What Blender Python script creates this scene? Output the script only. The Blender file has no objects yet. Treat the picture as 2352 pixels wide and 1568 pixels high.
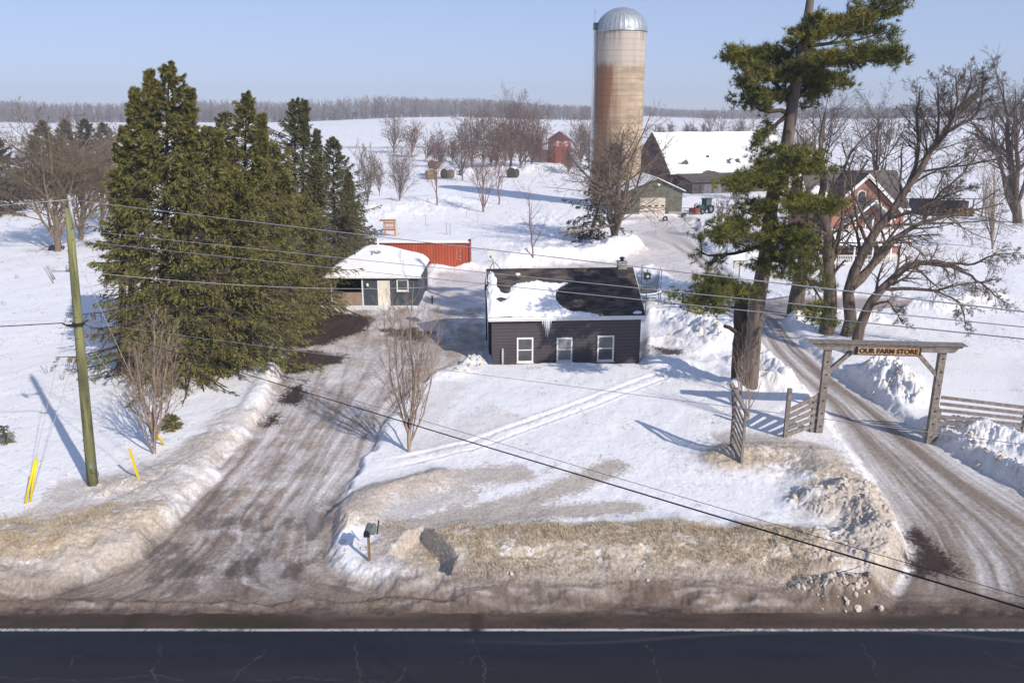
import bpy, bmesh, math, random
import numpy as np
from mathutils import Vector, Matrix, Euler

random.seed(7)
SC = bpy.context.scene
COL = SC.collection
rad = math.radians

# ------------------------------------------------------------------ camera
CAM_H = 14.5
PITCH = rad(15.9)          # looking down
FPX = 1830.0               # focal length in pixels of a 2352 px wide frame
CX, CY = 1176.0, 784.0
cp, sp = math.cos(PITCH), math.sin(PITCH)
cam_d = bpy.data.cameras.new('camera')
cam_d.sensor_width = 36.0
cam_d.lens = 36.0 * FPX / 2352.0
cam_d.clip_start = 0.1
cam_d.clip_end = 12000
cam = bpy.data.objects.new('camera', cam_d)
cam.location = (0, 0, CAM_H)
cam.rotation_euler = (math.pi / 2 - PITCH, 0, 0)
COL.objects.link(cam)
SC.camera = cam


def ray(u, v):
    a, b = (u - CX) / FPX, (CY - v) / FPX
    return Vector((a, cp + b * sp, -sp + b * cp))


def atd(u, v, D):
    """world point seen at plan position (u, v) at distance y = D"""
    r = ray(u, v)
    return Vector((0, 0, CAM_H)) + r * (D / r.y)


def g0(u, v, z=0.0):
    r = ray(u, v)
    t = (z - CAM_H) / r.z
    return (r.x * t, r.y * t)


# ------------------------------------------------------------------ noise
_rng = np.random.default_rng(11)
_T = _rng.random((512, 512))


def vn(x, y, s=0):
    x = np.asarray(x, dtype=np.float64) + s * 37.17
    y = np.asarray(y, dtype=np.float64) + s * 91.73
    xi = np.floor(x).astype(np.int64)
    yi = np.floor(y).astype(np.int64)
    fx, fy = x - xi, y - yi
    fx = fx * fx * (3 - 2 * fx)
    fy = fy * fy * (3 - 2 * fy)
    a = _T[xi & 511, yi & 511]
    b = _T[(xi + 1) & 511, yi & 511]
    c = _T[xi & 511, (yi + 1) & 511]
    d = _T[(xi + 1) & 511, (yi + 1) & 511]
    return (a * (1 - fx) + b * fx) * (1 - fy) + (c * (1 - fx) + d * fx) * fy


def fbm(x, y, octs=4, s=0, gain=0.5):
    t = 0
    amp = 1.0
    tot = 0
    for i in range(octs):
        t = t + amp * vn(x * 2 ** i, y * 2 ** i, s + i * 3)
        tot += amp
        amp *= gain
    return t / tot


def smooth(a, b, x):
    t = np.clip((x - a) / (b - a), 0, 1)
    return t * t * (3 - 2 * t)


def dist_poly(X, Y, pts):
    """distance to an open polyline and parameter along it (0..1)"""
    best = np.full(X.shape, 1e9)
    par = np.zeros(X.shape)
    n = len(pts) - 1
    for i in range(n):
        ax, ay = pts[i]
        bx, by = pts[i + 1]
        dx, dy = bx - ax, by - ay
        L = dx * dx + dy * dy + 1e-12
        t = np.clip(((X - ax) * dx + (Y - ay) * dy) / L, 0, 1)
        d = np.hypot(X - ax - t * dx, Y - ay - t * dy)
        m = d < best
        best = np.where(m, d, best)
        par = np.where(m, (i + t) / n, par)
    return best, par


def in_poly(X, Y, pts):
    """signed distance (negative inside)"""
    d, _ = dist_poly(X, Y, list(pts) + [pts[0]])
    ins = np.zeros(X.shape, dtype=bool)
    n = len(pts)
    j = n - 1
    for i in range(n):
        xi, yi = pts[i]
        xj, yj = pts[j]
        c = ((yi > Y) != (yj > Y)) & (X < (xj - xi) * (Y - yi) / ((yj - yi) + 1e-12) + xi)
        ins ^= c
        j = i
    return np.where(ins, -d, d)


# ------------------------------------------------------------------ object helpers
def tag(o, label=None, cat=None, group=None, kind=None):
    if label:
        o['label'] = label
    if cat:
        o['category'] = cat
    if group:
        o['group'] = group
    if kind:
        o['kind'] = kind
    return o


def thing(name, label, cat, loc=(0, 0, 0), rz=0.0, group=None):
    o = bpy.data.objects.new(name, None)
    o.empty_display_size = 0.3
    COL.objects.link(o)
    o.location = loc
    o.rotation_euler = (0, 0, rz)
    return tag(o, label, cat, group)


def link_mesh(name, me, m, parent=None):
    if m is not None:
        me.materials.append(m)
    o = bpy.data.objects.new(name, me)
    COL.objects.link(o)
    if parent is not None:
        o.parent = parent
    return o


def np_mesh(name, V, F, k, smooth_=False, color=None, colname='Col'):
    """V (n,3) array, F (m,k) int array of faces with k corners"""
    me = bpy.data.meshes.new(name)
    V = np.ascontiguousarray(V, dtype=np.float32)
    F = np.ascontiguousarray(F, dtype=np.int32)
    me.vertices.add(len(V))
    me.vertices.foreach_set('co', V.ravel())
    me.loops.add(F.size)
    me.loops.foreach_set('vertex_index', F.ravel())
    me.polygons.add(len(F))
    me.polygons.foreach_set('loop_start', np.arange(0, F.size, k, dtype=np.int32))
    me.polygons.foreach_set('loop_total', np.full(len(F), k, dtype=np.int32))
    if smooth_:
        me.polygons.foreach_set('use_smooth', np.ones(len(F), dtype=bool))
    me.update(calc_edges=True)
    if color is not None:
        at = me.color_attributes.new(colname, 'FLOAT_COLOR', 'POINT')
        at.data.foreach_set('color', np.ascontiguousarray(color, dtype=np.float32).ravel())
    return me


class MB:
    """collects shapes into one mesh"""

    def __init__(s):
        s.v = []
        s.f = []
        s.sm = []

    def add(s, vs, fs, sm=False):
        o = len(s.v)
        s.v += [tuple(p) for p in vs]
        for f in fs:
            s.f.append([i + o for i in f])
            s.sm.append(sm)
        return s

    def box(s, x0, y0, z0, x1, y1, z1):
        vs = [(x, y, z) for z in (z0, z1) for y in (y0, y1) for x in (x0, x1)]
        return s.add(vs, [(0, 2, 3, 1), (4, 5, 7, 6), (0, 1, 5, 4), (2, 6, 7, 3), (0, 4, 6, 2), (1, 3, 7, 5)])

    def bar(s, a, b, w, h=None, up=(0, 0, 1)):
        """rectangular beam from a to b"""
        a, b = Vector(a), Vector(b)
        h = w if h is None else h
        d = (b - a).normalized()
        u = Vector(up)
        if abs(d.dot(u)) > 0.98:
            u = Vector((0, 1, 0))
        r = d.cross(u).normalized()
        u = r.cross(d).normalized()
        vs = []
        for p in (a, b):
            for sx, sz in ((-1, -1), (1, -1), (1, 1), (-1, 1)):
                vs.append(p + r * (sx * w / 2) + u * (sz * h / 2))
        return s.add(vs, [(0, 1, 2, 3), (7, 6, 5, 4), (0, 4, 5, 1), (1, 5, 6, 2), (2, 6, 7, 3), (3, 7, 4, 0)])

    def tube(s, pts, rs, k=8, cap=True):
        pts = [Vector(p) for p in pts]
        if not isinstance(rs, (list, tuple)):
            rs = [rs] * len(pts)
        o = len(s.v)
        n = len(pts)
        vs = []
        prev = None
        for i, p in enumerate(pts):
            d = (pts[min(i + 1, n - 1)] - pts[max(i - 1, 0)]).normalized()
            if prev is None:
                r = d.cross(Vector((0, 0, 1)))
                if r.length < 0.05:
                    r = d.cross(Vector((0, 1, 0)))
            else:
                r = prev - d * prev.dot(d)
            r.normalize()
            prev = r
            q = d.cross(r)
            for j in range(k):
                a = 2 * math.pi * j / k
                vs.append(p + (r * math.cos(a) + q * math.sin(a)) * rs[i])
        fs = []
        for i in range(n - 1):
            for j in range(k):
                fs.append((i * k + j, i * k + (j + 1) % k, (i + 1) * k + (j + 1) % k, (i + 1) * k + j))
        s.add(vs, fs, True)
        if cap:
            s.f.append([o + j for j in range(k)][::-1])
            s.sm.append(False)
            s.f.append([o + (n - 1) * k + j for j in range(k)])
            s.sm.append(False)
        return s

    def prism(s, poly, a, b):
        """poly: list of 3d points, extruded by vector from offset a to offset b"""
        n = len(poly)
        a, b = Vector(a), Vector(b)
        vs = [Vector(p) + a for p in poly] + [Vector(p) + b for p in poly]
        fs = [tuple(range(n))[::-1], tuple(range(n, 2 * n))]
        for i in range(n):
            j = (i + 1) % n
            fs.append((i, j, n + j, n + i))
        return s.add(vs, fs)

    def lathe(s, prof, k=32, c=(0, 0, 0), sm=True, close=False):
        o = len(s.v)
        vs = []
        for r, z in prof:
            for j in range(k):
                a = 2 * math.pi * j / k
                vs.append((c[0] + r * math.cos(a), c[1] + r * math.sin(a), c[2] + z))
        fs = []
        for i in range(len(prof) - 1):
            for j in range(k):
                fs.append((i * k + j, i * k + (j + 1) % k, (i + 1) * k + (j + 1) % k, (i + 1) * k + j))
        s.add(vs, fs, sm)
        if close:
            s.f.append([o + j for j in range(k)][::-1])
            s.sm.append(False)
            s.f.append([o + (len(prof) - 1) * k + j for j in range(k)])
            s.sm.append(False)
        return s

    def build(s, name, m, parent=None, off=None, recalc=True):
        me = bpy.data.meshes.new(name)
        vs = s.v
        if off is not None:
            vs = [(x - off[0], y - off[1], z - off[2]) for x, y, z in vs]
        me.from_pydata(vs, [], s.f)
        me.polygons.foreach_set('use_smooth', s.sm)
        if recalc:
            bm = bmesh.new()
            bm.from_mesh(me)
            bmesh.ops.recalc_face_normals(bm, faces=bm.faces)
            bm.to_mesh(me)
            bm.free()
        me.update()
        return link_mesh(name, me, m, parent)


# ------------------------------------------------------------------ materials
def new_mat(name):
    m = bpy.data.materials.new(name)
    m.use_nodes = True
    nt = m.node_tree
    b = nt.nodes['Principled BSDF']
    return m, nt, b


def N(nt, typ, **kw):
    n = nt.nodes.new(typ)
    for k, v in kw.items():
        if k in n.inputs:
            n.inputs[k].default_value = v
        else:
            setattr(n, k, v)
    return n


def mat(name, c1, c2=None, rough=0.8, scale=4.0, stretch=(1, 1, 1), detail=5, bump=0.0, bscale=None, metal=0.0,
        lo=0.35, hi=0.65, spec=0.3, coord='Object', bdist=0.02):
    m, nt, b = new_mat(name)
    b.inputs['Roughness'].default_value = rough
    b.inputs['Metallic'].default_value = metal
    b.inputs['Specular IOR Level'].default_value = spec
    tc = N(nt, 'ShaderNodeTexCoord')
    mp = N(nt, 'ShaderNodeMapping')
    mp.inputs['Scale'].default_value = stretch
    nt.links.new(tc.outputs[coord], mp.inputs['Vector'])
    nz = N(nt, 'ShaderNodeTexNoise', Scale=scale, Detail=detail)
    nt.links.new(mp.outputs[0], nz.inputs['Vector'])
    if c2 is None:
        c2 = tuple(x * 0.75 for x in c1)
    rp = N(nt, 'ShaderNodeValToRGB')
    rp.color_ramp.elements[0].position = lo
    rp.color_ramp.elements[1].position = hi
    rp.color_ramp.elements[0].color = (*c2, 1)
    rp.color_ramp.elements[1].color = (*c1, 1)
    nt.links.new(nz.outputs['Fac'], rp.inputs['Fac'])
    nt.links.new(rp.outputs['Color'], b.inputs['Base Color'])
    if bump > 0:
        nb = N(nt, 'ShaderNodeTexNoise', Scale=bscale or scale * 3, Detail=4)
        nt.links.new(mp.outputs[0], nb.inputs['Vector'])
        bp = N(nt, 'ShaderNodeBump', Strength=bump, Distance=bdist)
        nt.links.new(nb.outputs['Fac'], bp.inputs['Height'])
        nt.links.new(bp.outputs['Normal'], b.inputs['Normal'])
    return m


# ------------------------------------------------------------------ light, sky
SUN_EL = rad(32)
SUN_DIR = Vector((math.sin(rad(39)) * math.cos(SUN_EL), -math.cos(rad(39)) * math.cos(SUN_EL), math.sin(SUN_EL)))
w = bpy.data.worlds.new('World')
SC.world = w
w.use_nodes = True
nt = w.node_tree
bg = nt.nodes['Background']
sky = nt.nodes.new('ShaderNodeTexSky')
sky.sky_type = 'NISHITA'
sky.sun_disc = False
sky.sun_elevation = SUN_EL
sky.sun_rotation = math.atan2(SUN_DIR.x, SUN_DIR.y)
sky.altitude = 200
sky.air_density = 0.8
sky.dust_density = 0.2
sky.ozone_density = 5.0
gm = nt.nodes.new('ShaderNodeGamma')
gm.inputs['Gamma'].default_value = 0.4
tn = nt.nodes.new('ShaderNodeVectorMath')
tn.operation = 'MULTIPLY'
tn.inputs[1].default_value = (2.34, 2.50, 3.16)
nt.links.new(sky.outputs[0], gm.inputs[0])
nt.links.new(gm.outputs[0], tn.inputs[0])
nt.links.new(tn.outputs[0], bg.inputs['Color'])
bg.inputs['Strength'].default_value = 0.112
sl = bpy.data.lights.new('sun', 'SUN')
sl.energy = 4.2
sl.angle = rad(0.55)
sl.color = (1.0, 0.92, 0.82)
so = bpy.data.objects.new('sun', sl)
so.rotation_euler = SUN_DIR.to_track_quat('Z', 'Y').to_euler()
so.location = (20, -20, 40)
COL.objects.link(so)
SC.view_settings.view_transform = 'Standard'
SC.view_settings.look = 'None'
SC.view_settings.exposure = 0.17
SC.view_settings.gamma = 1.0
SC.render.engine = 'CYCLES'
SC.cycles.use_denoising = True
SC.cycles.max_bounces = 6
SC.cycles.diffuse_bounces = 3
SC.cycles.transparent_max_bounces = 8
SC.cycles.volume_bounces = 0
SC.cycles.sample_clamp_indirect = 4
# ------------------------------------------------------------------ terrain
def W(pts, z=0.0):
    return [g0(u, v, z) for u, v in pts]


# driveway on the left (open dirty ice), fanning out to the road
DRV_L = W([(-60, 1392), (60, 1372), (200, 1342), (330, 1262), (420, 1172), (500, 1075), (560, 1005), (612, 935), (640, 850), (655, 800),
           (690, 745), (745, 716)])
DRV_R = W([(1060, 1395), (1010, 1368), (830, 1340), (765, 1290), (765, 1190), (800, 1120), (850, 1050), (900, 960), (945, 905),
           (1010, 868), (1080, 838), (1118, 800), (1118, 705)])
YARD = W([(745, 716), (960, 712), (985, 660), (1000, 627), (1200, 618), (1300, 606), (1420, 600), (1480, 575), (1450, 545), (1400, 520),
          (1570, 498), (1600, 530), (1590, 560), (1660, 640), (1720, 700), (1760, 760), (1700, 745), (1610, 680), (1540, 640),
          (1500, 610), (1440, 618), (1180, 640), (1122, 700), (1118, 800), (1010, 868), (700, 745)])
LANE_L = W([(1970, 1440), (2010, 1400), (2065, 1300), (2050, 1200), (1985, 1090), (1925, 1005), (1880, 930), (1800, 860), (1752, 805), (1715, 735), (1650, 660),
            (1585, 600), (1520, 560), (1440, 540)])
LANE_R = W([(2900, 1440), (2700, 1330), (2480, 1200), (2300, 1105), (2160, 1020), (2040, 940), (1930, 862), (1850, 795), (1790, 720), (1700, 650),
            (1640, 600), (1610, 560), (1600, 510)])
SIDE = W([(1745, 690), (1900, 684), (2100, 690), (2105, 712), (1900, 735), (1760, 740)])

MUD = [
    (W([(690, 738), (780, 722), (862, 726), (842, 758), (760, 790), (700, 800), (655, 800), (668, 765)]), 0.30),
    (W([(640, 850), (668, 806), (720, 806), (760, 812), (800, 815), (788, 836), (735, 842), (700, 856), (660, 860)]), 0.25),
    (W([(668, 886), (702, 884), (706, 915), (685, 935), (640, 928), (650, 905)]), 0.22),
    (W([(612, 955), (650, 948), (640, 975), (600, 985)]), 0.18),
    (W([(872, 755), (950, 752), (1010, 765), (960, 790), (890, 770)]), 0.5),
    (W([(2082, 1222), (2110, 1215), (2150, 1245), (2190, 1290), (2200, 1320), (2150, 1335), (2085, 1330), (2078, 1290), (2095, 1260)]), 0.35),
    (W([(1492, 810), (1565, 822), (1560, 834), (1510, 832)]), 0.25),
    (W([(885, 460), (930, 462), (925, 470), (890, 469)]), 0.3),
]

# (polyline, half width, height, roughness, tan dirt)
BANKS = [
    (W([(-900, 1275), (-300, 1285), (0, 1290), (160, 1270), (270, 1235)]), 2.0, .50, .05, 1.0),
    (W([(0, 1255), (-600, 1255), (-1200, 1255)]), 1.3, .30, .04, 1.0),
    (W([(290, 1215), (400, 1130), (480, 1045), (555, 970)]), 1.1, .24, .08, .42),
    (W([(555, 970), (600, 915), (625, 860)]), .6, .22, .08, .12),
    (W([(640, 790), (680, 735), (730, 708)]), .9, .70, .16, .15),
    (W([(1015, 1288), (1300, 1290), (1600, 1290), (1840, 1290)]), 1.75, .55, .05, 1.0),
    (W([(1060, 1335), (1300, 1340), (1850, 1345)]), .9, .16, .04, 1.0),
    (W([(1840, 1290), (1960, 1310), (2010, 1250), (1975, 1170), (1880, 1180)]), 1.25, .58, .30, .72),
    (W([(1850, 1365), (1930, 1378), (1990, 1370)]), .65, .38, .34, .8),
    (W([(1690, 1075), (1790, 1070), (1860, 1080), (1900, 1120)]), 1.5, .50, .04, .95),
    (W([(805, 1215), (840, 1170), (920, 1140), (1000, 1120)]), .85, .36, .05, .8),
    (W([(880, 1280), (950, 1300), (1010, 1320)]), .6, .16, .08, .6),
    (W([(1860, 830), (1950, 885)]), .55, .35, .08, .05),
    (W([(2025, 880), (2085, 925)]), 1.45, 1.05, .55, .12),
    (W([(2135, 1000), (2230, 1055), (2340, 1120), (2460, 1190)]), .8, .50, .32, .08),
    (W([(2225, 1010), (2330, 1050), (2450, 1090)]), 1.1, .75, .32, .05),
    (W([(1700, 845), (1760, 850), (1800, 880)]), .8, .50, .30, .05),
    (W([(1700, 905), (1745, 893), (1790, 905)]), .9, .60, .22, .05),
    (W([(1590, 760), (1625, 790), (1650, 800)]), 1.6, 1.2, .30, .03),
    (W([(1500, 735), (1560, 745)]), 1.0, .6, .30, .03),
    (W([(1480, 800), (1530, 795), (1600, 822)]), .8, .3, .14, .1),
    (W([(1520, 850), (1620, 860), (1680, 880)]), .8, .32, .05, .0),
    (W([(1170, 612), (1230, 600), (1330, 598), (1400, 590)]), 1.6, 1.1, .16, .0),
    (W([(1410, 585), (1450, 580)]), 2.6, 1.7, .22, .0),
    (W([(1560, 600), (1590, 640), (1640, 690)]), 1.4, .85, .30, .02),
    (W([(1660, 570), (1700, 600)]), 2.0, .9, .3, .0),
    (W([(1640, 530), (1680, 520)]), 2.5, 1.2, .3, .0),
    (W([(865, 494), (900, 484), (950, 480), (1000, 470)]), 8, 1.3, .10, .0),
    (W([(960, 402), (1000, 404), (1060, 405), (1100, 402), (1150, 404)]), 6, 1.4, .3, .0),
    (W([(1230, 400), (1330, 395)]), 5, 1.8, .3, .0),
    (W([(1820, 745), (1900, 735), (1990, 745)]), 1.2, .6, .25, .05),
    (W([(2040, 700), (2160, 720), (2250, 690)]), 1.5, .6, .25, .0),
    (W([(1060, 838), (1110, 842)]), .7, .30, .22, .05),
    (W([(1010, 880), (1060, 870)]), .8, .26, .18, .15),
    (W([(990, 622), (1050, 614), (1084, 622)]), 1.0, .45, .10, .0),
    (W([(730, 650), (745, 625)]), 1.5, .9, .1, .0),
    (W([(250, 1140), (330, 1130), (400, 1095)]), 1.0, .16, .14, .40),
]
FLAT = [
    (W([(925, 1268), (972, 1240), (1000, 1278), (1048, 1325), (1030, 1352), (960, 1335), (900, 1305)]), .10, .16),
    (W([(735, 730), (975, 724), (985, 600), (740, 600)]), .04, .6),
    (W([(1108, 850), (1300, 846), (1480, 852), (1485, 690), (1100, 690)]), .00, .5),
    (W([(2100, 800), (2352, 830), (2352, 990), (2180, 985), (2105, 930)]), .30, 1.0),
]
# wind-blown sand on the snow (colour only): polyline, half width, amount
TAN = [
    (W([(770, 1215), (850, 1165), (960, 1135), (1100, 1115), (1240, 1105)]), 1.0, .85),
    (W([(850, 1260), (980, 1225), (1120, 1190), (1250, 1160), (1350, 1115), (1440, 1075)]), .75, .95),
    (W([(870, 1270), (1000, 1235), (1150, 1215), (1300, 1200), (1500, 1178)]), .75, .95),
    (W([(820, 1230), (960, 1180), (1100, 1150)]), 1.1, .65),
    (W([(100, 1150), (300, 1125), (430, 1065), (540, 1010)]), 1.2, .60),
    (W([(1640, 1035), (1720, 1030), (1800, 1040), (1870, 1060), (1920, 1130)]), 1.3, .8),
    (W([(960, 1060), (1060, 1010), (1180, 960)]), 1.8, .28),
    (W([(960, 1000), (1010, 930), (1050, 890)]), 1.1, .32),
    (W([(60, 1190), (300, 1190), (430, 1110)]), 1.3, .50),
    (W([(840, 1290), (950, 1310), (1080, 1340)]), .8, .7),
    (W([(1850, 1180), (1960, 1230), (2000, 1330)]), 1.6, .5),
    (W([(-900, 1350), (-200, 1350), (60, 1350), (200, 1330), (340, 1255)]), .8, .95),
    (W([(1000, 1352), (1300, 1356), (1900, 1362)]), .7, .8),
    (W([(1400, 508), (1500, 508), (1610, 508)]), 2.0, .8),
    (W([(960, 402), (1060, 398), (1180, 400)]), 4.0, .35),
]
SKI = W([(860, 1092), (960, 1070), (1080, 1042), (1180, 1003), (1300, 962), (1430, 912), (1570, 862)])
TRACKS = [
    (W([(900, 470), (1000, 500), (1060, 505), (1150, 540), (1240, 560)]), .5, .10),
    (W([(1110, 490), (1260, 505), (1340, 555)]), .5, .12),
    (W([(60, 1440), (200, 1160), (0, 1080)]), .1, .02),
    (W([(1500, 480), (1380, 470), (1250, 470)]), .8, .12),
    (W([(1700, 1010), (1900, 905)]), .2, .03),
]


RUTS = [W([(655, 930), (600, 1040), (500, 1180), (330, 1325), (150, 1385)]), W([(770, 820), (735, 960), (640, 1130), (500, 1290), (400, 1385)]),
        W([(900, 780), (820, 960), (745, 1120), (640, 1280), (610, 1390)]), W([(880, 900), (820, 1020), (735, 1180), (740, 1300), (860, 1385)])]


def rut_mask(X, Y):
    g = np.zeros(X.shape)
    for i, pts in enumerate(RUTS):
        d, t = dist_poly(X, Y, pts)
        br = .55 + .9 * (fbm(X * .5 + i * 9, Y * .5, 2, 79) - .2)
        g = np.maximum(g, np.exp(-((d - .72) / .13) ** 2) * np.clip(br, 0, 1) * smooth(0, .1, t))
    return g


def drive_param(X, Y):
    yl = np.array([p[1] for p in DRV_L])
    xl = np.array([p[0] for p in DRV_L])
    i = np.argsort(yl)
    L = np.interp(Y, yl[i], xl[i])
    yr = np.array([p[1] for p in DRV_R])
    xr = np.array([p[0] for p in DRV_R])
    i = np.argsort(yr)
    R = np.interp(Y, yr[i], xr[i])
    return (X - L) / np.maximum(R - L, .5), L, R


def lane_param(X, Y):
    yl = np.array([p[1] for p in LANE_L])
    xl = np.array([p[0] for p in LANE_L])
    i = np.argsort(yl)
    L = np.interp(Y, yl[i], xl[i])
    yr = np.array([p[1] for p in LANE_R])
    xr = np.array([p[0] for p in LANE_R])
    i = np.argsort(yr)
    R = np.interp(Y, yr[i], xr[i])
    return (X - L) / np.maximum(R - L, .5), L, R


SHADE = (0.86, 0.86, 0.88)


def terrain(X, Y, want_color=False):
    X = np.asarray(X, dtype=np.float64)
    Y = np.asarray(Y, dtype=np.float64)
    near = Y < 130
    wob = (fbm(X * .8, Y * .8, 4, 1) - .5)
    wob2 = (fbm(X * 3, Y * 3, 3, 5) - .5)
    # open areas
    sd = in_poly(X, Y, DRV_L + DRV_R[::-1]) + wob * .9 + wob2 * .3
    drv = 1 - smooth(-.35, .35, sd)
    sl_ = in_poly(X, Y, LANE_L + LANE_R[::-1]) + wob * .5 + wob2 * .25
    lane = 1 - smooth(-.35, .35, sl_)
    sy = in_poly(X, Y, YARD) + wob * 1.4 + wob2 * .4
    yard = 1 - smooth(-.5, .5, sy)
    ss = in_poly(X, Y, SIDE) + wob * 1.2
    side = 1 - smooth(-.4, .4, ss)
    edge = 21.0 + wob * .9 + wob2 * .25 + .9 * smooth(2, -8, X) * smooth(-26, -14, X) * 0
    shoulder = 1 - smooth(0.0, .55, Y - edge)
    open_ = np.maximum.reduce([drv, lane, yard * .95, side, shoulder])
    # general snow field
    h = .36 + (fbm(X * .08, Y * .08, 3, 9) - .5) * .55 * smooth(25, 60, Y)
    h = h + (fbm(X * .45, Y * .3, 4, 13) - .5) * .16 + (fbm(X * 2.2, Y * 1.6, 4, 17) - .5) * .045 + (fbm(X * 9, Y * 7, 3, 19) - .5) * .022
    h = h + smooth(120, 900, Y) * 9.0 + (fbm(X * .0035, Y * .0035, 2, 21) - .5) * 10 * smooth(170, 520, Y)
    h = h - smooth(150, 900, X) * smooth(200, 900, Y) * 3.0
    h = h + smooth(450, 850, Y) * (2.2 * np.sin(X * .0085 + 1.0) + 1.3 * np.sin(X * .021 + Y * .004))
    rough = np.zeros(X.shape)
    tan_ = np.zeros(X.shape)
    bank = np.zeros(X.shape)
    for pts, wd, hh, rg, tn in BANKS:
        xs = [p[0] for p in pts]
        ys = [p[1] for p in pts]
        m = (X > min(xs) - 4 * wd) & (X < max(xs) + 4 * wd) & (Y > min(ys) - 4 * wd) & (Y < max(ys) + 4 * wd)
        if not m.any():
            continue
        x, y = X[m], Y[m]
        d, t = dist_poly(x, y, pts)
        d = d + (fbm(x * .8, y * .8, 3, 31) - .5) * wd * .6 + (vn(x * 3.5, y * 3.5, 33) - .5) * wd * .12
        g = np.exp(-(np.maximum(d, 0) / wd) ** 2 * 1.3)
        bank[m] = np.maximum(bank[m], g * hh * (.85 + .3 * vn(x * .4, y * .4, 35)))
        rough[m] = np.maximum(rough[m], smooth(.08, .5, g) * rg)
        tan_[m] = np.maximum(tan_[m], smooth(.12, .55, g) * tn)
    keep = 1 - open_ * .96
    bk = np.clip(bank, 0, 5)
    # banks end in small cliffs where the plough cut them
    h = h * keep + bk * (1 - open_ * .93)
    rid = 1 - np.abs(2 * fbm(X * 3.4, Y * 3.4, 4, 41) - 1) * 2
    lump = fbm(X * 2.3, Y * 2.3, 5, 43, .66) - .5
    h = h + (rid * .16 + lump * 1.0) * rough * (.4 + 1.2 * vn(X * .9, Y * .9, 49)) * (1 - open_ * .8)
    slab = np.round(fbm(X * 1.1 + (lump * .6), Y * 1.1, 3, 48) * 9) / 9 - .5
    h = h + slab * rough * 1.5 * (1 - open_ * .8)
    for pts, lv, wd in FLAT:
        a = 1 - smooth(-wd, wd * .6, in_poly(X, Y, pts))
        h = h * (1 - a) + (lv + (fbm(X * .6, Y * .6, 3, 47) - .5) * .06) * a
    # lane ruts, drive texture
    pd, dl, dr = drive_param(X, Y)
    streak = fbm(pd * 20 + (fbm(X * .3, Y * .3, 2, 53) - .5) * 3, Y * .35, 4, 51)
    streak2 = fbm(pd * 60, Y * .5, 2, 57)
    pl, ll, lr = lane_param(X, Y)
    lstr = fbm(pl * 14, Y * .15, 3, 61)
    lstr2 = fbm(pl * 46, Y * .4, 2, 67)
    h = h + drv * ((streak - .5) * .10 + (streak2 - .5) * .03 + (fbm(X * 3, Y * 3, 3, 71) - .5) * .03)
    rut = rut_mask(X, Y) * drv
    h = h - rut * .045 + lane * .012 * fbm(X * 6, Y * 6, 2, 74)
    h = h + lane * ((lstr - .5) * .09 + (lstr2 - .5) * .03)
    # ski / snowmobile tracks
    d, t = dist_poly(X, Y, SKI)
    d2 = np.abs(d - .38)
    fd = smooth(0, .25, t) * (.7 + .6 * vn(X * .8, Y * .8, 73))
    h = h + fd * (-.055 * np.exp(-(d2 / .09) ** 2) + .025 * np.exp(-((d - .62) / .12) ** 2) + .02 * np.exp(-(d / .14) ** 2) + (fbm(X * 5, Y * 5, 2, 75) - .5) * .05 * np.exp(-(d / .6) ** 4))
    for pts, wd, dp in TRACKS:
        d, t = dist_poly(X, Y, pts)
        h = h - dp * np.exp(-(d / wd) ** 2) * (1 + 1.2 * (fbm(X * 2, Y * 2, 2, 77) - .5))
    # trampled snow behind the house
    tr = smooth(58, 70, Y) * (1 - smooth(110, 135, Y)) * smooth(-6, 4, X) * (1 - smooth(14, 22, X))
    h = h + tr * (fbm(X * 1.4, Y * .9, 3, 81) - .5) * .45 * (1 - open_)
    tr2 = smooth(36, 44, Y) * (1 - smooth(60, 75, Y)) * smooth(10, 13, X)
    h = h + tr2 * (fbm(X * 1.6, Y * 1.3, 3, 85) - .5) * .30 * (1 - open_) * smooth(0, -.1, lane_param(X, Y)[0])
    gr = np.clip(tan_, 0, 1) * (Y < 34)
    h = h + gr * ((fbm(X * 7, Y * 7, 3, 87) - .5) * .07 + (fbm(X * 19, Y * 19, 2, 89) - .5) * .035)
    # road cut: asphalt sits on top
    h = h + .02
    onroad = 1 - smooth(20.55, 21.15, Y + wob * .5 + wob2 * .3)
    h = h * (1 - onroad) - .06 * onroad
    h = np.where((Y < 20.4) & (Y > 5.5), -.06, h)
    h = np.where(Y <= 5.5, .1 + wob * .3, h)
    h = np.where(Y > 21.4, np.maximum(h, .014), h)
    if not want_color:
        return h
    # ------------------------------------------------ colour (albedo)
    snow = np.array([.845, .835, .845])
    tanc = np.array([.55, .455, .345])
    tand = np.array([.36, .285, .20])
    ice = np.array([.66, .615, .60])
    grey = np.array([.215, .18, .165])
    mudc = np.array([.040, .023, .017])
    C = np.ones(X.shape + (3,)) * snow
    C = C * (1 + (fbm(X * .5, Y * .5, 3, 91) - .5)[..., None] * .03)

    def mix(C, c, a):
        a = np.clip(a, 0, 1)[..., None]
        return C * (1 - a) + c * a
    n1 = fbm(X * 1.1, Y * 1.6, 4, 101)
    n2 = fbm(X * 5, Y * 6, 3, 105)
    n3 = fbm(X * 16, Y * 16, 2, 109)
    tt = np.clip(tan_ * 1.15 * smooth(.12, .45, n1 + (n2 - .5) * .5) , 0, 1)
    C = mix(C, tanc, tt * .95)
    C = C * (1 + (tt * (fbm(X * 24, Y * 12, 2, 111) - .5) * .55)[..., None])
    C = mix(C, tand, tan_ * smooth(.5, .74, fbm(X * .9, Y * 5, 4, 115) + (n3 - .5) * .35) * .75)
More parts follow.
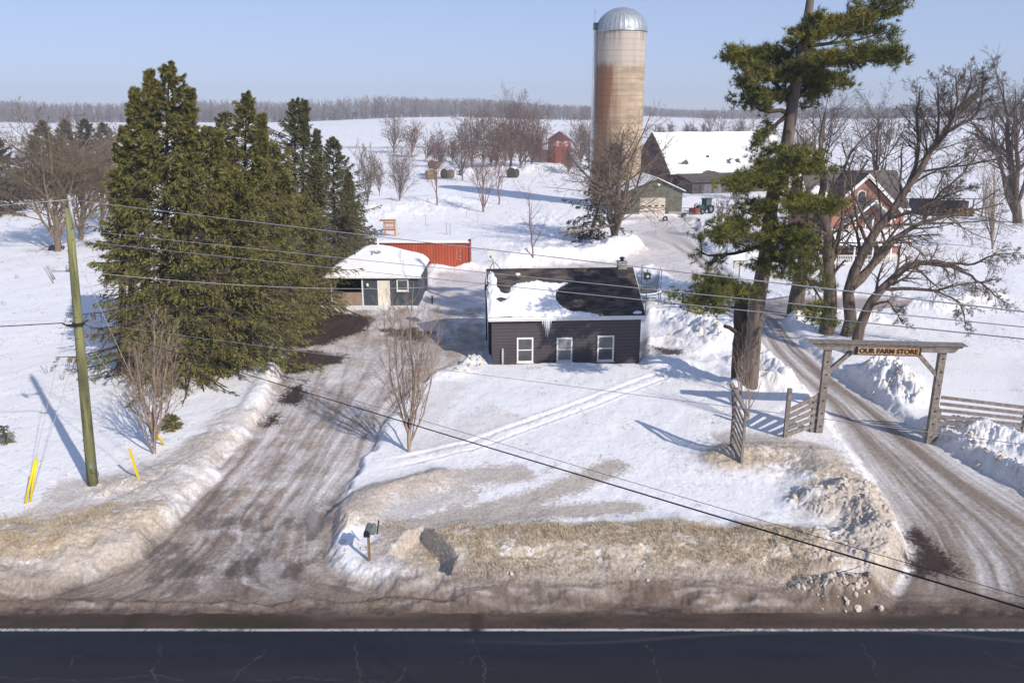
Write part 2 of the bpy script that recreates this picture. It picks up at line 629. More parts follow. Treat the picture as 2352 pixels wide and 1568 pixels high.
    for pts, wd, am in TAN:
        d, t = dist_poly(X, Y, pts)
        g = np.exp(-(d / wd) ** 2) * smooth(0, .08, t + .02) * (1 - smooth(.93, 1.0, t) * .8)
        C = mix(C, np.array([.50, .435, .375]), am * smooth(.22, .80, g * 1.05 + (n1 - .5) * .55 + (n2 - .5) * .45 + (n3 - .5) * .7))
    # speckle on the gate mound
    d, t = dist_poly(X, Y, W([(1640, 1045), (1720, 1060), (1800, 1090)]))
    C = mix(C, np.array([.25, .23, .21]), np.exp(-(d / 1.3) ** 2) * smooth(.5, .7, fbm(X * 9, Y * 9, 2, 121)) * .75)
    # lane and drive
    near_road = 1 - smooth(22, 31, Y)
    dd = smooth(.33, .72, streak * .50 + n1 * .36 + n2 * .2 + near_road * .15)
    Cd = ice * (1 - dd[..., None]) + (np.array([.225, .18, .15]) * (1.15 + .5 * (1 - near_road[..., None]))) * dd[..., None]
    Cd = Cd * (1 + ((streak2 - .5) * .35 + (n3 - .5) * .35)[..., None])
    wht = smooth(.52, .68, fbm(pd * 9, Y * .12, 3, 131) + (n2 - .5) * .3) * (1 - near_road * .6)
    Cd = Cd * (1 - .45 * wht[..., None]) + snow * .95 * .45 * wht[..., None]
    tn_ = smooth(.45, .7, fbm(X * .5, Y * .4, 4, 135)) * .35
    Cd = Cd * (1 - tn_[..., None]) + np.array([.46, .385, .31]) * tn_[..., None]
    dk = smooth(.56, .72, fbm(X * 1.2, Y * .9, 4, 133) + near_road * .06 + (n3 - .5) * .2) * smooth(35, 24, Y)
    Cd = Cd * (1 - .7 * dk[..., None]) + np.array([.10, .08, .07]) * .7 * dk[..., None]
    C = C * (1 - drv[..., None]) + Cd * drv[..., None]
    C = C * (1 - rut * (.14 + .16 * n2))[..., None]
    ruts = np.exp(-((pl - .30) / .11) ** 2) + np.exp(-((pl - .66) / .12) ** 2) + .35 * np.exp(-((pl - .48) / .05) ** 2)
    nl = smooth(20, 31, Y)
    ruts = ruts * nl + (.85 + (lstr - .5)) * (1 - nl)
    ld = np.clip(ruts * .98 + (lstr - .5) * 1.3 + (lstr2 - .5) * .6 + (n2 - .5) * .3, 0, 1)
    ld = ld * (1 - smooth(75, 100, Y) * .6)
    lc = np.array([.68, .65, .635]) * (1 - ld[..., None]) + np.array([.265, .215, .175]) * ld[..., None]
    C = C * (1 - lane[..., None]) + lc * lane[..., None]
    yd = smooth(.40, .7, n1 * .7 + n2 * .3)
    yc = np.array([.70, .66, .65]) * (1 - yd[..., None] * .6) + np.array([.50, .44, .42]) * yd[..., None] * .6
    ya = yard * (1 - drv) * (1 - lane)
    C = C * (1 - ya[..., None]) + yc * ya[..., None]
    sc_ = np.array([.30, .24, .21])
    C = mix(C, sc_, side * .85)
    # shoulder slush
    sh = 1 - smooth(0.45, 1.75, Y - edge + (n1 - .5) * .9 + (fbm(X * .7, Y * 3, 3, 137) - .5) * 1.1)
    C = mix(C, np.array([.235, .18, .145]), sh * np.clip(.92 + (fbm(X * 2, Y * 9, 3, 139) - .5) * 1.2, 0, 1))
    sh = 1 - smooth(0.05, .75, Y - edge + (fbm(X * 1.2, Y * 8, 4, 138) - .5) * 1.0)
    C = mix(C, np.array([.12, .088, .07]), sh * .85)
    sh = 1 - smooth(-.30, .25, Y - edge + (n2 - .5) * .6 + .10)
    C = mix(C, np.array([.066, .046, .037]), sh)
    wy = fbm(X * .25, Y * 1.5, 4, 141)
    for pts, wd in MUD:
        sdm = in_poly(X, Y, pts)
        a = 1 - smooth(-.30, .26, sdm + (fbm(X * 1.7, Y * 1.7, 4, 145) - .5) * wd * 2.6 + (n3 - .5) * .8)
        mc = mudc * (1 + (n2 - .5)[..., None] * .8)
        C = C * (1 - a[..., None] * .95) + mc * a[..., None] * .95
    # thin dark tidelines far out in the field (bare stubble)
    sb = smooth(.60, .7, fbm(X * .02, Y * .05, 3, 151)) * np.exp(-((Y - 330) / 40) ** 2) * smooth(40, -30, X)
    C = mix(C, np.array([.42, .33, .28]), sb * .7)
    return h, np.clip(C, .02, .9)


def hz(x, y):
    return float(terrain(np.array([x]), np.array([y]))[0])


def G(u, v):
    """point on the terrain seen in direction (u, v) of the photograph"""
    z = 0.0
    for _ in range(6):
        x, y = g0(u, v, z)
        z = hz(x, y)
    return Vector((x, y, z))


def make_ground():
    ys = [20.35]
    while ys[-1] < 3500:
        y = ys[-1]
        ys.append(y + max(.045, (y * y + 210) / (14.5 * 797) * .72))
    ys = np.array(ys)
    back = np.array([-600, -300, -120, -60, -30, -12, -4, 2, 5.4, 5.6, 10, 15, 19, 20, 20.2])
    ys = np.concatenate([back, ys])
    tc_ = np.linspace(-1, 1, 1250)
    side_ = 1 + np.cumsum(np.geomspace(.004, .35, 40))
    t = np.concatenate([-side_[::-1], tc_, side_])
    wv = .66 * (np.maximum(ys, 18) * cp + 4) + 2.0
    X = t[None, :] * wv[:, None]
    Y = np.repeat(ys[:, None], len(t), axis=1)
    Z, C = terrain(X, Y, True)
    V = np.stack([X, Y, Z], -1).reshape(-1, 3)
    nr, nc = X.shape
    i = np.arange(nr - 1)[:, None] * nc + np.arange(nc - 1)[None, :]
    F = np.stack([i, i + 1, i + nc + 1, i + nc], -1).reshape(-1, 4)
    A = np.concatenate([C.reshape(-1, 3), np.ones((len(V), 1))], 1)
    me = np_mesh('ground', V, F, 4, True, A)
    m, nt, b = new_mat('snow_ground')
    b.inputs['Roughness'].default_value = .7
    b.inputs['Specular IOR Level'].default_value = .2
    at = N(nt, 'ShaderNodeVertexColor', layer_name='Col')
    tc = N(nt, 'ShaderNodeTexCoord')
    nz = N(nt, 'ShaderNodeTexNoise', Scale=9.0, Detail=9.0, Roughness=.78)
    nt.links.new(tc.outputs['Object'], nz.inputs['Vector'])
    mr = N(nt, 'ShaderNodeMapRange')
    mr.inputs['From Min'].default_value = .3
    mr.inputs['From Max'].default_value = .7
    mr.inputs['To Min'].default_value = .52
    mr.inputs['To Max'].default_value = 1.36
    nt.links.new(nz.outputs['Fac'], mr.inputs['Value'])
    mx = N(nt, 'ShaderNodeVectorMath', operation='MULTIPLY')
    nt.links.new(at.outputs['Color'], mx.inputs[0])
    # darker ground takes more speckle than clean snow
    sep = N(nt, 'ShaderNodeSeparateColor')
    nt.links.new(at.outputs['Color'], sep.inputs[0])
    m2 = N(nt, 'ShaderNodeMapRange')
    m2.inputs['From Min'].default_value = .55
    m2.inputs['From Max'].default_value = .8
    m2.inputs['To Min'].default_value = 1.0
    m2.inputs['To Max'].default_value = .10
    nt.links.new(sep.outputs[1], m2.inputs['Value'])
    lp = N(nt, 'ShaderNodeMix', data_type='FLOAT')
    lp.inputs['A'].default_value = 1.0
    nt.links.new(m2.outputs[0], lp.inputs['Factor'])
    nt.links.new(mr.outputs[0], lp.inputs['B'])
    nt.links.new(lp.outputs[0], mx.inputs[1])
    nt.links.new(mx.outputs[0], b.inputs['Base Color'])
    nb = N(nt, 'ShaderNodeTexNoise', Scale=6.0, Detail=9.0, Roughness=.74)
    nt.links.new(tc.outputs['Object'], nb.inputs['Vector'])
    bp = N(nt, 'ShaderNodeBump', Strength=.5, Distance=.07)
    nt.links.new(nb.outputs['Fac'], bp.inputs['Height'])
    nt.links.new(bp.outputs['Normal'], b.inputs['Normal'])
    o = link_mesh('ground', me, m)
    tag(o, 'snow covered ground with dirty plough banks and icy driveways', kind='structure')


def make_road():
    # dense near the verge, carries cracks and wet edge as surface colour
    ys = np.concatenate([np.linspace(6, 17, 12), np.arange(17.2, 22.0, .03)])
    xs = np.concatenate([np.linspace(-1500, -21, 30), np.arange(-20, 20, .035), np.linspace(21, 1500, 30)])
    X, Y = np.meshgrid(xs, ys)
    Z = (fbm(X * .5, Y * .5, 2, 3) - .5) * .015
    n1 = fbm(X * .6, Y * 2.5, 4, 201)
    n2 = fbm(X * 9, Y * 9, 3, 205)
    lane = np.array([.0135, .0155, .0225])
    C = np.ones(X.shape + (3,)) * lane
    C = C * (1 + (n1 - .5)[..., None] * .5 + (n2 - .5)[..., None] * .35)
    salt = smooth(.50, .75, fbm(X * .15, Y * 1.2, 4, 203))
    C = C * (1 + salt[..., None] * .55)
    # brown wet tracks toward the middle of the road
    a = smooth(19.4, 17.8, Y) * .6
    C = C * (1 - a[..., None]) + np.array([.024, .020, .022]) * a[..., None]
    # salt tide line
    tide = 19.75 + (fbm(X * .12, 0 * X, 3, 211) - .5) * .9
    a = np.exp(-((Y - tide) / .07) ** 2) * .18 * smooth(-4, 4, X)
    C = C + a[..., None] * .12
    edge = 20.13 + (n2 - .5) * .03
    a = smooth(edge, edge + .03, Y)
    shc = np.array([.050, .034, .026])
    shv = shc * (1 + (n1 - .5)[..., None] * 1.0 + (n2 - .5)[..., None] * .5)
    gv = smooth(20.6, 21.4, Y + (n1 - .5) * .8)
    shv = shv * (1 - gv[..., None]) + np.array([.10, .075, .06]) * gv[..., None]
    shv = shv * 1.35
    wet = smooth(.55, .7, fbm(X * .2, Y * .5, 3, 215)) * .45
    shv = shv * (1 - wet[..., None]) + np.array([.030, .022, .012]) * wet[..., None]
    C = C * (1 - a[..., None]) + shv * a[..., None]
    line = smooth(20.06, 20.075, Y) * (1 - smooth(20.165, 20.18, Y)) * (.85 - .50 * smooth(.54, .70, fbm(X * 14, Y * 14, 2, 219) + (n1 - .5) * .6)) * (.7 + .5 * vn(X * .7, 0 * Y, 217))
    for gx in (-1.05,):
        line = line * (1 - np.exp(-((X - gx) / .25) ** 2))
    C = C * (1 - line[..., None]) + np.array([.55, .53, .50]) * line[..., None]
    # hairline cracks
    cr = [
        [(360, 1568), (345, 1545), (372, 1510), (365, 1480)], [(530, 1568), (548, 1540), (600, 1505), (612, 1490)],
        [(815, 1468), (817, 1490), (822, 1530), (828, 1568)], [(1085, 1470), (1095, 1495), (1108, 1525), (1110, 1568)],
        [(1095, 1505), (1080, 1520), (1060, 1522)], [(1480, 1475), (1500, 1500), (1512, 1568)],
        [(1980, 1475), (1992, 1500), (2010, 1520), (2005, 1535), (2030, 1568)], [(2260, 1498), (2290, 1515), (2352, 1535)],
        [(0, 1552), (60, 1560), (120, 1556), (200, 1562), (340, 1552), (420, 1558)], [(560, 1562), (700, 1555), (900, 1566)],
        [(200, 1490), (170, 1510), (160, 1530)], [(930, 1530), (925, 1550), (905, 1565)],
    ]
    wx = (fbm(X * 5, Y * 5, 3, 221) - .5) * .22
    wy = (fbm(X * 5, Y * 5, 3, 225) - .5) * .22
    for c in cr:
        d, _ = dist_poly(X + wx, Y + wy, W(c))
        a = (1 - smooth(.004, .022, d)) * (.06 + .26 * vn(X * 3, Y * 3, 229))
        C = C * (1 - a[..., None]) + np.array([.20, .19, .185]) * a[..., None]
    # patches of tar/brown stains across the line
    for gx, wdt in ((-1.05, .22), (-11.3, .25), (-8.0, 1.6)):
        a = np.exp(-((X - gx) / wdt) ** 4) * smooth(20.0, 20.3, Y) * .6 * (.6 + .8 * n1)
        C = C * (1 - a[..., None]) + np.array([.035, .026, .010]) * a[..., None]
    # beyond the seen strip: far lane, yellow centre line
    V = np.stack([X, Y, Z], -1).reshape(-1, 3)
    nr, nc = X.shape
    i = np.arange(nr - 1)[:, None] * nc + np.arange(nc - 1)[None, :]
    F = np.stack([i, i + 1, i + nc + 1, i + nc], -1).reshape(-1, 4)
    A = np.concatenate([np.clip(C, .005, .9).reshape(-1, 3), np.ones((len(V), 1))], 1)
    me = np_mesh('road', V, F, 4, True, A)
    m, nt, b = new_mat('asphalt')
    b.inputs['Roughness'].default_value = .62
    b.inputs['Specular IOR Level'].default_value = .25
    at = N(nt, 'ShaderNodeVertexColor', layer_name='Col')
    tc = N(nt, 'ShaderNodeTexCoord')
    nz = N(nt, 'ShaderNodeTexNoise', Scale=60.0, Detail=4.0)
    nt.links.new(tc.outputs['Object'], nz.inputs['Vector'])
    mr = N(nt, 'ShaderNodeMapRange')
    mr.inputs['To Min'].default_value = .5
    mr.inputs['To Max'].default_value = 1.5
    nt.links.new(nz.outputs['Fac'], mr.inputs['Value'])
    mx = N(nt, 'ShaderNodeVectorMath', operation='MULTIPLY')
    nt.links.new(at.outputs['Color'], mx.inputs[0])
    nt.links.new(mr.outputs[0], mx.inputs[1])
    nt.links.new(mx.outputs[0], b.inputs['Base Color'])
    bp = N(nt, 'ShaderNodeBump', Strength=.3, Distance=.01)
    nt.links.new(nz.outputs['Fac'], bp.inputs['Height'])
    nt.links.new(bp.outputs['Normal'], b.inputs['Normal'])
    o = link_mesh('road', me, m)
    tag(o, 'dark cracked asphalt road with a white edge line', kind='structure')


make_ground()
make_road()
# ------------------------------------------------------------------ plant tools
def norm(a):
    return a / np.maximum(np.linalg.norm(a, axis=-1, keepdims=True), 1e-9)


def tubes(P, R, k):
    """P (N,n,3), R (N,n) -> V, F"""
    Nn, n, _ = P.shape
    T = np.zeros_like(P)
    T[:, 1:-1] = P[:, 2:] - P[:, :-2]
    T[:, 0] = P[:, 1] - P[:, 0]
    T[:, -1] = P[:, -1] - P[:, -2]
    T = norm(T)
    ref = np.where(np.abs(T[:, :1, 2:3]) > .8, np.array([1., 0, 0]), np.array([0., 0, 1.]))
    A = norm(np.cross(T, np.broadcast_to(ref, T.shape)))
    B = np.cross(T, A)
    ang = np.arange(k) * 2 * np.pi / k
    V = P[:, :, None, :] + (A[:, :, None, :] * np.cos(ang)[None, None, :, None] + B[:, :, None, :] * np.sin(ang)[None, None, :, None]) * R[:, :, None, None]
    V = V.reshape(-1, 3)
    base = (np.arange(Nn)[:, None, None] * n + np.arange(n - 1)[None, :, None]) * k
    j = np.arange(k)[None, None, :]
    j2 = (j + 1) % k
    F = np.stack([base + j, base + j2, base + k + j2, base + k + j], -1).reshape(-1, 4)
    return V, F


def resample(pts, rs, n):
    pts = np.array([tuple(p) for p in pts], dtype=float)
    rs = np.array(rs, dtype=float)
    d = np.r_[0, np.cumsum(np.linalg.norm(np.diff(pts, axis=0), axis=1))]
    t = np.linspace(0, d[-1], n)
    P = np.stack([np.interp(t, d, pts[:, i]) for i in range(3)], -1)
    # soften corners
    Q = P.copy()
    Q[1:-1] = (P[:-2] + 2 * P[1:-1] + P[2:]) / 4
    return Q, np.interp(t, d, rs)


def children(P, R, m, t0, t1, ang, lr, rr, trop, wob, rng, n=5, lmin=.08, rmin=.006, taper=.35, lfall=.55):
    Nn, k, _ = P.shape
    t = t0 + (t1 - t0) * (np.arange(m)[None, :] + rng.random((Nn, m))) / m
    f = t * (k - 1)
    i = np.clip(f.astype(int), 0, k - 2)
    fr = (f - i)[..., None]
    idx = np.arange(Nn)[:, None]
    S = P[idx, i] * (1 - fr) + P[idx, i + 1] * fr
    T = norm(P[idx, i + 1] - P[idx, i])
    r = R[idx, i] * (1 - fr[..., 0]) + R[idx, i + 1] * fr[..., 0]
    Lp = np.linalg.norm(np.diff(P, axis=1), axis=2).sum(1)[:, None]
    L = Lp * lr * (1 - lfall * t) * (.6 + .8 * rng.random((Nn, m)))
    L = np.maximum(L, lmin)
    pv = norm(rng.normal(size=(Nn, m, 3)))
    pv = norm(pv - T * (pv * T).sum(-1, keepdims=True))
    a = np.radians(ang * (.7 + .6 * rng.random((Nn, m))))[..., None]
    D = norm(T * np.cos(a) + pv * np.sin(a))
    pts = [S]
    D_ = D
    up = np.array([0, 0, 1.0])
    step = (L / (n - 1))[..., None]
    for q in range(n - 1):
        D_ = norm(D_ + up * trop + rng.normal(size=D.shape) * wob)
        pts.append(pts[-1] + D_ * step)
    C = np.stack(pts, 2).reshape(-1, n, 3)
    r0 = np.maximum(np.minimum(r * rr, r * .95), rmin)
    CR = (r0[..., None] * np.linspace(1, taper, n)).reshape(-1, n)
    return C, np.maximum(CR, rmin * .7)


def tree_from(name, label, trunks, levels, m, seed, group=None, cat='tree', tn=9, kk=(8, 5, 4, 3, 3), rmin=.006, trunk_name='trunk', m2=None, base=None):
    """trunks: list of (points, radii) in world space. levels: list of child specs"""
    rng = np.random.default_rng(seed)
    if base is None:
        base = Vector(trunks[0][0][0])
    root = thing(name, label, cat, base, 0, group)
    off = np.array(tuple(base))
    Ps, Rs = [], []
    for pts, rs in trunks:
        q, r = resample(pts, rs, tn)
        L = np.linalg.norm(q[-1] - q[0])
        q[1:] += rng.normal(size=q[1:].shape) * L * .006
        Ps.append(q)
        Rs.append(r)
    P = np.array(Ps)
    R = np.array(Rs)
    V, F = tubes(P - off, R, kk[0])
    link_mesh(trunk_name, np_mesh(trunk_name, V, F, 4, True), m, root)
    VV, FF = [], []
    o = 0
    for li, sp_ in enumerate(levels):
        P, R = children(P, R, *sp_, rng, rmin=rmin)
        V, F = tubes(P - off, R, kk[min(li + 1, len(kk) - 1)])
        VV.append(V)
        FF.append(F + o)
        o += len(V)
    if VV:
        link_mesh('branches', np_mesh('branches', np.concatenate(VV), np.concatenate(FF), 4, True), m2 or m, root)
    return root


def bark(name, c1, c2, scale=6):
    return mat(name, c1, c2, rough=.9, scale=scale, stretch=(1, 1, .18), bump=.6, bscale=9, bdist=.04)


M_BARK = bark('grey_brown_bark', (.165, .125, .095), (.06, .046, .037))
M_BARKD = bark('dark_bark', (.075, .056, .046), (.030, .024, .020))
M_TWIG = bark('red_brown_twigs', (.26, .165, .135), (.15, .095, .08))
M_PALE = bark('pale_smooth_bark', (.38, .29, .23), (.20, .15, .12))
M_YEL = bark('tan_bark', (.25, .19, .125), (.12, .092, .065))
M_BARKL = bark('brown_bark', (.25, .19, .14), (.11, .085, .065))
M_DEAD = bark('dead_grey_twigs', (.25, .19, .14), (.14, .11, .085))
M_FAR = bark('hazy_brown_bark', (.23, .175, .15), (.13, .10, .085))


def leafmat(name, c1, c2, c3, scale=.9, trans=.15):
    m, nt, b = new_mat(name)
    b.inputs['Roughness'].default_value = .6
    b.inputs['Specular IOR Level'].default_value = .25
    tc = N(nt, 'ShaderNodeTexCoord')
    nz = N(nt, 'ShaderNodeTexNoise', Scale=scale, Detail=6.0, Roughness=.7)
    nt.links.new(tc.outputs['Object'], nz.inputs['Vector'])
    rp = N(nt, 'ShaderNodeValToRGB')
    e = rp.color_ramp.elements
    e[0].position, e[0].color = .32, (*c1, 1)
    e[1].position, e[1].color = .70, (*c3, 1)
    x = e.new(.5)
    x.color = (*c2, 1)
    nt.links.new(nz.outputs['Fac'], rp.inputs['Fac'])
    nt.links.new(rp.outputs['Color'], b.inputs['Base Color'])
    return m


M_SPR = leafmat('olive_spruce_needles', (.052, .060, .021), (.150, .142, .040), (.285, .23, .068), 2.2)
M_SPRB = leafmat('blue_green_spruce_needles', (.048, .056, .030), (.115, .115, .052), (.205, .18, .08), 1.8)
M_PINE = leafmat('white_pine_needles', (.050, .066, .024), (.130, .135, .030), (.32, .26, .045), scale=.7)
M_FARSP = leafmat('grey_spruce_needles', (.055, .052, .040), (.075, .066, .046), (.11, .09, .055))


def tris_from(base, dirs, side, ln, wd):
    a = base - side * wd[..., None]
    b = base + side * wd[..., None]
    c = base + dirs * ln[..., None]
    V = np.stack([a, b, c], -2).reshape(-1, 3)
    F = np.arange(len(V)).reshape(-1, 3)
    return V, F


def spruce(name, label, base, H, R, seed, m, nb=170, shoots=17, leaves=17, ll=.17, group=None, lean=(0, 0), sparse=0.0, leaders=(), low=.02, cat='spruce'):
    rng = np.random.default_rng(seed)
    root = thing(name, label, cat, base, 0, group)
    tops = [(0.0, 0.0, H, R, nb, low)] + [(dx, dy, hh, rr, int(nb * .35), lo) for dx, dy, hh, rr, lo in leaders]
    TV, TF, LV, LF = [], [], [], []
    to = lo_ = 0
    for (dx, dy, H_, R_, nb_, l0) in tops:
        axis = lambda h: np.stack([dx + lean[0] * h * H_, dy + lean[1] * h * H_, h * H_], -1)
        hh = np.linspace(0, 1, 8)
        P = axis(hh)[None]
        r0 = .018 * H_ + .02
        V, F = tubes(P, (r0 * (1 - hh) + .012)[None], 7)
        TV.append(V)
        TF.append(F + to)
        to += len(V)
        h = l0 + (1 - l0) * (np.arange(nb_) + rng.random(nb_)) / nb_
        h = l0 + (1 - l0) * ((h - l0) / (1 - l0)) ** 1.22
        az = np.arange(nb_) * 2.39996 + rng.normal(size=nb_) * .35
        L = R_ * ((1 - h ** 2.0) if R_ > 3.3 else .85 * (1 - h) ** .9) * (.52 + .66 * rng.random(nb_) ** 1.3) + .10
        L *= 1 + .16 * np.sin(az * 2 + seed) + .20 * np.sin(az * 3 + h * 12 + seed)
        L *= 1 - .35 * np.clip((.10 - h) / .10, 0, 1)
        out = np.stack([np.cos(az), np.sin(az), 0 * az], -1)
        s = np.linspace(0, 1, 6)
        up = -.10 + 1.0 * h ** 1.3
        zz = L[:, None] * (up[:, None] * s - .38 * s ** 2 + .22 * s ** 4)
        B = axis(h)[:, None, :] + out[:, None, :] * (L[:, None] * s)[..., None]
        B[..., 2] += zz
        V, F = tubes(B, (.012 + .012 * L)[:, None] * np.linspace(1, .2, 6)[None], 3)
        TV.append(V)
        TF.append(F + to)
        to += len(V)
        # side shoots
        t = .12 + .88 * (np.arange(shoots)[None] + rng.random((nb_, shoots))) / shoots
        f = t * 5
        i = np.clip(f.astype(int), 0, 4)
        fr = (f - i)[..., None]
        ix = np.arange(nb_)[:, None]
        S = B[ix, i] * (1 - fr) + B[ix, i + 1] * fr
        T = norm(B[ix, i + 1] - B[ix, i])
        sgn = np.where(rng.random((nb_, shoots)) < .5, -1, 1)[..., None]
        lat = norm(np.cross(T, np.array([0, 0, 1.0]))) * sgn
        Ls = (L[:, None] * .34 * (1.05 - t) + .07 + .10 * np.clip(1 - h, 0, .3)[:, None] / .3) * (.6 + .7 * rng.random((nb_, shoots)))
        D = norm(T * .75 + lat * (.85 * rng.random((nb_, shoots, 1)) + .1) + np.array([0, 0, -1.0]) * (.10 + .55 * rng.random((nb_, shoots, 1))))
        if sparse > 0:
            keep = rng.random((nb_, shoots)) > sparse
        else:
            keep = np.ones((nb_, shoots), bool)
        S, D, Ls, T = S[keep], D[keep], Ls[keep], T[keep]
        n = len(S)
        q = (np.arange(leaves)[None] + rng.random((n, leaves))) / leaves
        Pq = S[:, None] + D[:, None] * (Ls[:, None] * q)[..., None]
        Pq[..., 2] -= (Ls[:, None] * q ** 2 * .25)
        rd = norm(rng.normal(size=Pq.shape))
        dirs = norm(D[:, None] * .8 + rd * .75 + np.array([0, 0, -.15]))
        sd = norm(np.cross(dirs, norm(rng.normal(size=Pq.shape))))
        ln = ll * (.7 + .6 * rng.random(q.shape))
        V, F = tris_from(Pq.reshape(-1, 3), dirs.reshape(-1, 3), sd.reshape(-1, 3), ln.ravel(), ln.ravel() * .17)
        LV.append(V)
        LF.append(F + lo_)
        lo_ += len(V)
    if H > 4 and m is not M_FARSP:
        n = int(nb * 1.3)
        az = rng.random(n) * 6.283
        h = .14 + .66 * rng.random(n) ** 1.1
        L = (R * np.minimum(1, (1 - h) * 1.4) + .2) * (.55 + .38 * rng.random(n))
        st = np.stack([lean[0] * h * H, lean[1] * h * H, h * H], -1)
        od = np.stack([np.cos(az), np.sin(az), .15 * rng.normal(size=n) - .1], -1)
        s4 = np.array([.45, .65, .85, 1.0])
        Q = st[:, None] + od[:, None] * (L[:, None] * s4)[..., None]
        Q += rng.normal(size=Q.shape) * .07
        V, F = tubes(Q, np.full((n, 4), .013) * np.array([1.3, 1, .8, .5]), 3)
        C_, CR_ = children(Q, np.full((n, 4), .011), 4, .1, .95, 42, .4, .7, -.02, .12, rng, n=3, rmin=.008)
        V2, F2 = tubes(C_, CR_, 3)
        link_mesh('dead_twigs', np_mesh('dead_twigs', np.concatenate([V, V2]), np.concatenate([F, F2 + len(V)]), 4, True), M_DEAD, root)
    link_mesh('trunk', np_mesh('trunk', np.concatenate(TV), np.concatenate(TF), 4, True), M_BARKD, root)
    link_mesh('crown', np_mesh('crown', np.concatenate(LV), np.concatenate(LF), 3), m, root)
    return root


def vert_at(u, v, D):
    p = atd(u, v, D)
    return p


def spruce_px(label, ubase, D, utop, vtop, R, seed, m, leaders=(), **kw):
    """tree whose tip shows at (utop, vtop) and whose foot stands at distance D"""
    top = atd(utop, vtop, D)
    bx = top.x if ubase is None else (ubase - CX) / FPX * (D * cp + CAM_H * sp)
    z = hz(bx, D) - .15
    H = top.z - z
    ld = []
    for (u2, v2, rr, lo) in leaders:
        t2 = atd(u2, v2, D)
        ld.append((t2.x - bx - (top.x - bx) / H * (t2.z - z) * 1.0, 0.0, t2.z - z, rr, lo))
    return spruce('spruce_tree', label, (bx, D, z), H, R, seed, m, leaders=ld, lean=((top.x - bx) / H, 0), **kw)


GR_SP = 'spruces crowded beside the driveway'
spruce_px('tallest olive spruce, front left of the dense clump, with several pointed leaders', 372, 42.5, 388, 148, 5.0, 3, M_SPR,
          leaders=((344, 163, 2.4, .66), (310, 205, 2.8, .55), (438, 205, 2.4, .62), (285, 290, 3.2, .42)), nb=260, shoots=18, group=GR_SP)
spruce_px('olive spruce second from the left in the dense clump, shorter than its left neighbour', 452, 43.5, 478, 292, 4.6, 5, M_SPR,
          leaders=((505, 300, 1.6, .6), (432, 330, 1.6, .6)), nb=180, shoots=17, group=GR_SP)
spruce_px('narrow topped spruce in the back row of the clump, between the two lower olive crowns', 520, 49, 512, 262, 3.9, 8, M_SPRB,
          nb=150, shoots=16, group=GR_SP)
spruce_px('spruce with a sharp spire rising at the middle of the clump', 555, 47.5, 566, 214, 4.7, 11, M_SPR,
          leaders=((603, 262, 1.7, .66), (533, 330, 1.6, .6)), nb=200, shoots=17, group=GR_SP)
spruce_px('low wide olive spruce in the front middle of the clump over the snow bank', 545, 44, 545, 395, 4.8, 14, M_SPR,
          nb=170, shoots=17, group=GR_SP)
spruce_px('olive spruce at the right front of the clump above the dark soil patches', 620, 51, 628, 330, 4.2, 17, M_SPR,
          leaders=((655, 380, 1.8, .6),), nb=180, shoots=17, group=GR_SP)
spruce_px('dark twin topped spruce at the back of the clump', 672, 60, 679, 230, 5.0, 21, M_SPRB,
          leaders=((699, 232, 1.5, .8), (728, 300, 2.0, .6)), nb=200, shoots=16, group=GR_SP)
spruce_px('rightmost dark spruce of the clump, thin and snow flecked', 770, 66, 765, 318, 4.8, 24, M_SPRB,
          leaders=((800, 395, 2.0, .55),), nb=210, shoots=17, sparse=.1, group=GR_SP)
spruce_px('small right edge spruce of the clump reaching over the shed roof', 690, 57, 700, 455, 3.6, 28, M_SPR,
          nb=150, shoots=17, group=GR_SP)
spruce_px('spruce wrapped in grey twigs behind the shed, right end of the clump', 800, 72, 800, 455, 4.0, 31, M_SPRB,
          nb=170, shoots=16, sparse=.1, group=GR_SP)

# far-left grey conifers
GR_F = 'grey conifers behind the bare maples'
for (ub, D, ut, vt, R_, sd, lb) in (
        (100, 150, 98, 280, 5.5, 41, 'grey green conifer behind the left bare maple, widest of its row'),
        (150, 152, 150, 278, 4.5, 42, 'conifer with a yellowish top, second from the left in the far row'),
        (196, 156, 195, 276, 4.5, 43, 'pointed conifer with loose branches, third from the left in the far row'),
        (238, 160, 236, 284, 4.5, 44, 'rightmost grey conifer of the far row beside the big spruces'),
        (-20, 118, -12, 318, 7.0, 45, 'dark brownish conifer cut off by the left picture edge'),
        (40, 140, 38, 395, 5.0, 46, 'low dark conifer at the left edge of the far row')):
    spruce_px(lb, ub, D, ut, vt, R_, sd, M_FARSP, nb=110, shoots=12, leaves=10, ll=.5, group=GR_F, sparse=.1, cat='conifer')

spruce_px('dark skirted spruce tangled behind the bare tree near the silo', 1352, 94, 1418, 330, 4.2, 51, M_FARSP, nb=110, shoots=12, leaves=11, ll=.32, sparse=.5)
_p = G(15, 1016)
spruce('small_spruce', 'tiny spruce seedling poking out of the snow at the left edge', _p, .75, .35, 61, M_SPRB, nb=26, shoots=6, leaves=8, ll=.09)
_p = G(395, 985)
spruce('low_spruce', 'low ragged evergreen bush at the foot of the tallest spruce', _p - Vector((0, 0, .2)), .9, .7, 62, M_SPR, nb=24, shoots=9, leaves=10, ll=.14)


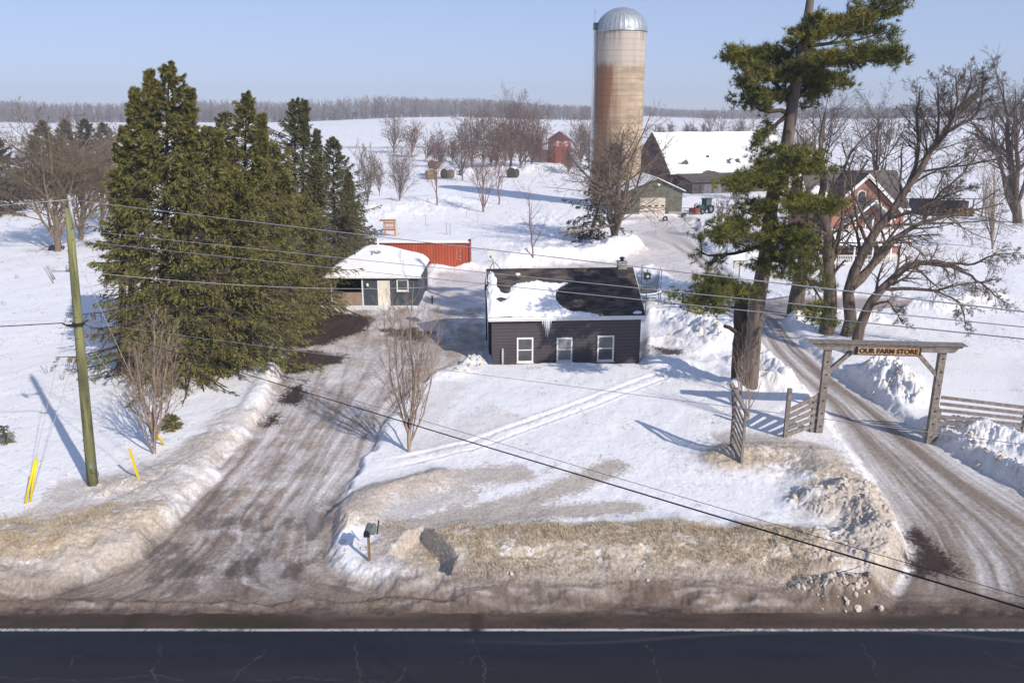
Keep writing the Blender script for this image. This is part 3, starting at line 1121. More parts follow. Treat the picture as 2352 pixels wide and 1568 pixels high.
# ------------------------------------------------------------------ white pine on the right
def pine():
    rng = np.random.default_rng(77)
    D = 43.6
    base = G(1722, 868)
    D = base.y
    root = thing('pine_tree', 'tall white pine with layered yellow green boughs beside the dead stub trunk', 'pine tree', base)
    off = np.array(tuple(base))
    tr = [(1722, 880), (1733, 740), (1750, 635), (1765, 560), (1770, 457), (1795, 385), (1811, 325), (1819, 239), (1841, 117), (1859, 20),
          (1872, -80), (1884, -170)]
    pts = [atd(u, v, D) for u, v in tr]
    pts[0].z = base.z - .3
    rs = [.44, .40, .375, .36, .34, .32, .30, .27, .23, .19, .13, .06]
    q, r = resample(pts, rs, 26)
    V, F = tubes((q - off)[None], r[None], 14)
    link_mesh('trunk', np_mesh('trunk', V, F, 4, True), M_PBARK, root)
    # boughs: (attach u,v) -> [(u,v,dD)], clump list (u,v,dD,rx,rz,n)
    limbs = [
        [(1812, 262, 0), (1770, 258, -.6), (1722, 236, -1.0), (1706, 212, -1.3), (1702, 195, -1.4)],
        [(1770, 258, -.5), (1748, 205, -1), (1736, 180, -1.2), (1728, 168, -1.4)],
        [(1815, 235, 0), (1770, 180, .4), (1720, 140, .8), (1690, 128, 1.0)],
        [(1832, 165, 0), (1880, 150, -.8), (1940, 140, -1.4), (2050, 128, -1.8)],
        [(1845, 105, 0), (1895, 105, .5), (1970, 92, .9), (2040, 75, 1.0)],
        [(1850, 85, 0), (1900, 60, .9), (1980, 42, 1.5), (2055, 6, 1.6)],
        [(1820, 215, 0), (1870, 200, 1.2), (1905, 185, 1.8)],
        [(1800, 345, 0), (1850, 365, -1.2), (1860, 380, -1.5)],
        [(1795, 370, 0), (1740, 410, -1.4), (1690, 425, -2.2)],
        [(1782, 440, 0), (1850, 470, -1.4), (1905, 470, -2.2)],
        [(1776, 480, 0), (1720, 500, -1.2), (1660, 545, -2.0)],
        [(1768, 530, 0), (1820, 545, -1.6), (1850, 550, -2.0)],
        [(1760, 590, 0), (1800, 600, -1.5), (1870, 640, -2.2), (1900, 735, -2.6)],
        [(1752, 640, 0), (1700, 690, -1.0), (1650, 680, -1.5), (1595, 700, -1.8)],
        [(1840, 100, 0), (1860, 60, -.9), (1880, 50, -1.2)],
        [(1768, 560, 0), (1700, 580, -.5), (1640, 592, -.6), (1600, 572, -.4)],
        [(1812, 262, 0), (1770, 300, -.3), (1745, 330, -.5)],
        [(1868, -30, 0), (1920, -60, .6), (1990, -90, 1)], [(1870, -50, 0), (1800, -90, .4), (1740, -110, .8)],
        [(1880, -110, 0), (1930, -150, -.4), (1960, -170, -.6)],
    ]
    P, R = [], []
    for l in limbs:
        a, b_ = resample([atd(u, v, D + d) for u, v, d in l], np.linspace(.12, .03, len(l)), 7)
        a[1:-1] += rng.normal(size=a[1:-1].shape) * .05
        P.append(a)
        R.append(b_)
    P, R = np.array(P), np.array(R)
    V, F = tubes(P - off, R, 6)
    P2, R2 = children(P, R, 7, .25, 1, 45, .35, .5, .05, .15, rng, rmin=.01)
    V2, F2 = tubes(P2 - off, R2, 4)
    link_mesh('limbs', np_mesh('limbs', np.concatenate([V, V2]), np.concatenate([F, F2 + len(V)]), 4, True), M_BARKD, root)
    cl = [(1712, 128, .9, 38, 20), (1752, 130, .6, 36, 30), (1785, 128, .3, 30, 30), (1700, 135, 1, 22, 16), (1740, 158, .2, 30, 16),
          (1822, 148, .2, 34, 28), (1800, 175, .3, 34, 28), (1752, 225, .3, 36, 18), (1735, 238, 0, 22, 14), (1782, 215, .2, 24, 16),
          (1862, 70, .2, 34, 26), (1842, 88, -.3, 26, 20), (1892, 62, .4, 34, 24), (1925, 50, .9, 36, 22), (1960, 46, 1.2, 36, 18),
          (1995, 38, 1.5, 32, 18), (2022, 24, 1.6, 30, 16), (2052, 10, 1.6, 20, 12), (1985, 68, 1.0, 36, 12), (2028, 70, 1.0, 28, 9),
          (1862, 160, -.3, 36, 30), (1900, 142, -.6, 34, 18), (1945, 132, -1.2, 36, 15), (1985, 132, -1.6, 36, 15), (2025, 128, -1.8, 34, 16),
          (2050, 138, -1.8, 20, 14), (2045, 118, -1.8, 22, 10), (1870, 185, 1.0, 42, 22), (1905, 185, 1.5, 32, 22), (1840, 195, .6, 30, 20), (1890, 208, 1, 28, 10),
          (1836, 232, .3, 20, 12), (1848, 118, .3, 26, 22),
          (1800, 350, -.5, 38, 18), (1840, 362, -1.4, 32, 16), (1768, 372, -1.0, 30, 16), (1815, 388, -1.2, 50, 18), (1750, 402, -1.4, 46, 17),
          (1850, 392, -1.6, 22, 14), (1712, 420, -2.1, 38, 15), (1690, 430, -2.3, 22, 12), (1770, 425, -1.0, 42, 16),
          (1840, 462, -1.5, 44, 18), (1885, 466, -2.1, 34, 16), (1800, 475, -1.2, 40, 15), (1868, 482, -2.0, 30, 12), (1760, 470, -.8, 26, 12),
          (1720, 505, -1.2, 46, 18), (1680, 528, -1.8, 40, 20), (1655, 545, -2.1, 26, 14), (1705, 540, -1.6, 34, 16),
          (1800, 530, -1.3, 46, 18), (1840, 545, -1.9, 34, 16), (1770, 548, -1.0, 40, 16), (1820, 565, -1.6, 40, 16),
          (1790, 590, -1.2, 42, 18), (1830, 590, -1.7, 26, 14), (1768, 612, -1.2, 32, 14), (1820, 618, -1.8, 26, 14), (1800, 636, -1.8, 18, 9),
          (1890, 722, -2.6, 20, 14), (1904, 742, -2.7, 13, 10), (1875, 706, -2.5, 18, 10),
          (1660, 652, -1.5, 36, 20), (1630, 668, -1.6, 34, 22), (1600, 690, -1.8, 26, 18), (1688, 662, -1.3, 32, 14), (1640, 690, -1.6, 28, 14),
          (1612, 712, -1.8, 20, 14), (1705, 678, -1.1, 20, 8), (1630, 640, -1.5, 20, 14),
          (1915, -50, .7, 34, 16), (1840, -80, .5, 30, 14), (1885, -140, 0, 34, 26)]
    VV, FF = [], []
    o = 0
    for ci, (u, v, d, rx, rz) in enumerate(cl):
        c = np.array(tuple(atd(u, v, D + d * 1.5)))
        s = 1 / FPX * 46
        ntf = int(rx * rz * .19) + 14
        # sub clumps give a feathery outline
        ns = 9
        sub = rng.normal(size=(ns, 3)) * np.array([rx * s * .62, rx * s * .5, rz * s * .34])
        pick = rng.integers(0, ns, ntf)
        pt = c + sub[pick] + rng.normal(size=(ntf, 3)) * np.array([.27, .27, .10])
        k = 20
        ax = norm(np.array([0, 0, .55]) + rng.normal(size=(ntf, 3)) * .45 + norm(pt - c) * .4)
        dirs = norm(ax[:, None] * .9 + rng.normal(size=(ntf, k, 3)) * .62)
        sd = norm(np.cross(dirs, rng.normal(size=dirs.shape)))
        ln = .28 * (.7 + .6 * rng.random((ntf, k)))
        b3 = np.repeat(pt[:, None], k, 1)
        V, F = tris_from((b3 - off).reshape(-1, 3), dirs.reshape(-1, 3), sd.reshape(-1, 3), ln.ravel(), ln.ravel() * .052)
        VV.append(V)
        FF.append(F + o)
        o += len(V)
    # loose sprays on the outer twigs
    C3, R3 = children(P2, R2, 6, .3, 1, 40, .75, .6, .06, .2, rng, rmin=.008, lmin=.35)
    V, F = tubes(C3 - off, R3, 3)
    link_mesh('twigs', np_mesh('twigs', V, F, 4, True), M_BARKD, root)
    pt = C3[:, [1, 2, 3, 4]].reshape(-1, 3) + rng.normal(size=(len(C3) * 4, 3)) * .05
    pt = pt[pt[:, 2] > 5.5]
    n = len(pt)
    dirs = norm(np.array([0, 0, .25]) + rng.normal(size=(n, 14, 3)) * .8)
    sd = norm(np.cross(dirs, rng.normal(size=dirs.shape)))
    ln = .24 * (.7 + .6 * rng.random((n, 14)))
    b3 = np.repeat(pt[:, None], 14, 1)
    V, F = tris_from((b3 - off).reshape(-1, 3), dirs.reshape(-1, 3), sd.reshape(-1, 3), ln.ravel(), ln.ravel() * .055)
    VV.append(V)
    FF.append(F + o)
    link_mesh('crown', np_mesh('crown', np.concatenate(VV), np.concatenate(FF), 3), M_PINE, root)


M_PBARK = bark('pine_bark', (.215, .17, .14), (.09, .07, .06), 5)
pine()


def rt(pts, D, r0, r1, fb=True):
    """limb given as picture points with depth offsets"""
    P = [atd(p[0], p[1], D + (p[2] if len(p) > 2 else 0)) for p in pts]
    if fb:
        P[0].z = hz(P[0].x, P[0].y) - .2
    rs = list(np.linspace(r0, r1, len(pts)))
    return P, rs


# dead stub trunk beside the pine
b = G(1696, 868)
D_ = b.y
tree_from('dead_trunk', 'dark topped-off dead trunk with broken stubs, left of the tall pine', [rt([(1695, 878), (1699, 790), (1703, 730), (1706, 665), (1706, 655)], D_, .40, .34),
          rt([(1708, 760, 0), (1690, 762, -.2), (1676, 752, -.4), (1664, 748, -.5)], D_, .14, .09, False),
          rt([(1706, 712, 0), (1690, 708, -.1), (1672, 704, -.2), (1660, 704, -.2)], D_, .09, .04, False)], [], M_BARKD, 5, kk=(12,), cat='dead tree')

# ------------------------------------------------------------------ bare trees
# child spec: m, t0, t1, angle, length ratio, radius ratio, tropism, wobble


def simple_tree(name, label, ub, vb, ut, vt, r0, m, seed, levels, group=None, splay=0, lean2=None, wide=1.0, rmin=.006, Dfix=None, cat='tree', **kw):
    b = G(ub, vb)
    D = b.y if Dfix is None else Dfix
    if Dfix is not None:
        x = (ub - CX) / FPX * (D * cp + CAM_H * sp)
        b = Vector((x, D, hz(x, D)))
    t = atd(ut, vt, D)
    rng = random.Random(seed)
    H = t.z - b.z
    tr = []
    b0 = b - Vector((0, 0, .2))
    mid = [b0 + (t - b0) * f + Vector((rng.uniform(-1, 1), rng.uniform(-1, 1), 0)) * H * .012 for f in (.25, .5, .75)]
    tr.append(([b0] + mid + [t], [r0, r0 * .85, r0 * .62, r0 * .36, r0 * .10]))
    for i in range(splay):
        a = 2 * math.pi * (i + rng.random()) / splay
        sp_ = H * rng.uniform(.08, .21) * wide
        hh = H * rng.uniform(.75, .98)
        st = b0 + (t - b0) * rng.uniform(.03, .22)
        e = b0 + (t - b0) * (hh / H) + Vector((math.cos(a) * sp_, math.sin(a) * sp_, 0))
        m1 = st + (e - st) * .3 + Vector((math.cos(a), math.sin(a), 0)) * sp_ * .25
        m2_ = st + (e - st) * .65 + Vector((math.cos(a), math.sin(a), 0)) * sp_ * .18
        tr.append(([st, m1, m2_, e], [r0 * .48, r0 * .36, r0 * .22, r0 * .06]))
    return tree_from(name, label, tr, levels, m, seed, group, cat, rmin=rmin, **kw)


LV_VASE = [(10, .15, .97, 24, .40, .5, .05, .05), (6, .2, .95, 30, .45, .55, .04, .08), (4, .25, .95, 35, .5, .6, .03, .1)]
LV_WIDE = [(9, .28, .98, 48, .62, .6, .07, .08), (6, .2, .95, 42, .5, .58, .05, .10), (5, .2, .95, 42, .5, .6, .03, .12), (3, .3, .95, 40, .5, .6, .02, .14)]
LV_BUSH = [(8, .06, .98, 42, .60, .55, .05, .10), (5, .15, .95, 44, .56, .6, .04, .12), (4, .2, .95, 42, .55, .6, .02, .14)]

simple_tree('young_tree', 'slender multi-stemmed bare tree standing in the snow between driveway and dark house', 940, 1037, 948, 650, .085, M_PALE, 101, LV_VASE, splay=10, rmin=.0045)
simple_tree('young_tree', 'bushy reddish tipped bare tree right of the utility pole', 352, 1042, 352, 735, .085, M_PALE, 102, LV_VASE, splay=9, rmin=.0045)
simple_tree('bare_maple', 'wide bare maple at the left with a pale trunk, farther left of two', 132, 577, 112, 300, .34, M_YEL, 103,
            [(12, .20, .98, 50, .72, .5, .04, .08), (7, .2, .95, 42, .5, .55, .04, .10), (6, .2, .95, 42, .5, .58, .03, .12), (4, .3, .95, 40, .5, .6, .02, .14)], splay=6, rmin=.014, wide=1.5)
simple_tree('bare_maple', 'bare maple right behind the utility pole top, its trunk split low', 184, 551, 190, 335, .30, M_YEL, 104,
            [(12, .20, .98, 50, .72, .5, .04, .08), (7, .2, .95, 42, .5, .55, .04, .10), (6, .2, .95, 42, .5, .58, .03, .12), (4, .3, .95, 40, .5, .6, .02, .14)], splay=6, rmin=.014, wide=1.5)
simple_tree('bare_tree', 'hazy purple grey bare tree between the left maples and the big spruces', 232, 520, 238, 330, .2, M_FAR, 105,
            LV_WIDE, splay=5, rmin=.016)
simple_tree('young_tree', 'thin upright sapling in the shadowed snow behind the dark house', 1224, 587, 1212, 425, .09, M_TWIG, 106,
            [(16, .12, .97, 42, .45, .45, .08, .04), (5, .2, .95, 35, .4, .55, .04, .08)], rmin=.010)
simple_tree('young_tree', 'rounded young orchard tree in mid yard, nearest of the small ones', 1110, 487, 1108, 375, .16, M_TWIG, 107,
            [(12, .35, .98, 42, .62, .5, .06, .07), (5, .2, .95, 40, .5, .6, .04, .1), (4, .2, .95, 40, .5, .6, .03, .1)], splay=4, rmin=.013)
simple_tree('young_tree', 'narrow orchard tree just right of the rounded one', 1146, 470, 1145, 355, .13, M_TWIG, 108,
            [(12, .3, .98, 32, .45, .5, .07, .06), (5, .2, .95, 36, .5, .6, .04, .1), (3, .2, .95, 40, .5, .6, .03, .1)], splay=2, rmin=.013)
simple_tree('young_tree', 'orchard tree in front of the round hay bales', 1004, 469, 1002, 350, .13, M_TWIG, 109,
            [(12, .3, .98, 36, .5, .5, .07, .06), (5, .2, .95, 36, .5, .6, .04, .1), (3, .2, .95, 40, .5, .6, .03, .1)], splay=2, rmin=.013)
simple_tree('shrub_tree', 'many-stemmed greenish shrub growing from the snow mound', 917, 462, 925, 345, .10, M_FAR, 110, LV_BUSH, splay=11, rmin=.013)
simple_tree('shrub_tree', 'tall twiggy shrub just right of the spruce clump', 845, 478, 842, 340, .08, M_FAR, 111, LV_VASE, splay=11, rmin=.014)
simple_tree('shrub_tree', 'thin grey shrub touching the right end of the spruce clump', 872, 450, 866, 372, .06, M_FAR, 115, LV_VASE, splay=8, rmin=.014)

# mid-distance scrub between the fields and the yard
GR_S = 'bare scrub trees behind the orchard'
scr = [(905, 352, 905, 262, .30, 'wide rounded bare tree left of the orchard scrub'), (945, 360, 955, 285, .2, 'twiggy grey tree next to the wide rounded one'),
       (975, 372, 1010, 305, .2, 'bent bare tree with an arching limb'), (1010, 385, 1005, 330, .16, 'low brown bush above the hay bales'),
       (1040, 372, 1035, 325, .15, 'small grey bush right of the arching tree'),
       (1085, 392, 1080, 270, .22, 'reddish thicket left of the tall scrub tree'), (1110, 395, 1112, 255, .22, 'dark brown thicket in front of the tall scrub tree'),
       (1140, 390, 1150, 270, .22, 'brown thicket under the tall scrub tree'), (1172, 385, 1176, 222, .30, 'tallest tree of the far scrub, rising above the treeline'),
       (1195, 388, 1200, 262, .22, 'slim tree right of the tallest scrub tree'), (1220, 385, 1226, 250, .2, 'slim greyish tree left of the red hut'),
       (1245, 392, 1240, 300, .15, 'low brush beside the red hut wall'), (1205, 380, 1215, 300, .15, 'red brown brush before the slim trees'),
       (1335, 385, 1330, 285, .2, 'grey tree between the red hut and the silo'), (1352, 392, 1352, 300, .18, 'brown brush at the left foot of the silo'),
       (1305, 395, 1310, 335, .14, 'low rusty brush below the red hut'), (1062, 400, 1060, 300, .18, 'reddish bush beside the snow covered rubble'),
       (1160, 395, 1162, 310, .18, 'dense brown bush in the middle of the scrub'), (1128, 385, 1135, 300, .18, 'dense red brown bush in the scrub')]
for i, (a, b_, c, d, r_, lb) in enumerate(scr):
    simple_tree('scrub_tree', lb, a, b_, c, d, r_, (M_FAR, M_TWIG)[i % 2], 120 + i, LV_BUSH, splay=(7 if r_ > .25 else 8), wide=1.35, rmin=.030, group=GR_S, cat='bare tree')

simple_tree('bare_tree', 'large tangled bare tree with drooping side limbs in front of the silo', 1409, 560, 1432, 300, .44, M_BARKL, 150,
            [(13, .20, .98, 60, .76, .42, .01, .08), (5, .2, .95, 45, .5, .55, .03, .1), (5, .2, .95, 45, .5, .58, .0, .12), (4, .2, .95, 42, .5, .6, -.02, .14)],
            splay=5, rmin=.013, wide=1.3)
simple_tree('bare_tree', 'light grey forked tree standing against the snowy barn roof', 1630, 398, 1655, 262, .26, M_FAR, 151, LV_WIDE[:3], splay=4, rmin=.02)
simple_tree('bare_tree', 'bare tree left of the big pine, in front of the barn roof', 1735, 400, 1700, 268, .26, M_FAR, 152, LV_WIDE[:3], splay=4, rmin=.02)
simple_tree('bare_tree', 'bare tree showing just left of the brick house roof', 1880, 440, 1898, 222, .34, M_BARK, 153, LV_WIDE[:3], splay=5, rmin=.02)
simple_tree('bare_tree', 'spreading bare tree rising behind the brick house ridge', 2014, 450, 2018, 240, .36, M_BARK, 154,
            LV_WIDE[:3], splay=6, rmin=.022)
simple_tree('bare_tree', 'bare tree behind the lower branches of the big pine', 1835, 470, 1830, 270, .3, M_FAR, 159, LV_WIDE[:3], splay=4, rmin=.02)
simple_tree('bare_tree', 'tall bare tree at the far right edge of the picture', 2338, 512, 2300, 190, .62, M_BARK, 155, LV_WIDE, splay=5, rmin=.018)
simple_tree('birch_clump', 'pale thin stemmed clump on the right, before the far right tree', 2281, 572, 2284, 360, .13, M_PALE, 156, LV_VASE, splay=6, rmin=.012)
simple_tree('young_shrub', 'leafless sapling shoots behind the leaning gate panel', 1718, 968, 1722, 800, .035, M_PALE, 157,
            [(6, .2, .95, 22, .45, .6, .03, .06), (4, .2, .95, 30, .5, .6, .02, .08)], splay=7, rmin=.005)
simple_tree('young_shrub', 'leafless shoots growing before the dead trunk', 1702, 900, 1706, 740, .03, M_PALE, 158,
            [(6, .2, .95, 22, .45, .6, .03, .06), (3, .2, .95, 30, .5, .6, .02, .08)], splay=4, rmin=.005)
simple_tree('bush', 'small bare bush at the roadside bend behind the big pine', 1660, 520, 1662, 455, .05, M_FAR, 161, LV_VASE, splay=8, rmin=.012)
simple_tree('bush', 'bare bush right of the green tractor', 1690, 480, 1692, 420, .05, M_FAR, 162, LV_VASE, splay=7, rmin=.012)

# gnarled maples by the lane
LV_G = [(15, .22, .98, 48, .42, .42, .06, .13), (8, .15, .95, 45, .50, .55, .05, .15), (6, .2, .95, 42, .54, .58, .03, .16), (4, .3, .95, 40, .55, .6, .02, .16)]
LV_G2 = [(8, .25, .98, 50, .40, .42, .04, .14), (5, .15, .95, 45, .50, .55, .03, .16), (4, .2, .95, 42, .52, .58, .02, .16), (3, .3, .95, 40, .5, .6, .02, .16)]
Dg = G(1945, 770).y
tree_from('gnarled_maple', 'old gnarled maple in front of the brick house with limbs fanning up to the right', [
    rt([(1943, 770), (1950, 700), (1955, 635), (1993, 548), (2049, 487), (2090, 437), (2125, 365), (2176, 290), (2210, 235)], Dg, .42, .07),
    rt([(1955, 660, 0), (1990, 640, .4), (2024, 584, .8), (2064, 538, 1.2), (2120, 503, 1.6), (2200, 492, 2), (2300, 470, 2.4)], Dg, .30, .05, False),
    rt([(2085, 440, 0), (2105, 380, .5), (2112, 320, 1), (2100, 260, 1), (2112, 212, 1)], Dg, .17, .04, False),
    rt([(2110, 395, 0), (2150, 330, -.3), (2158, 270, -.5), (2152, 190, -.5)], Dg, .15, .03, False),
    rt([(2125, 365, 0), (2180, 300, -.8), (2200, 240, -1), (2196, 172, -1)], Dg, .13, .03, False),
    rt([(2150, 330, 0), (2205, 250, .6), (2228, 200, .9), (2230, 165, 1)], Dg, .12, .03, False),
    rt([(2176, 300, 0), (2240, 270, .5), (2256, 220, .5), (2260, 165, .5)], Dg, .11, .03, False),
    rt([(2120, 503, 1.5), (2150, 450, 1.2), (2210, 400, 1), (2260, 330, 1)], Dg, .12, .03, False),
    rt([(2040, 500, 0), (2090, 490, -1), (2160, 455, -1.6), (2230, 430, -2)], Dg, .12, .03, False),
], LV_G, M_BARK, 201, tn=12, kk=(9, 5, 4, 3, 3), rmin=.0075, cat='tree')
Dg3 = G(1956, 812).y
tree_from('gnarled_maple', 'leaning maple whose long arched limb droops over the snow right of the gate', [
    rt([(1954, 812), (1975, 750), (1998, 690), (2034, 655), (2070, 614), (2130, 594), (2176, 604), (2210, 622)], Dg3, .34, .10),
    rt([(2176, 604, 0), (2230, 610, -.4), (2280, 585, -.8), (2345, 580, -1)], Dg3, .10, .02, False),
    rt([(2020, 660, 0), (2090, 662, -.8), (2150, 668, -1.2), (2220, 650, -1.5), (2300, 640, -1.6)], Dg3, .13, .03, False),
    rt([(2150, 668, -1.2), (2200, 690, -1.4), (2215, 720, -1.4), (2218, 755, -1.4)], Dg3, .07, .02, False),
    rt([(1990, 705, 0), (2040, 690, -1), (2060, 720, -1.4), (2075, 745, -1.5)], Dg3, .08, .02, False),
    rt([(2190, 612, 0), (2240, 640, -.6), (2290, 680, -.9), (2320, 700, -1)], Dg3, .09, .02, False),
], [(13, .35, .98, 45, .36, .42, -.01, .14), (7, .15, .95, 45, .50, .55, .0, .16), (5, .2, .95, 42, .5, .58, .0, .16), (3, .3, .95, 40, .5, .6, .0, .16)],
    M_BARK, 202, tn=12, kk=(9, 5, 4, 3, 3), rmin=.0075, cat='tree')
tree_from('gnarled_maple', 'thick straight maple trunk with a broken top, nearest the lane left of the leaning one', [
    rt([(1898, 772), (1904, 700), (1907, 609), (1898, 540), (1890, 482)], Dg + .5, .50, .25),
    rt([(1905, 640, 0), (1925, 560, .8), (1940, 490, 1.4), (1932, 430, 2), (1965, 350, 2.2)], Dg + .5, .18, .04, False),
    rt([(1906, 660, 0), (1870, 580, .6), (1845, 560, 1.0), (1815, 575, 1.2)], Dg + .5, .14, .04, False),
], LV_G2, M_BARK, 203, tn=10, kk=(10, 5, 4, 3, 3), rmin=.0075, cat='tree')
Dg4 = G(1828, 728).y
tree_from('gnarled_maple', 'stout dark maple trunk behind the big pine, at the lane edge', [
    rt([(1824, 730), (1828, 680), (1835, 620), (1860, 560), (1885, 500), (1890, 420), (1880, 340), (1895, 260)], Dg4, .62, .06),
    rt([(1838, 640, 0), (1870, 590, -.5), (1890, 530, -1), (1900, 470, -1.5), (1915, 400, -1.8)], Dg4, .20, .04, False),
    rt([(1862, 560, 0), (1850, 500, .8), (1840, 430, 1.2), (1850, 360, 1.5)], Dg4, .18, .04, False),
    rt([(1885, 480, 0), (1930, 410, .8), (1960, 340, 1), (2010, 290, 1)], Dg4, .16, .03, False),
], LV_G2, M_BARK, 204, tn=10, kk=(10, 5, 4, 3, 3), rmin=.009, cat='tree')
# ------------------------------------------------------------------ building materials
def siding_mat(name, c1, c2, pitch, vertical=False, groove=.35, rough=.6):
    """clapboard / ribbed cladding: real colour + bump bands"""
    m, nt, b = new_mat(name)
    b.inputs['Roughness'].default_value = rough
    b.inputs['Specular IOR Level'].default_value = .3
    tc = N(nt, 'ShaderNodeTexCoord')
    sp_ = N(nt, 'ShaderNodeSeparateXYZ')
    nt.links.new(tc.outputs['Object'], sp_.inputs[0])
    if vertical:
        ad = N(nt, 'ShaderNodeMath', operation='ADD')
        nt.links.new(sp_.outputs[0], ad.inputs[0])
        nt.links.new(sp_.outputs[1], ad.inputs[1])
        src = ad.outputs[0]
    else:
        src = sp_.outputs[2]
    dv = N(nt, 'ShaderNodeMath', operation='DIVIDE')
    nt.links.new(src, dv.inputs[0])
    dv.inputs[1].default_value = pitch
    fr = N(nt, 'ShaderNodeMath', operation='FRACT')
    nt.links.new(dv.outputs[0], fr.inputs[0])
    rp = N(nt, 'ShaderNodeValToRGB')
    e = rp.color_ramp.elements
    e[0].position, e[0].color = 0, (groove, groove, groove, 1)
    e[1].position, e[1].color = .16, (1, 1, 1, 1)
    x = e.new(.9)
    x.color = (.88, .88, .88, 1)
    nt.links.new(fr.outputs[0], rp.inputs['Fac'])
    nz = N(nt, 'ShaderNodeTexNoise', Scale=1.3, Detail=6.0)
    nt.links.new(tc.outputs['Object'], nz.inputs['Vector'])
    r2 = N(nt, 'ShaderNodeValToRGB')
    r2.color_ramp.elements[0].position = .35
    r2.color_ramp.elements[1].position = .65
    r2.color_ramp.elements[0].color = (*c2, 1)
    r2.color_ramp.elements[1].color = (*c1, 1)
    nt.links.new(nz.outputs['Fac'], r2.inputs['Fac'])
    mx = N(nt, 'ShaderNodeVectorMath', operation='MULTIPLY')
    nt.links.new(rp.outputs['Color'], mx.inputs[0])
    nt.links.new(r2.outputs['Color'], mx.inputs[1])
    nt.links.new(mx.outputs[0], b.inputs['Base Color'])
    bp = N(nt, 'ShaderNodeBump', Strength=.8, Distance=.02)
    nt.links.new(fr.outputs[0], bp.inputs['Height'])
    nt.links.new(bp.outputs['Normal'], b.inputs['Normal'])
    return m


def brick_mat(name, c1, c2, mortar, sx=.22, sy=.075):
    m, nt, b = new_mat(name)
    b.inputs['Roughness'].default_value = .85
    tc = N(nt, 'ShaderNodeTexCoord')
    sp_ = N(nt, 'ShaderNodeSeparateXYZ')
    nt.links.new(tc.outputs['Object'], sp_.inputs[0])
    ad = N(nt, 'ShaderNodeMath', operation='ADD')
    nt.links.new(sp_.outputs[0], ad.inputs[0])
    nt.links.new(sp_.outputs[1], ad.inputs[1])
    cb = N(nt, 'ShaderNodeCombineXYZ')
    nt.links.new(ad.outputs[0], cb.inputs[0])
    nt.links.new(sp_.outputs[2], cb.inputs[1])
    br = N(nt, 'ShaderNodeTexBrick')
    br.inputs['Color1'].default_value = (*c1, 1)
    br.inputs['Color2'].default_value = (*c2, 1)
    br.inputs['Mortar'].default_value = (*mortar, 1)
    br.inputs['Scale'].default_value = 1.0
    br.inputs['Brick Width'].default_value = sx
    br.inputs['Row Height'].default_value = sy
    br.inputs['Mortar Size'].default_value = .008
    nt.links.new(cb.outputs[0], br.inputs['Vector'])
    nt.links.new(br.outputs['Color'], b.inputs['Base Color'])
    return m


M_SIDE = siding_mat('mauve_brown_clapboard', (.090, .076, .082), (.075, .065, .072), .20, False, .12)
M_WHITE = mat('white_painted_trim', (.80, .79, .77), (.70, .69, .67), rough=.5, scale=3)
M_SHING = mat('patchy_dark_shingles', (.105, .080, .064), (.028, .025, .028), rough=.9, scale=1.1, stretch=(1, 3.0, 1), detail=9, bump=.7, bscale=7, lo=.42, hi=.60)  # stretched noise mixes brown and near-black patches
M_SNOW = mat('roof_snow', (.84, .83, .845), (.80, .80, .83), rough=.65, scale=2, bump=.25, bscale=4, spec=.15)
M_SHED = siding_mat('slate_blue_cladding', (.060, .076, .094), (.052, .066, .083), .30, True, .75)
M_GREEN = siding_mat('faded_green_boards', (.170, .175, .130), (.115, .120, .092), .35, True, .5, .8)
M_OLDW = siding_mat('weathered_barn_boards', (.135, .115, .105), (.075, .062, .062), .28, True, .55, .9)
M_REDW = siding_mat('dark_red_barn_boards', (.115, .060, .058), (.075, .042, .046), .28, True, .6, .9)
M_DARK = mat('dark_interior', (.012, .013, .016), (.008, .008, .01), rough=.9)
M_TARP = mat('tan_tarpaulin', (.30, .225, .165), (.23, .17, .13), rough=.8, scale=2, bump=.3)
M_GLASS = mat('window_glass', (.085, .09, .095), (.05, .055, .06), rough=.12, scale=2, spec=.7)
M_GLASSP = mat('curtained_window_glass', (.26, .26, .25), (.16, .165, .165), rough=.2, scale=3, spec=.6, stretch=(6, 1, 1))
M_BRICK = brick_mat('orange_red_brick', (.36, .135, .09), (.27, .10, .07), (.30, .24, .20))
M_BSH = mat('brown_asphalt_shingles', (.155, .125, .115), (.10, .082, .078), rough=.9, scale=3, stretch=(1, 1, 3), bump=.4)
M_METAL = mat('galvanised_steel', (.50, .52, .54), (.36, .38, .40), rough=.38, scale=3, metal=.75, stretch=(1, 1, .3))
M_DKM = mat('black_metal', (.025, .025, .028), (.018, .018, .02), rough=.5)
M_GREYD = mat('grey_dish_plastic', (.50, .50, .50), (.45, .45, .45), rough=.5)
M_CONC = mat('grey_concrete', (.34, .32, .30), (.26, .25, .235), rough=.9, bump=.3)
M_WOOD = mat('weathered_grey_timber', (.27, .235, .205), (.155, .13, .115), rough=.85, scale=5, stretch=(1, 1, 1), bump=.4, bscale=20)
M_REDM = mat('rusty_red_sheet', (.30, .075, .05), (.17, .06, .045), rough=.7, scale=1.2, stretch=(1, 1, .5), bump=.3)
M_ICE = mat('clear_ice', (.70, .74, .80), (.60, .65, .72), rough=.1, scale=4, spec=.6)


def poly_box(mb, pts_xy, z0, z1):
    mb.prism([(x, y, 0) for x, y in pts_xy], (0, 0, z0), (0, 0, z1))


def roof_plane_px(o, n, loc, rz, u, v):
    """picture point -> local point on a plane (local origin o, local normal n)"""
    M = Matrix.Translation(loc) @ Matrix.Rotation(rz, 4, 'Z')
    Mi = M.inverted()
    c = Mi @ Vector((0, 0, CAM_H))
    d = (Mi.to_3x3() @ ray(u, v))
    t = (Vector(o) - c).dot(n) / d.dot(n)
    return c + d * t


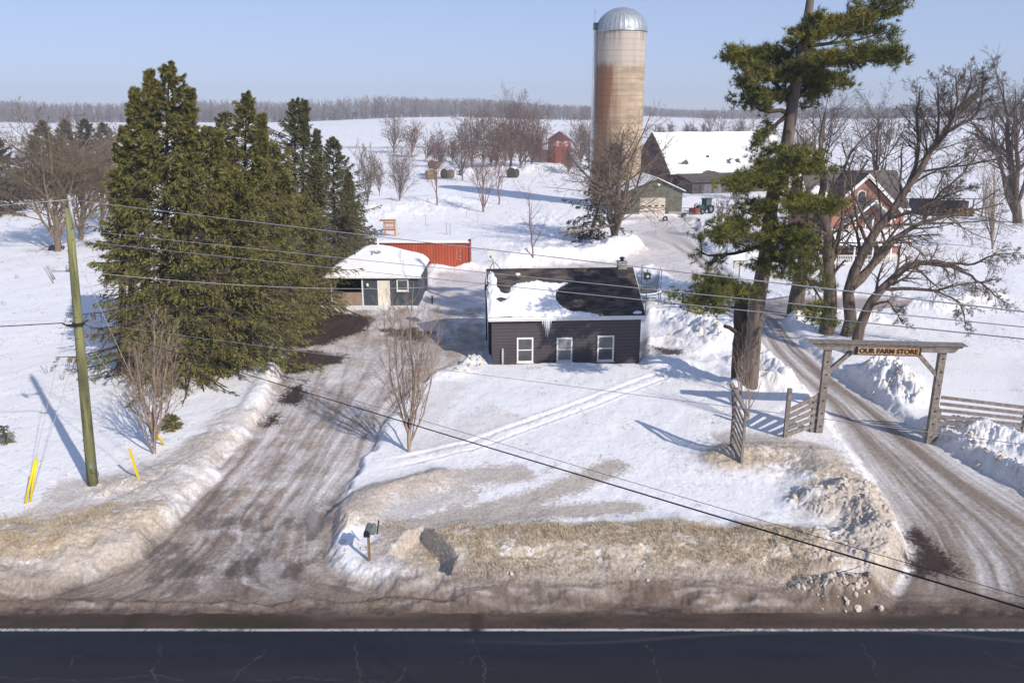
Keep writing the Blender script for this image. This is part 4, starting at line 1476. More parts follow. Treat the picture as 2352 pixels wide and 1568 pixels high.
def snow_sheet(name, fn, x0, x1, nx, t0, t1, nt_, parent, pos):
    """grid (s,t) -> pos(s,t,h) with thickness fn(S,T)"""
    s = np.linspace(x0, x1, nx)
    t = np.linspace(t0, t1, nt_)
    S, T = np.meshgrid(s, t)
    Hh = fn(S, T)
    V = pos(S, T, Hh).reshape(-1, 3)
    i = np.arange(nt_ - 1)[:, None] * nx + np.arange(nx - 1)[None]
    F = np.stack([i, i + 1, i + nx + 1, i + nx], -1).reshape(-1, 4)
    return link_mesh(name, np_mesh(name, V, F, 4, True), M_SNOW, parent)


def window(parent, x, z, w_, h_, y=-.06, fr=.09, mid=True, glass=None, snow=False, mat_=None):
    mb = MB()
    mb.box(x, y, z, x + fr, y + .09, z + h_)
    mb.box(x + w_ - fr, y, z, x + w_, y + .09, z + h_)
    mb.box(x + fr, y, z, x + w_ - fr, y + .09, z + fr)
    mb.box(x + fr, y, z + h_ - fr, x + w_ - fr, y + .09, z + h_)
    f = mb.build('window', mat_ or M_WHITE, parent)
    if mid:
        mb = MB()
        mb.box(x + fr, y + .015, z + h_ * .5 - .03, x + w_ - fr, y + .08, z + h_ * .5 + .03)
        mb.build('sash_bar', mat_ or M_WHITE, f)
    mb = MB()
    mb.box(x + fr, y + .035, z + fr, x + w_ - fr, y + .055, z + h_ - fr)
    mb.build('pane', glass or M_GLASS, f)
    mb = MB()
    mb.box(x - .03, y - .05, z - .05, x + w_ + .03, y + .02, z - .002)
    mb.build('sill', mat_ or M_WHITE, f)
    return f


# ------------------------------------------------------------------ small dark house
def small_house():
    loc = Vector((-1.17, 45.45, -.1))
    rz = rad(3.6)
    r = thing('small_house', 'small dark clapboard house with a half snow covered roof and three white windows', 'house', loc, rz)
    Wd, Dp, E, Rg = 8.85, 7.4, 3.22, 5.22     # width, depth, eave, ridge
    mb = MB()
    # walls as pentagon gables joined
    mb.prism([(0, 0, 0), (0, Dp, 0), (0, Dp, E), (0, Dp / 2, Rg - .08), (0, 0, E)], (0, 0, 0), (Wd, 0, 0))
    mb.build('wall', M_SIDE, r)
    # roof slabs
    ov, sd = .28, .22
    k = (Rg - E) / (Dp / 2)
    mb = MB()
    th = .10
    for s in (-1, 1):
        y0 = -ov if s < 0 else Dp + ov
        z0 = E - ov * k
        a = [(-sd, y0, z0 + .02), (-sd, Dp / 2, Rg + .02), (-sd, Dp / 2, Rg + th), (-sd, y0, z0 + th)]
        mb.prism(a, (0, 0, 0), (Wd + 2 * sd, 0, 0))
    roof = mb.build('roof', M_SHING, r)
    mb = MB()
    mb.box(-sd, -ov - .03, E - ov * k - .13, Wd + sd, -ov + .004, E - ov * k + .10)
    mb.build('fascia', M_WHITE, r)
    for xx in (-sd - .035, Wd + sd + .005):
        mb = MB()
        mb.prism([(xx, -ov, E - ov * k - .12), (xx, Dp / 2, Rg - .12), (xx, Dp / 2, Rg + th + .01), (xx, -ov, E - ov * k + th + .01)], (0, 0, 0), (.03, 0, 0))
        mb.build('barge_board', M_WHITE, r)
    for x0, x1 in ((-.025, .10), (Wd - .10, Wd + .025)):
        mb = MB()
        mb.box(x0, -.025, 0, x1, .05, E - .06)
        mb.build('corner_board', M_SIDE, r)
    # windows
    for i, (u0, u1, v0, v1) in enumerate(((1187, 1225, 775, 832), (1278, 1315, 775, 830), (1371, 1411, 770, 829))):
        a = roof_plane_px((0, -.05, 0), Vector((0, 1, 0)), loc, rz, u0, v1)
        c = roof_plane_px((0, -.05, 0), Vector((0, 1, 0)), loc, rz, u1, v0)
        window(r, a.x, a.z, c.x - a.x, c.z - a.z, y=-.08, glass=(M_GLASS, M_GLASSP, M_GLASS)[i])
    # snow on the front slope
    nrm = Vector((0, -k, 1)).normalized()
    o = (0, -ov, E - ov * k + th)

    def rp(pts):
        out = []
        for u, v in pts:
            p = roof_plane_px(o, nrm, loc, rz, u, v)
            out.append((p.x, p.y))
        return out
    poly = rp([(1120, 728), (1123, 620), (1135, 624), (1140, 655), (1150, 671), (1160, 674), (1174, 670), (1178, 655), (1200, 650), (1216, 647),
               (1236, 643), (1262, 649), (1302, 650), (1284, 660), (1276, 672), (1278, 690), (1292, 706), (1312, 714), (1355, 718), (1382, 724), (1380, 732)])
    hole = rp([(1137, 684), (1150, 682), (1163, 685), (1158, 690), (1142, 692)])
    slit = rp([(1142, 672.5), (1163, 673.5), (1142, 675.5)])
    bit = rp([(1452, 722), (1452, 717), (1466, 714), (1474, 716), (1474, 722)])

    def fn(S, T):
        d = in_poly(S, T, poly)
        d = np.minimum(d, in_poly(S, T, bit) + .05)
        d = np.maximum(d, -in_poly(S, T, hole))
        d = d + (fbm(S * 3, T * 3, 4, 301) - .5) * .30
        th_ = smooth(.03, -.28, d) * (.13 + .05 * fbm(S * 1.5, T * 1.5, 3, 305)) - .03 * (d > .03)
        edge = smooth(-ov - .1, -ov + .12, T)
        return th_ * (.35 + .65 * edge) - .06 * (1 - edge)

    def pos(S, T, Hh):
        z = E + k * T + th
        return np.stack([S, T, z + Hh], -1)
    snow_sheet('roof_snow', fn, -sd - .02, Wd + sd + .02, 260, -ov - .10, Dp / 2 - .03, 130, r, pos)
    # back slope fully white
    def fn2(S, T):
        e = smooth(0, .3, S + sd) * smooth(0, .3, Wd + sd - S) * smooth(0, .3, Dp + ov - T) * smooth(0, .3, T - Dp / 2 - .2)
        return .16 * e - .01
    snow_sheet('roof_snow', fn2, -sd, Wd + sd, 60, Dp / 2 + .05, Dp + ov, 40, r,
               lambda S, T, Hh: np.stack([S, T, Rg - k * (T - Dp / 2) + th + Hh], -1))
    # chimney
    p = atd(1431, 612, 49.4)
    Mi = (Matrix.Translation(loc) @ Matrix.Rotation(rz, 4, 'Z')).inverted()
    q = Mi @ p
    mb = MB()
    cx, cy = q.x, Dp / 2 + .1
    mb.box(cx - .27, cy - .27, Rg - .2, cx + .27, cy + .27, Rg + .42)
    mb.box(cx - .31, cy - .31, Rg + .42, cx + .31, cy + .31, Rg + .48)
    for a in range(4):
        mb.box(cx - .25 + a * .15, cy - .285, Rg + .05, cx - .20 + a * .15, cy - .271, Rg + .42)
    ch = mb.build('chimney', M_CONC, roof)
    mb = MB()
    mb.lathe([(.11, .48), (.11, .62), (.17, .64), (.17, .72), (.03, .76)], 12, (cx, cy, Rg), close=True)
    mb.build('flue_cap', M_DKM, roof)
    # roof vent
    q = roof_plane_px(o, nrm, loc, rz, 1189, 635)
    mb = MB()
    mb.lathe([(.07, 0), (.07, .10), (.17, .12), (.17, .20), (.10, .24)], 14, (q.x, q.y, E + k * q.y + .08), close=True)
    mb.build('roof_vent', M_WHITE, roof)
    # icicles at the gutter middle
    mb = MB()
    q = roof_plane_px((0, -ov - .05, 0), Vector((0, 1, 0)), loc, rz, 1257, 724)
    for dx, ln, rr in ((-.18, .55, .03), (-.07, .95, .045), (.04, 1.05, .05), (.13, .7, .035), (-.28, .3, .03), (.22, .35, .03)):
        mb.tube([(q.x + dx, -ov - .05, E - .28), (q.x + dx + .01, -ov - .05, E - .28 - ln * .5), (q.x + dx, -ov - .05, E - .28 - ln)], [rr, rr * .7, .004], 6)
    mb.build('icicles', M_ICE, r)
    # meter / utility box on the left of the front wall
    q = roof_plane_px((0, -.06, 0), Vector((0, 1, 0)), loc, rz, 1154, 833)
    q2 = roof_plane_px((0, -.06, 0), Vector((0, 1, 0)), loc, rz, 1154, 800)
    mb = MB()
    mb.box(q.x - .03, -.14, q.z - .2, q.x + .06, -.03, q2.z)
    for a in range(5):
        mb.box(q.x - .05, -.16, q.z + .1 + a * .14, q.x + .08, -.141, q.z + .17 + a * .14)
    mb.build('service_conduit', M_GREYD, r)
    mb = MB()
    mb.tube([(-.28, 1.9, 1.2), (-.28, 1.9, 4.75), (-.42, 1.9, 4.8)], .045, 8)
    mb.build('service_mast', M_DKM, r)
    mb = MB()
    mb.box(-.12, 2.4, 0.05, -.02, 3.3, 2.05)
    mb.build('side_door', M_DARK, r)
    # dish on the ridge
    mb = MB()
    c = Vector((.25, Dp / 2 + .1, Rg + .95))
    n = Vector((.22, -.85, .35)).normalized()
    a1 = n.cross(Vector((0, 0, 1))).normalized()
    a2 = a1.cross(n)
    ri = 26
    rings = []
    for j, (rr, dz) in enumerate(((.02, 0), (.22, .015), (.36, .04), (.44, .065))):
        rings.append([c + (a1 * math.cos(t) * 1.0 + a2 * math.sin(t) * 1.05) * rr + n * dz for t in [2 * math.pi * i / ri for i in range(ri)]])
    back = [[p - n * .03 for p in rg] for rg in rings]
    for R_ in (rings, back):
        vs = [p for rg in R_ for p in rg]
        fs = [(a * ri + i, a * ri + (i + 1) % ri, (a + 1) * ri + (i + 1) % ri, (a + 1) * ri + i) for a in range(3) for i in range(ri)]
        mb.add(vs, fs, True)
    d = mb.build('satellite_dish', M_GREYD, r, recalc=False)
    mb = MB()
    ft = c - n * .08 - a2 * .36
    for e in ((-.05, Dp / 2 - .2, Rg), (.28, Dp / 2 + .15, Rg), (.75, Dp / 2 - .1, Rg)):
        mb.tube([ft, e], .02, 6)
    mb.tube([ft, ft + n * .25 + a1 * .1, c + n * .5 + a1 * .35 - a2 * .2], .02, 6)
    mb.box(*(c + n * .5 + a1 * .35 - a2 * .2 - Vector((.05, .05, .05))), *(c + n * .5 + a1 * .35 - a2 * .2 + Vector((.05, .05, .05))))
    mb.build('dish_bracket', M_DKM, d)
    return r


small_house()


# ------------------------------------------------------------------ blue grey shed with hipped snow roof
def shed():
    D = 61.0
    z0 = .05
    xl = (757 - CX) / FPX * 62.6
    xr = (962 - CX) / FPX * 62.6
    Wd = xr - xl
    loc = Vector((xl, D, z0))
    r = thing('garden_shed', 'slate blue shed with a hipped snow covered roof, open bay and white door', 'shed', loc)
    Dp, E, T = 7.0, 2.25, .14
    xo0, xo1 = (.03 * Wd), ((833 - 757) / 205 * Wd)    # open bay
    # walls
    mb = MB()
    mb.box(xo1 + .06, 0, 0, Wd, T, E)                      # front right of the bay
    mb.box(0, 0, 0, xo0, T, E)
    mb.box(xo0, .002, E - .14, xo1 + .06, T, E)
    mb.box(0, T, 0, T, Dp, E)
    mb.box(Wd - T, T, 0, Wd, Dp, E)
    mb.box(T, Dp - T, 0, Wd - T, Dp, E)
    mb.box(xo1 + .06, T, 0, xo1 + .14, Dp - T, E - .02)          # inner partition
    mb.build('wall', M_SHED, r)
    mb = MB()
    mb.box(-.55, .3, 0, -.02, .42, E - .3)
    mb.build('lean_to_wall', M_SHED, r)
    # trim
    mb = MB()
    mb.box(xo0 - .05, -.02, 0, xo0 + .05, 0, E - .02)
    mb.box(xo1 + .0, -.02, 0, xo1 + .10, .0, E - .02)
    mb.box(-.30, -.30, E - .02, Wd + .30, -.26, E + .12)
    mb.build('trim', M_WHITE, r)
    # tan sheet over the lower half of the bay, sagging
    n = 14
    P, F = [], []
    for i in range(n + 1):
        for j in range(7):
            x = xo0 + .06 + (xo1 - xo0 - .07) * i / n
            z = -.12 + (1.16) * j / 6
            y = .03 + .05 * math.sin(i * .9) * (1 - j / 6) + .02 * math.sin(j * 2 + i)
            P.append((x, y - .06, z))
    for i in range(n):
        for j in range(6):
            F.append((i * 7 + j, (i + 1) * 7 + j, (i + 1) * 7 + j + 1, i * 7 + j + 1))
    mb = MB()
    mb.add(P, F, True)
    mb.box(xo0 + .05, .02, .98, xo1 - .01, .07, 1.06)
    mb.build('bay_cover', M_TARP, r, recalc=False)
    # white lamp, door, window
    k = Wd / 205
    mb = MB()
    lx = (843 - 757) * k + .12
    mb.lathe([(.03, .26), (.09, .22), (.11, .05), (.05, 0)], 10, (lx, -.12, 1.55), close=True)
    mb.box(lx - .03, -.10, 1.70, lx + .03, 0, 1.76)
    mb.build('wall_lamp', M_WHITE, r)
    d0, d1 = (869 - 757) * k, (897 - 757) * k
    mb = MB()
    mb.box(d0, -.035, 0, d0 + .07, -.002, 2.0)
    mb.box(d1 - .07, -.035, 0, d1, -.002, 2.0)
    mb.box(d0 + .07, -.035, 1.93, d1 - .07, -.002, 2.0)
    df = mb.build('door_frame', M_WHITE, r)
    mb = MB()
    mb.box(d0 + .072, -.02, .02, d1 - .072, -.001, 1.928)
    for zz in (.15, .80, 1.35):
        mb.box(d0 + .16, -.028, zz, d1 - .16, -.0205, zz + .42)
    dr = mb.build('door', mat('scuffed_white_door', (.74, .68, .58), (.62, .52, .42), rough=.6, scale=3, stretch=(1, 1, .5), lo=.25, hi=.5), r)
    mb = MB()
    mb.lathe([(.03, 0), (.03, .05)], 8, (d1 - .14, -.06, .92), close=True)
    mb.build('handle', M_DKM, dr)
    w0, w1 = (913 - 757) * k, (940 - 757) * k
    window(r, w0, 1.18, w1 - w0, .92, y=-.07, fr=.085, mid=False)
    # roof (hip) with overhang and lumpy snow
    ov = .22
    x0, x1, y0, y1 = -ov, Wd + ov, -ov, Dp + ov
    cx_, cy_ = Wd * .46, Dp * .52
    rid = .40
    pk = 1.60
    mb = MB()
    vs = [(x0, y0, E), (x1, y0, E), (x1, y1, E), (x0, y1, E), (cx_ - rid, cy_, E + pk), (cx_ + rid, cy_, E + pk)]
    mb.add(vs, [(0, 1, 5, 4), (1, 2, 5), (2, 3, 4, 5), (3, 0, 4), (3, 2, 1, 0)])
    mb.build('roof', M_SHING, r)
    mb = MB()
    mb.box(x0, y0 - .012, E - .04, x1, y0 + .03, E + .07)
    mb.box(x1 - .03, y0, E - .04, x1 + .012, y1, E + .07)
    mb.build('gutter', M_DKM, r)

    def hgt(S, T_):
        a = np.minimum.reduce([(S - x0) / (cx_ - rid - x0), (x1 - S) / (x1 - cx_ - rid), (T_ - y0) / (cy_ - y0), (y1 - T_) / (y1 - cy_)])
        return np.clip(a, 0, 1)

    def pos(S, T_, Hh):
        a = hgt(S, T_)
        ra = a - .06 * smooth(.8, 1.0, a)
        e = np.minimum.reduce([S - x0, x1 - S, T_ - y0, y1 - T_])
        z = E + pk * ra + .03 + .42 * np.sqrt(np.clip(e / .55, 0, 1)) + (fbm(S * .5, T_ * .5, 3, 311) - .5) * .16 - .06 * (e < .005)
        X = S
        return np.stack([X, T_, z], -1)
    snow_sheet('roof_snow', lambda S, T_: S * 0, x0, x1, 160, y0, y1, 120, r, pos)
    mb = MB()
    mb.tube([(cx_ + .15, cy_ + .1, E + pk - .1), (cx_ + .15, cy_ + .1, E + pk + .85)], .08, 10)
    mb.build('vent_pipe', M_WHITE, r)


shed()


# ------------------------------------------------------------------ shipping container
def container():
    loc = Vector(((1080 - CX) / FPX * 76.9, 75.8, .1))
    r = thing('shipping_container', 'rusty orange ribbed shipping container with snow on top behind the shed', 'shipping container', loc)
    L, Wd, H = 12.19, 2.44, 2.6
    m = mat('orange_red_container_paint', (.42, .085, .042), (.33, .068, .036), rough=.55, scale=1.4, stretch=(1, 1, .4), bump=.15)

    def corr(mb, p0, du, nv, length, z0, z1):
        pit, dp = .278, .036
        n = int(length / pit)
        prof = []
        for i in range(n):
            s = i * length / n
            w_ = length / n
            prof += [(s, 0), (s + w_ * .36, 0), (s + w_ * .5, -dp), (s + w_ * .86, -dp)]
        prof.append((length, 0))
        vs = []
        for s, d in prof:
            for z in (z0, z1):
                vs.append(Vector(p0) + Vector(du) * s + Vector(nv) * d + Vector((0, 0, z)))
        fs = [(2 * i, 2 * i + 2, 2 * i + 3, 2 * i + 1) for i in range(len(prof) - 1)]
        mb.add(vs, fs)
    mb = MB()
    corr(mb, (-L + .12, .03, 0), (1, 0, 0), (0, -1, 0), L - .24, .16, H - .12)
    corr(mb, (-L + .12, Wd - .03, 0), (1, 0, 0), (0, 1, 0), L - .24, .16, H - .12)
    corr(mb, (-.03, .1, 0), (0, 1, 0), (1, 0, 0), Wd - .2, .16, H - .12)
    corr(mb, (-L + .03, .1, 0), (0, 1, 0), (-1, 0, 0), Wd - .2, .16, H - .12)
    mb.box(-L + .1, .1, .08, -.1, Wd - .1, .16)
    mb.box(-L + .1, .1, H - .11, -.1, Wd - .1, H - .03)
    mb.build('panels', m, r, recalc=False)
    m2 = mat('dark_red_frame_paint', (.17, .055, .045), (.11, .04, .036), rough=.6, scale=3)
    for x in (-L, -.13):
        for y in (0, Wd - .12):
            mb = MB()
            mb.box(x, y - .012, 0, x + .13, y + .13, H)
            mb.build('corner_post', m2, r)
    mb = MB()
    for y in (-.005, Wd - .11):
        mb.box(-L + .13, y, 0.02, -.13, y + .11, .158)
        mb.box(-L + .13, y, H - .118, -.13, y + .11, H - .004)
    mb.build('rail', m2, r)
    mb = MB()
    mb.box(-.16, .3, H, .02, .48, H + .32)
    mb.box(-.06, .1, H, .02, .6, H + .12)
    mb.build('roof_bracket', m2, r)
    # faded marks: a white bar of small lettering and a column of block letters
    mw = mat('faded_white_lettering', (.72, .60, .52), (.60, .42, .34), rough=.6, scale=20)
    my = mat('faded_yellow_lettering', (.75, .45, .12), (.6, .3, .1), rough=.6, scale=20)
    x0, x1_ = -1.30, -.95
    for i, (ch, mm, zz, sz) in enumerate((('T', mw, 2.02, .24), ('H', mw, 1.80, .18), ('O', my, 1.58, .17), ('R', mw, 1.30, .24), ('A', mw, 1.00, .24))):
        text_obj('letter', ch, sz, .006, mm, r, Vector((x1_, -.012, zz)), (math.pi / 2, 0, 0))
    for i in range(11):
        ch = 'HLXU40265G1'[i]
        text_obj('letter', ch, .14, .006, mw, r, Vector((x0, -.012, 2.12 - i * .115)), (math.pi / 2, 0, 0))

    def fn(S, T):
        e = np.minimum.reduce([S + L, -S, T, Wd - T])
        return .22 * np.sqrt(np.clip(e / .3, 0, 1)) + (fbm(S, T, 2, 5) - .5) * .05 - .03
    snow_sheet('roof_snow', fn, -L, -.05, 150, 0, Wd, 40, r, lambda S, T, Hh: np.stack([S, T, H + Hh], -1))


def text_obj(name, s, size, depth, m, parent, loc, rot, bold=.0, align='CENTER'):
    cu = bpy.data.curves.new(name, 'FONT')
    cu.body = s
    cu.size = size
    cu.extrude = depth
    cu.offset = bold
    cu.align_x = align
    cu.align_y = 'CENTER'
    o = bpy.data.objects.new('tmp', cu)
    COL.objects.link(o)
    bpy.context.view_layer.update()
    dg = bpy.context.evaluated_depsgraph_get()
    me = bpy.data.meshes.new_from_object(o.evaluated_get(dg))
    COL.objects.unlink(o)
    bpy.data.objects.remove(o)
    me.materials.clear()
    q = link_mesh(name, me, m, parent)
    q.location = loc
    q.rotation_euler = rot
    return q


container()


# ------------------------------------------------------------------ silo
def silo():
    D = 128.0
    zc = D * cp + CAM_H * sp
    x = (1413 - CX) / FPX * zc
    loc = Vector((x, D, 0))
    r = thing('farm_silo', 'tall stained concrete silo with a ribbed silver dome', 'silo', loc)
    Rr, H = 3.72, atd(1420, 72, D).z
    k, n = 160, 220
    a = np.linspace(0, 2 * np.pi, k, endpoint=False)
    z = np.linspace(0, H, n)
    A, Z = np.meshgrid(a, z)
    band = (Z / .80) % 1.0
    hoop = np.exp(-((band - .5) / .06) ** 2)
    R_ = Rr * (1 + .012 * (1 - Z / H)) + .022 * hoop
    V = np.stack([R_ * np.cos(A), R_ * np.sin(A), Z], -1).reshape(-1, 3)
    i = np.arange(n - 1)[:, None] * k + np.arange(k)[None]
    i2 = np.arange(n - 1)[:, None] * k + (np.arange(k)[None] + 1) % k
    F = np.stack([i, i2, i2 + k, i + k], -1).reshape(-1, 4)
    u = A * Rr
    base_ = np.array([.43, .375, .32])
    tanc = np.array([.38, .275, .14])
    rust = np.array([.23, .085, .03])
    # vertical runs and horizontal courses
    st = fbm(u * 1.3, Z * .10, 4, 401)
    st2 = fbm(u * 3.2, Z * .05, 3, 405)
    cr = fbm(u * .5, Z * 2.2, 3, 409)
    top = atd(1420, 150, D).z
    f = smooth(top + .6, top - .8, Z + (st2 - .5) * 2.0)          # stain starts below this level
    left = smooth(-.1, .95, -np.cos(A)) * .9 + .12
    C = base_ * (1 + (st - .5)[..., None] * .35)
    C = C * (1 - .55 * f[..., None]) + tanc * .55 * f[..., None]
    C = C * (1 + (cr - .5)[..., None] * .9 * f[..., None])
    mid = smooth(1, 6, Z) * 1.0
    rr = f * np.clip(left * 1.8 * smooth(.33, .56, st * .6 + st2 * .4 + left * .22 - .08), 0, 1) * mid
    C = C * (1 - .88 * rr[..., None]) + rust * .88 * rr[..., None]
    streak = smooth(.62, .70, st2) * f * .35
    C = C * (1 - streak[..., None]) + np.array([.42, .36, .28]) * streak[..., None]
    dk = smooth(H - 2.8, H - .2, Z) * smooth(.5, .75, fbm(u * 3.5, Z * .12, 3, 413))
    C = C * (1 - .6 * dk[..., None]) + np.array([.13, .11, .10]) * .6 * dk[..., None]
    C = C * (1 - .25 * hoop[..., None])
    Cc = np.concatenate([np.clip(C, .02, .8).reshape(-1, 3), np.ones((k * n, 1))], 1)
    m, nt, b = new_mat('stained_concrete')
    b.inputs['Roughness'].default_value = .85
    at = N(nt, 'ShaderNodeVertexColor', layer_name='Col')
    nt.links.new(at.outputs['Color'], b.inputs['Base Color'])
    link_mesh('wall', np_mesh('wall', V, F, 4, True, Cc), m, r)
    # ribbed dome
    nr, kk = 16, 34 * 6
    th = np.linspace(0, math.pi / 2, nr)
    a = np.arange(kk) * 2 * np.pi / kk
    A, T = np.meshgrid(a, th)
    ph = (A * 34 / (2 * np.pi)) % 1.0
    rib = np.exp(-((ph - .5) / .10) ** 2) * .07 * np.cos(T)
    R_ = (Rr + .12) * np.cos(T) + rib
    Z = (Rr * .93) * np.sin(T)
    V = np.stack([R_ * np.cos(A), R_ * np.sin(A), Z + H - .15], -1).reshape(-1, 3)
    i = np.arange(nr - 1)[:, None] * kk + np.arange(kk)[None]
    i2 = np.arange(nr - 1)[:, None] * kk + (np.arange(kk)[None] + 1) % kk
    F = np.stack([i, i2, i2 + kk, i + kk], -1).reshape(-1, 4)
    dome = link_mesh('dome_roof', np_mesh('dome_roof', V, F, 4, True), mat('silver_dome_sheet', (.40, .43, .46), (.30, .33, .36), rough=.55, metal=.5, scale=2), r)
    mb = MB()
    mb.lathe([(Rr + .16, 0), (Rr + .19, .05), (Rr + .16, .14)], 96, (0, 0, H - .18))
    mb.build('dome_rim', M_METAL, dome)
    # chute down the left side, with ladder
    ang = rad(188)
    cx_, cy_ = math.cos(ang) * (Rr + .30), math.sin(ang) * (Rr + .30)
    mb = MB()
    mb.tube([(cx_, cy_, 0), (cx_, cy_, H + .3)], .30, 14)
    mb.build('chute', M_WHITE, r)
    mb = MB()
    cx2, cy2 = math.cos(rad(196)) * (Rr + .35), math.sin(rad(196)) * (Rr + .35)
    for s in (-.2, .2):
        mb.tube([(cx2 + s, cy2 - s * .3, 2), (cx2 + s, cy2 - s * .3, H + .6)], .03, 5)
    for q in range(int(H / .45)):
        mb.tube([(cx2 - .2, cy2 + .06, 2 + q * .42), (cx2 + .2, cy2 - .06, 2 + q * .42)], .02, 4)
    mb.build('ladder', M_METAL, r)
    mb = MB()
    mb.box(cx_ - .3, cy_ - .35, H + .1, cx_ + .7, cy_ + .35, H + 1.1)
    mb.build('dome_hatch', M_DKM, r)
    mb = MB()
    mb.tube([(cx_ - .1, cy_, H + .5), (cx_ - .15, cy_, H + 3.0), (cx_ + .3, cy_, H + 3.2)], .03, 5)
    mb.lathe([(.25, 0), (.25, .03)], 10, (cx_ + .1, cy_, H + 2.6), close=True)
    mb.build('top_rail', M_METAL, r)


silo()


# ------------------------------------------------------------------ big barn
def barn():
    D = 152.0
    zc = D * cp + CAM_H * sp
    p = atd(1541, 398, D)                      # front eave corner, near end
    rz = rad(20)
    loc = Vector((p.x, p.y, 0))
    r = thing('big_barn', 'big old barn with a high snow covered gambrel roof and dark red gable', 'barn', loc, rz)
    E = p.z
    L, Dp = 27.0, 14.0
    Rg = 10.9
    prof = [(-.6, E - .3), (4.2, E + (Rg - E) * .66), (Dp / 2, Rg), (Dp - 4.2, E + (Rg - E) * .66), (Dp + .6, E - .3)]
    mb = MB()
    mb.prism([(0, 0, 0)] + [(0, y, z - .15) for y, z in [(0, E)] + prof[1:4] + [(Dp, E)]] + [(0, Dp, 0)], (0, 0, 0), (L, 0, 0))
    mb.build('wall', M_REDW, r)
    mb = MB()
    for i in range(4):
        (y0, z0), (y1, z1) = prof[i], prof[i + 1]
        mb.prism([(-.5, y0, z0), (-.5, y1, z1), (-.5, y1, z1 + .14), (-.5, y0, z0 + .14)], (0, 0, 0), (L + 1, 0, 0))
    mb.build('roof', M_OLDW, r)
    yy = np.array([q[0] for q in prof])
    zz = np.array([q[1] for q in prof])
    snow_sheet('roof_snow', lambda S, T: .16 + .16 * fbm(S * .35, T * .5, 3, 3) - .25 * (T < -.55) - .30 * smooth(.66, .72, fbm(S * .5, T * 1.2, 3, 13)) * (T < 2.5), -.45, L + .4, 60, -.6, Dp + .6, 90, r,
               lambda S, T, Hh: np.stack([S, T, np.interp(T, yy, zz) + .14 + Hh], -1))
    # long low wing along the yard
    mb = MB()
    mb.box(1.5, -5.2, 0, 19, -.01, 2.6)
    w_ = mb.build('wing_wall', M_OLDW, r)
    mb = MB()
    mb.prism([(1.0, -5.7, 2.55), (1.0, -.02, E - .15), (1.0, -.02, E + .02), (1.0, -5.7, 2.72)], (0, 0, 0), (18.5, 0, 0))
    mb.build('wing_roof', M_OLDW, r)
    mb = MB()
    for x in (4, 6.2, 8.5):
        mb.box(x, -5.24, .3, x + 1.6, -5.205, 2.1)
    mb.build('wing_door', mat('grey_door_boards', (.20, .21, .22), (.10, .10, .11), rough=.9, scale=2, stretch=(6, 6, 1)), r)


barn()


def green_garage():
    p = atd(1450, 500, 117)
    loc = Vector((p.x - .6, 117.0, .1))
    rz = rad(3)
    r = thing('green_garage', 'faded green gabled garage with a wide pale door below the silo', 'garage', loc, rz)
    Wd, Dp, E, Rg = 8.0, 10.0, 3.65, 5.35
    mb = MB()
    d0, d1, dh = 1.75, 5.6, 2.75
    mb.prism([(0, 0, E), (Wd, 0, E), (Wd / 2 + .2, 0, Rg)], (0, 0, 0), (0, .15, 0))
    mb.box(0, 0, 0, d0, .15, E)
    mb.box(d1, 0, 0, Wd, .15, E)
    mb.box(d0, 0, dh, d1, .15, E)
    mb.box(0, .15, 0, .15, Dp, E)
    mb.box(Wd - .15, .15, 0, Wd, Dp, E)
    mb.box(.15, Dp - .15, 0, Wd - .15, Dp, E)
    mb.prism([(0, Dp - .15, E), (Wd, Dp - .15, E), (Wd / 2 + .2, Dp - .15, Rg)], (0, 0, 0), (0, .15, 0))
    mb.build('wall', M_GREEN, r)
    mb = MB()
    mb.box(d0 + .05, .05, 0, d1 - .05, .12, dh)
    for i in range(4):
        mb.box(d0 + .05, .035, .1 + i * .66, d1 - .05, .049, .1 + i * .66 + .6)
    dr = mb.build('door', mat('pale_garage_door', (.62, .54, .46), (.50, .42, .35), rough=.7, scale=2), r)
    for i in range(4):
        mb = MB()
        mb.box(d0 + .35 + i * .95, .020, 1.45, d0 + .8 + i * .95, .034, 1.65)
        mb.build('pane', M_DARK, dr)
    xr, ov = Wd / 2 + .2, .45
    mb = MB()
    kz = (Rg - E) / xr
    kr = (Rg - E) / (Wd - xr)
    mb.prism([(xr, -ov, Rg + .05), (-ov, -ov, E - ov * kz + .05), (-ov, -ov, E - ov * kz + .17), (xr, -ov, Rg + .17)], (0, 0, 0), (0, Dp + 2 * ov, 0))
    mb.prism([(xr, -ov, Rg + .05), (Wd + ov, -ov, E - ov * kr + .05), (Wd + ov, -ov, E - ov * kr + .17), (xr, -ov, Rg + .17)], (0, 0, 0), (0, Dp + 2 * ov, 0))
    mb.build('roof', M_GREEN, r)
    snow_sheet('roof_snow', lambda S, T: .15 * smooth(0, .4, S + ov) * smooth(0, .5, T + ov - .2) - .005, -ov, Wd + ov, 60, -ov + .1, Dp + ov, 50, r,
               lambda S, T, Hh: np.stack([S, T, np.where(S < xr, Rg - (xr - S) * kz, Rg - (S - xr) * kr) + .17 + Hh], -1))
    mb = MB()
    mb.lathe([(.05, .3), (.22, .25), (.26, 0)], 10, (xr + .1, -.35, 4.5), close=True)
    mb.build('wall_lamp', M_WHITE, r)
    mb = MB()
    mb.box(d1 + .35, -.35, 0, d1 + .37 + 2.0, -.02, .75)
    mb.build('concrete_kerb', M_CONC, r)


green_garage()


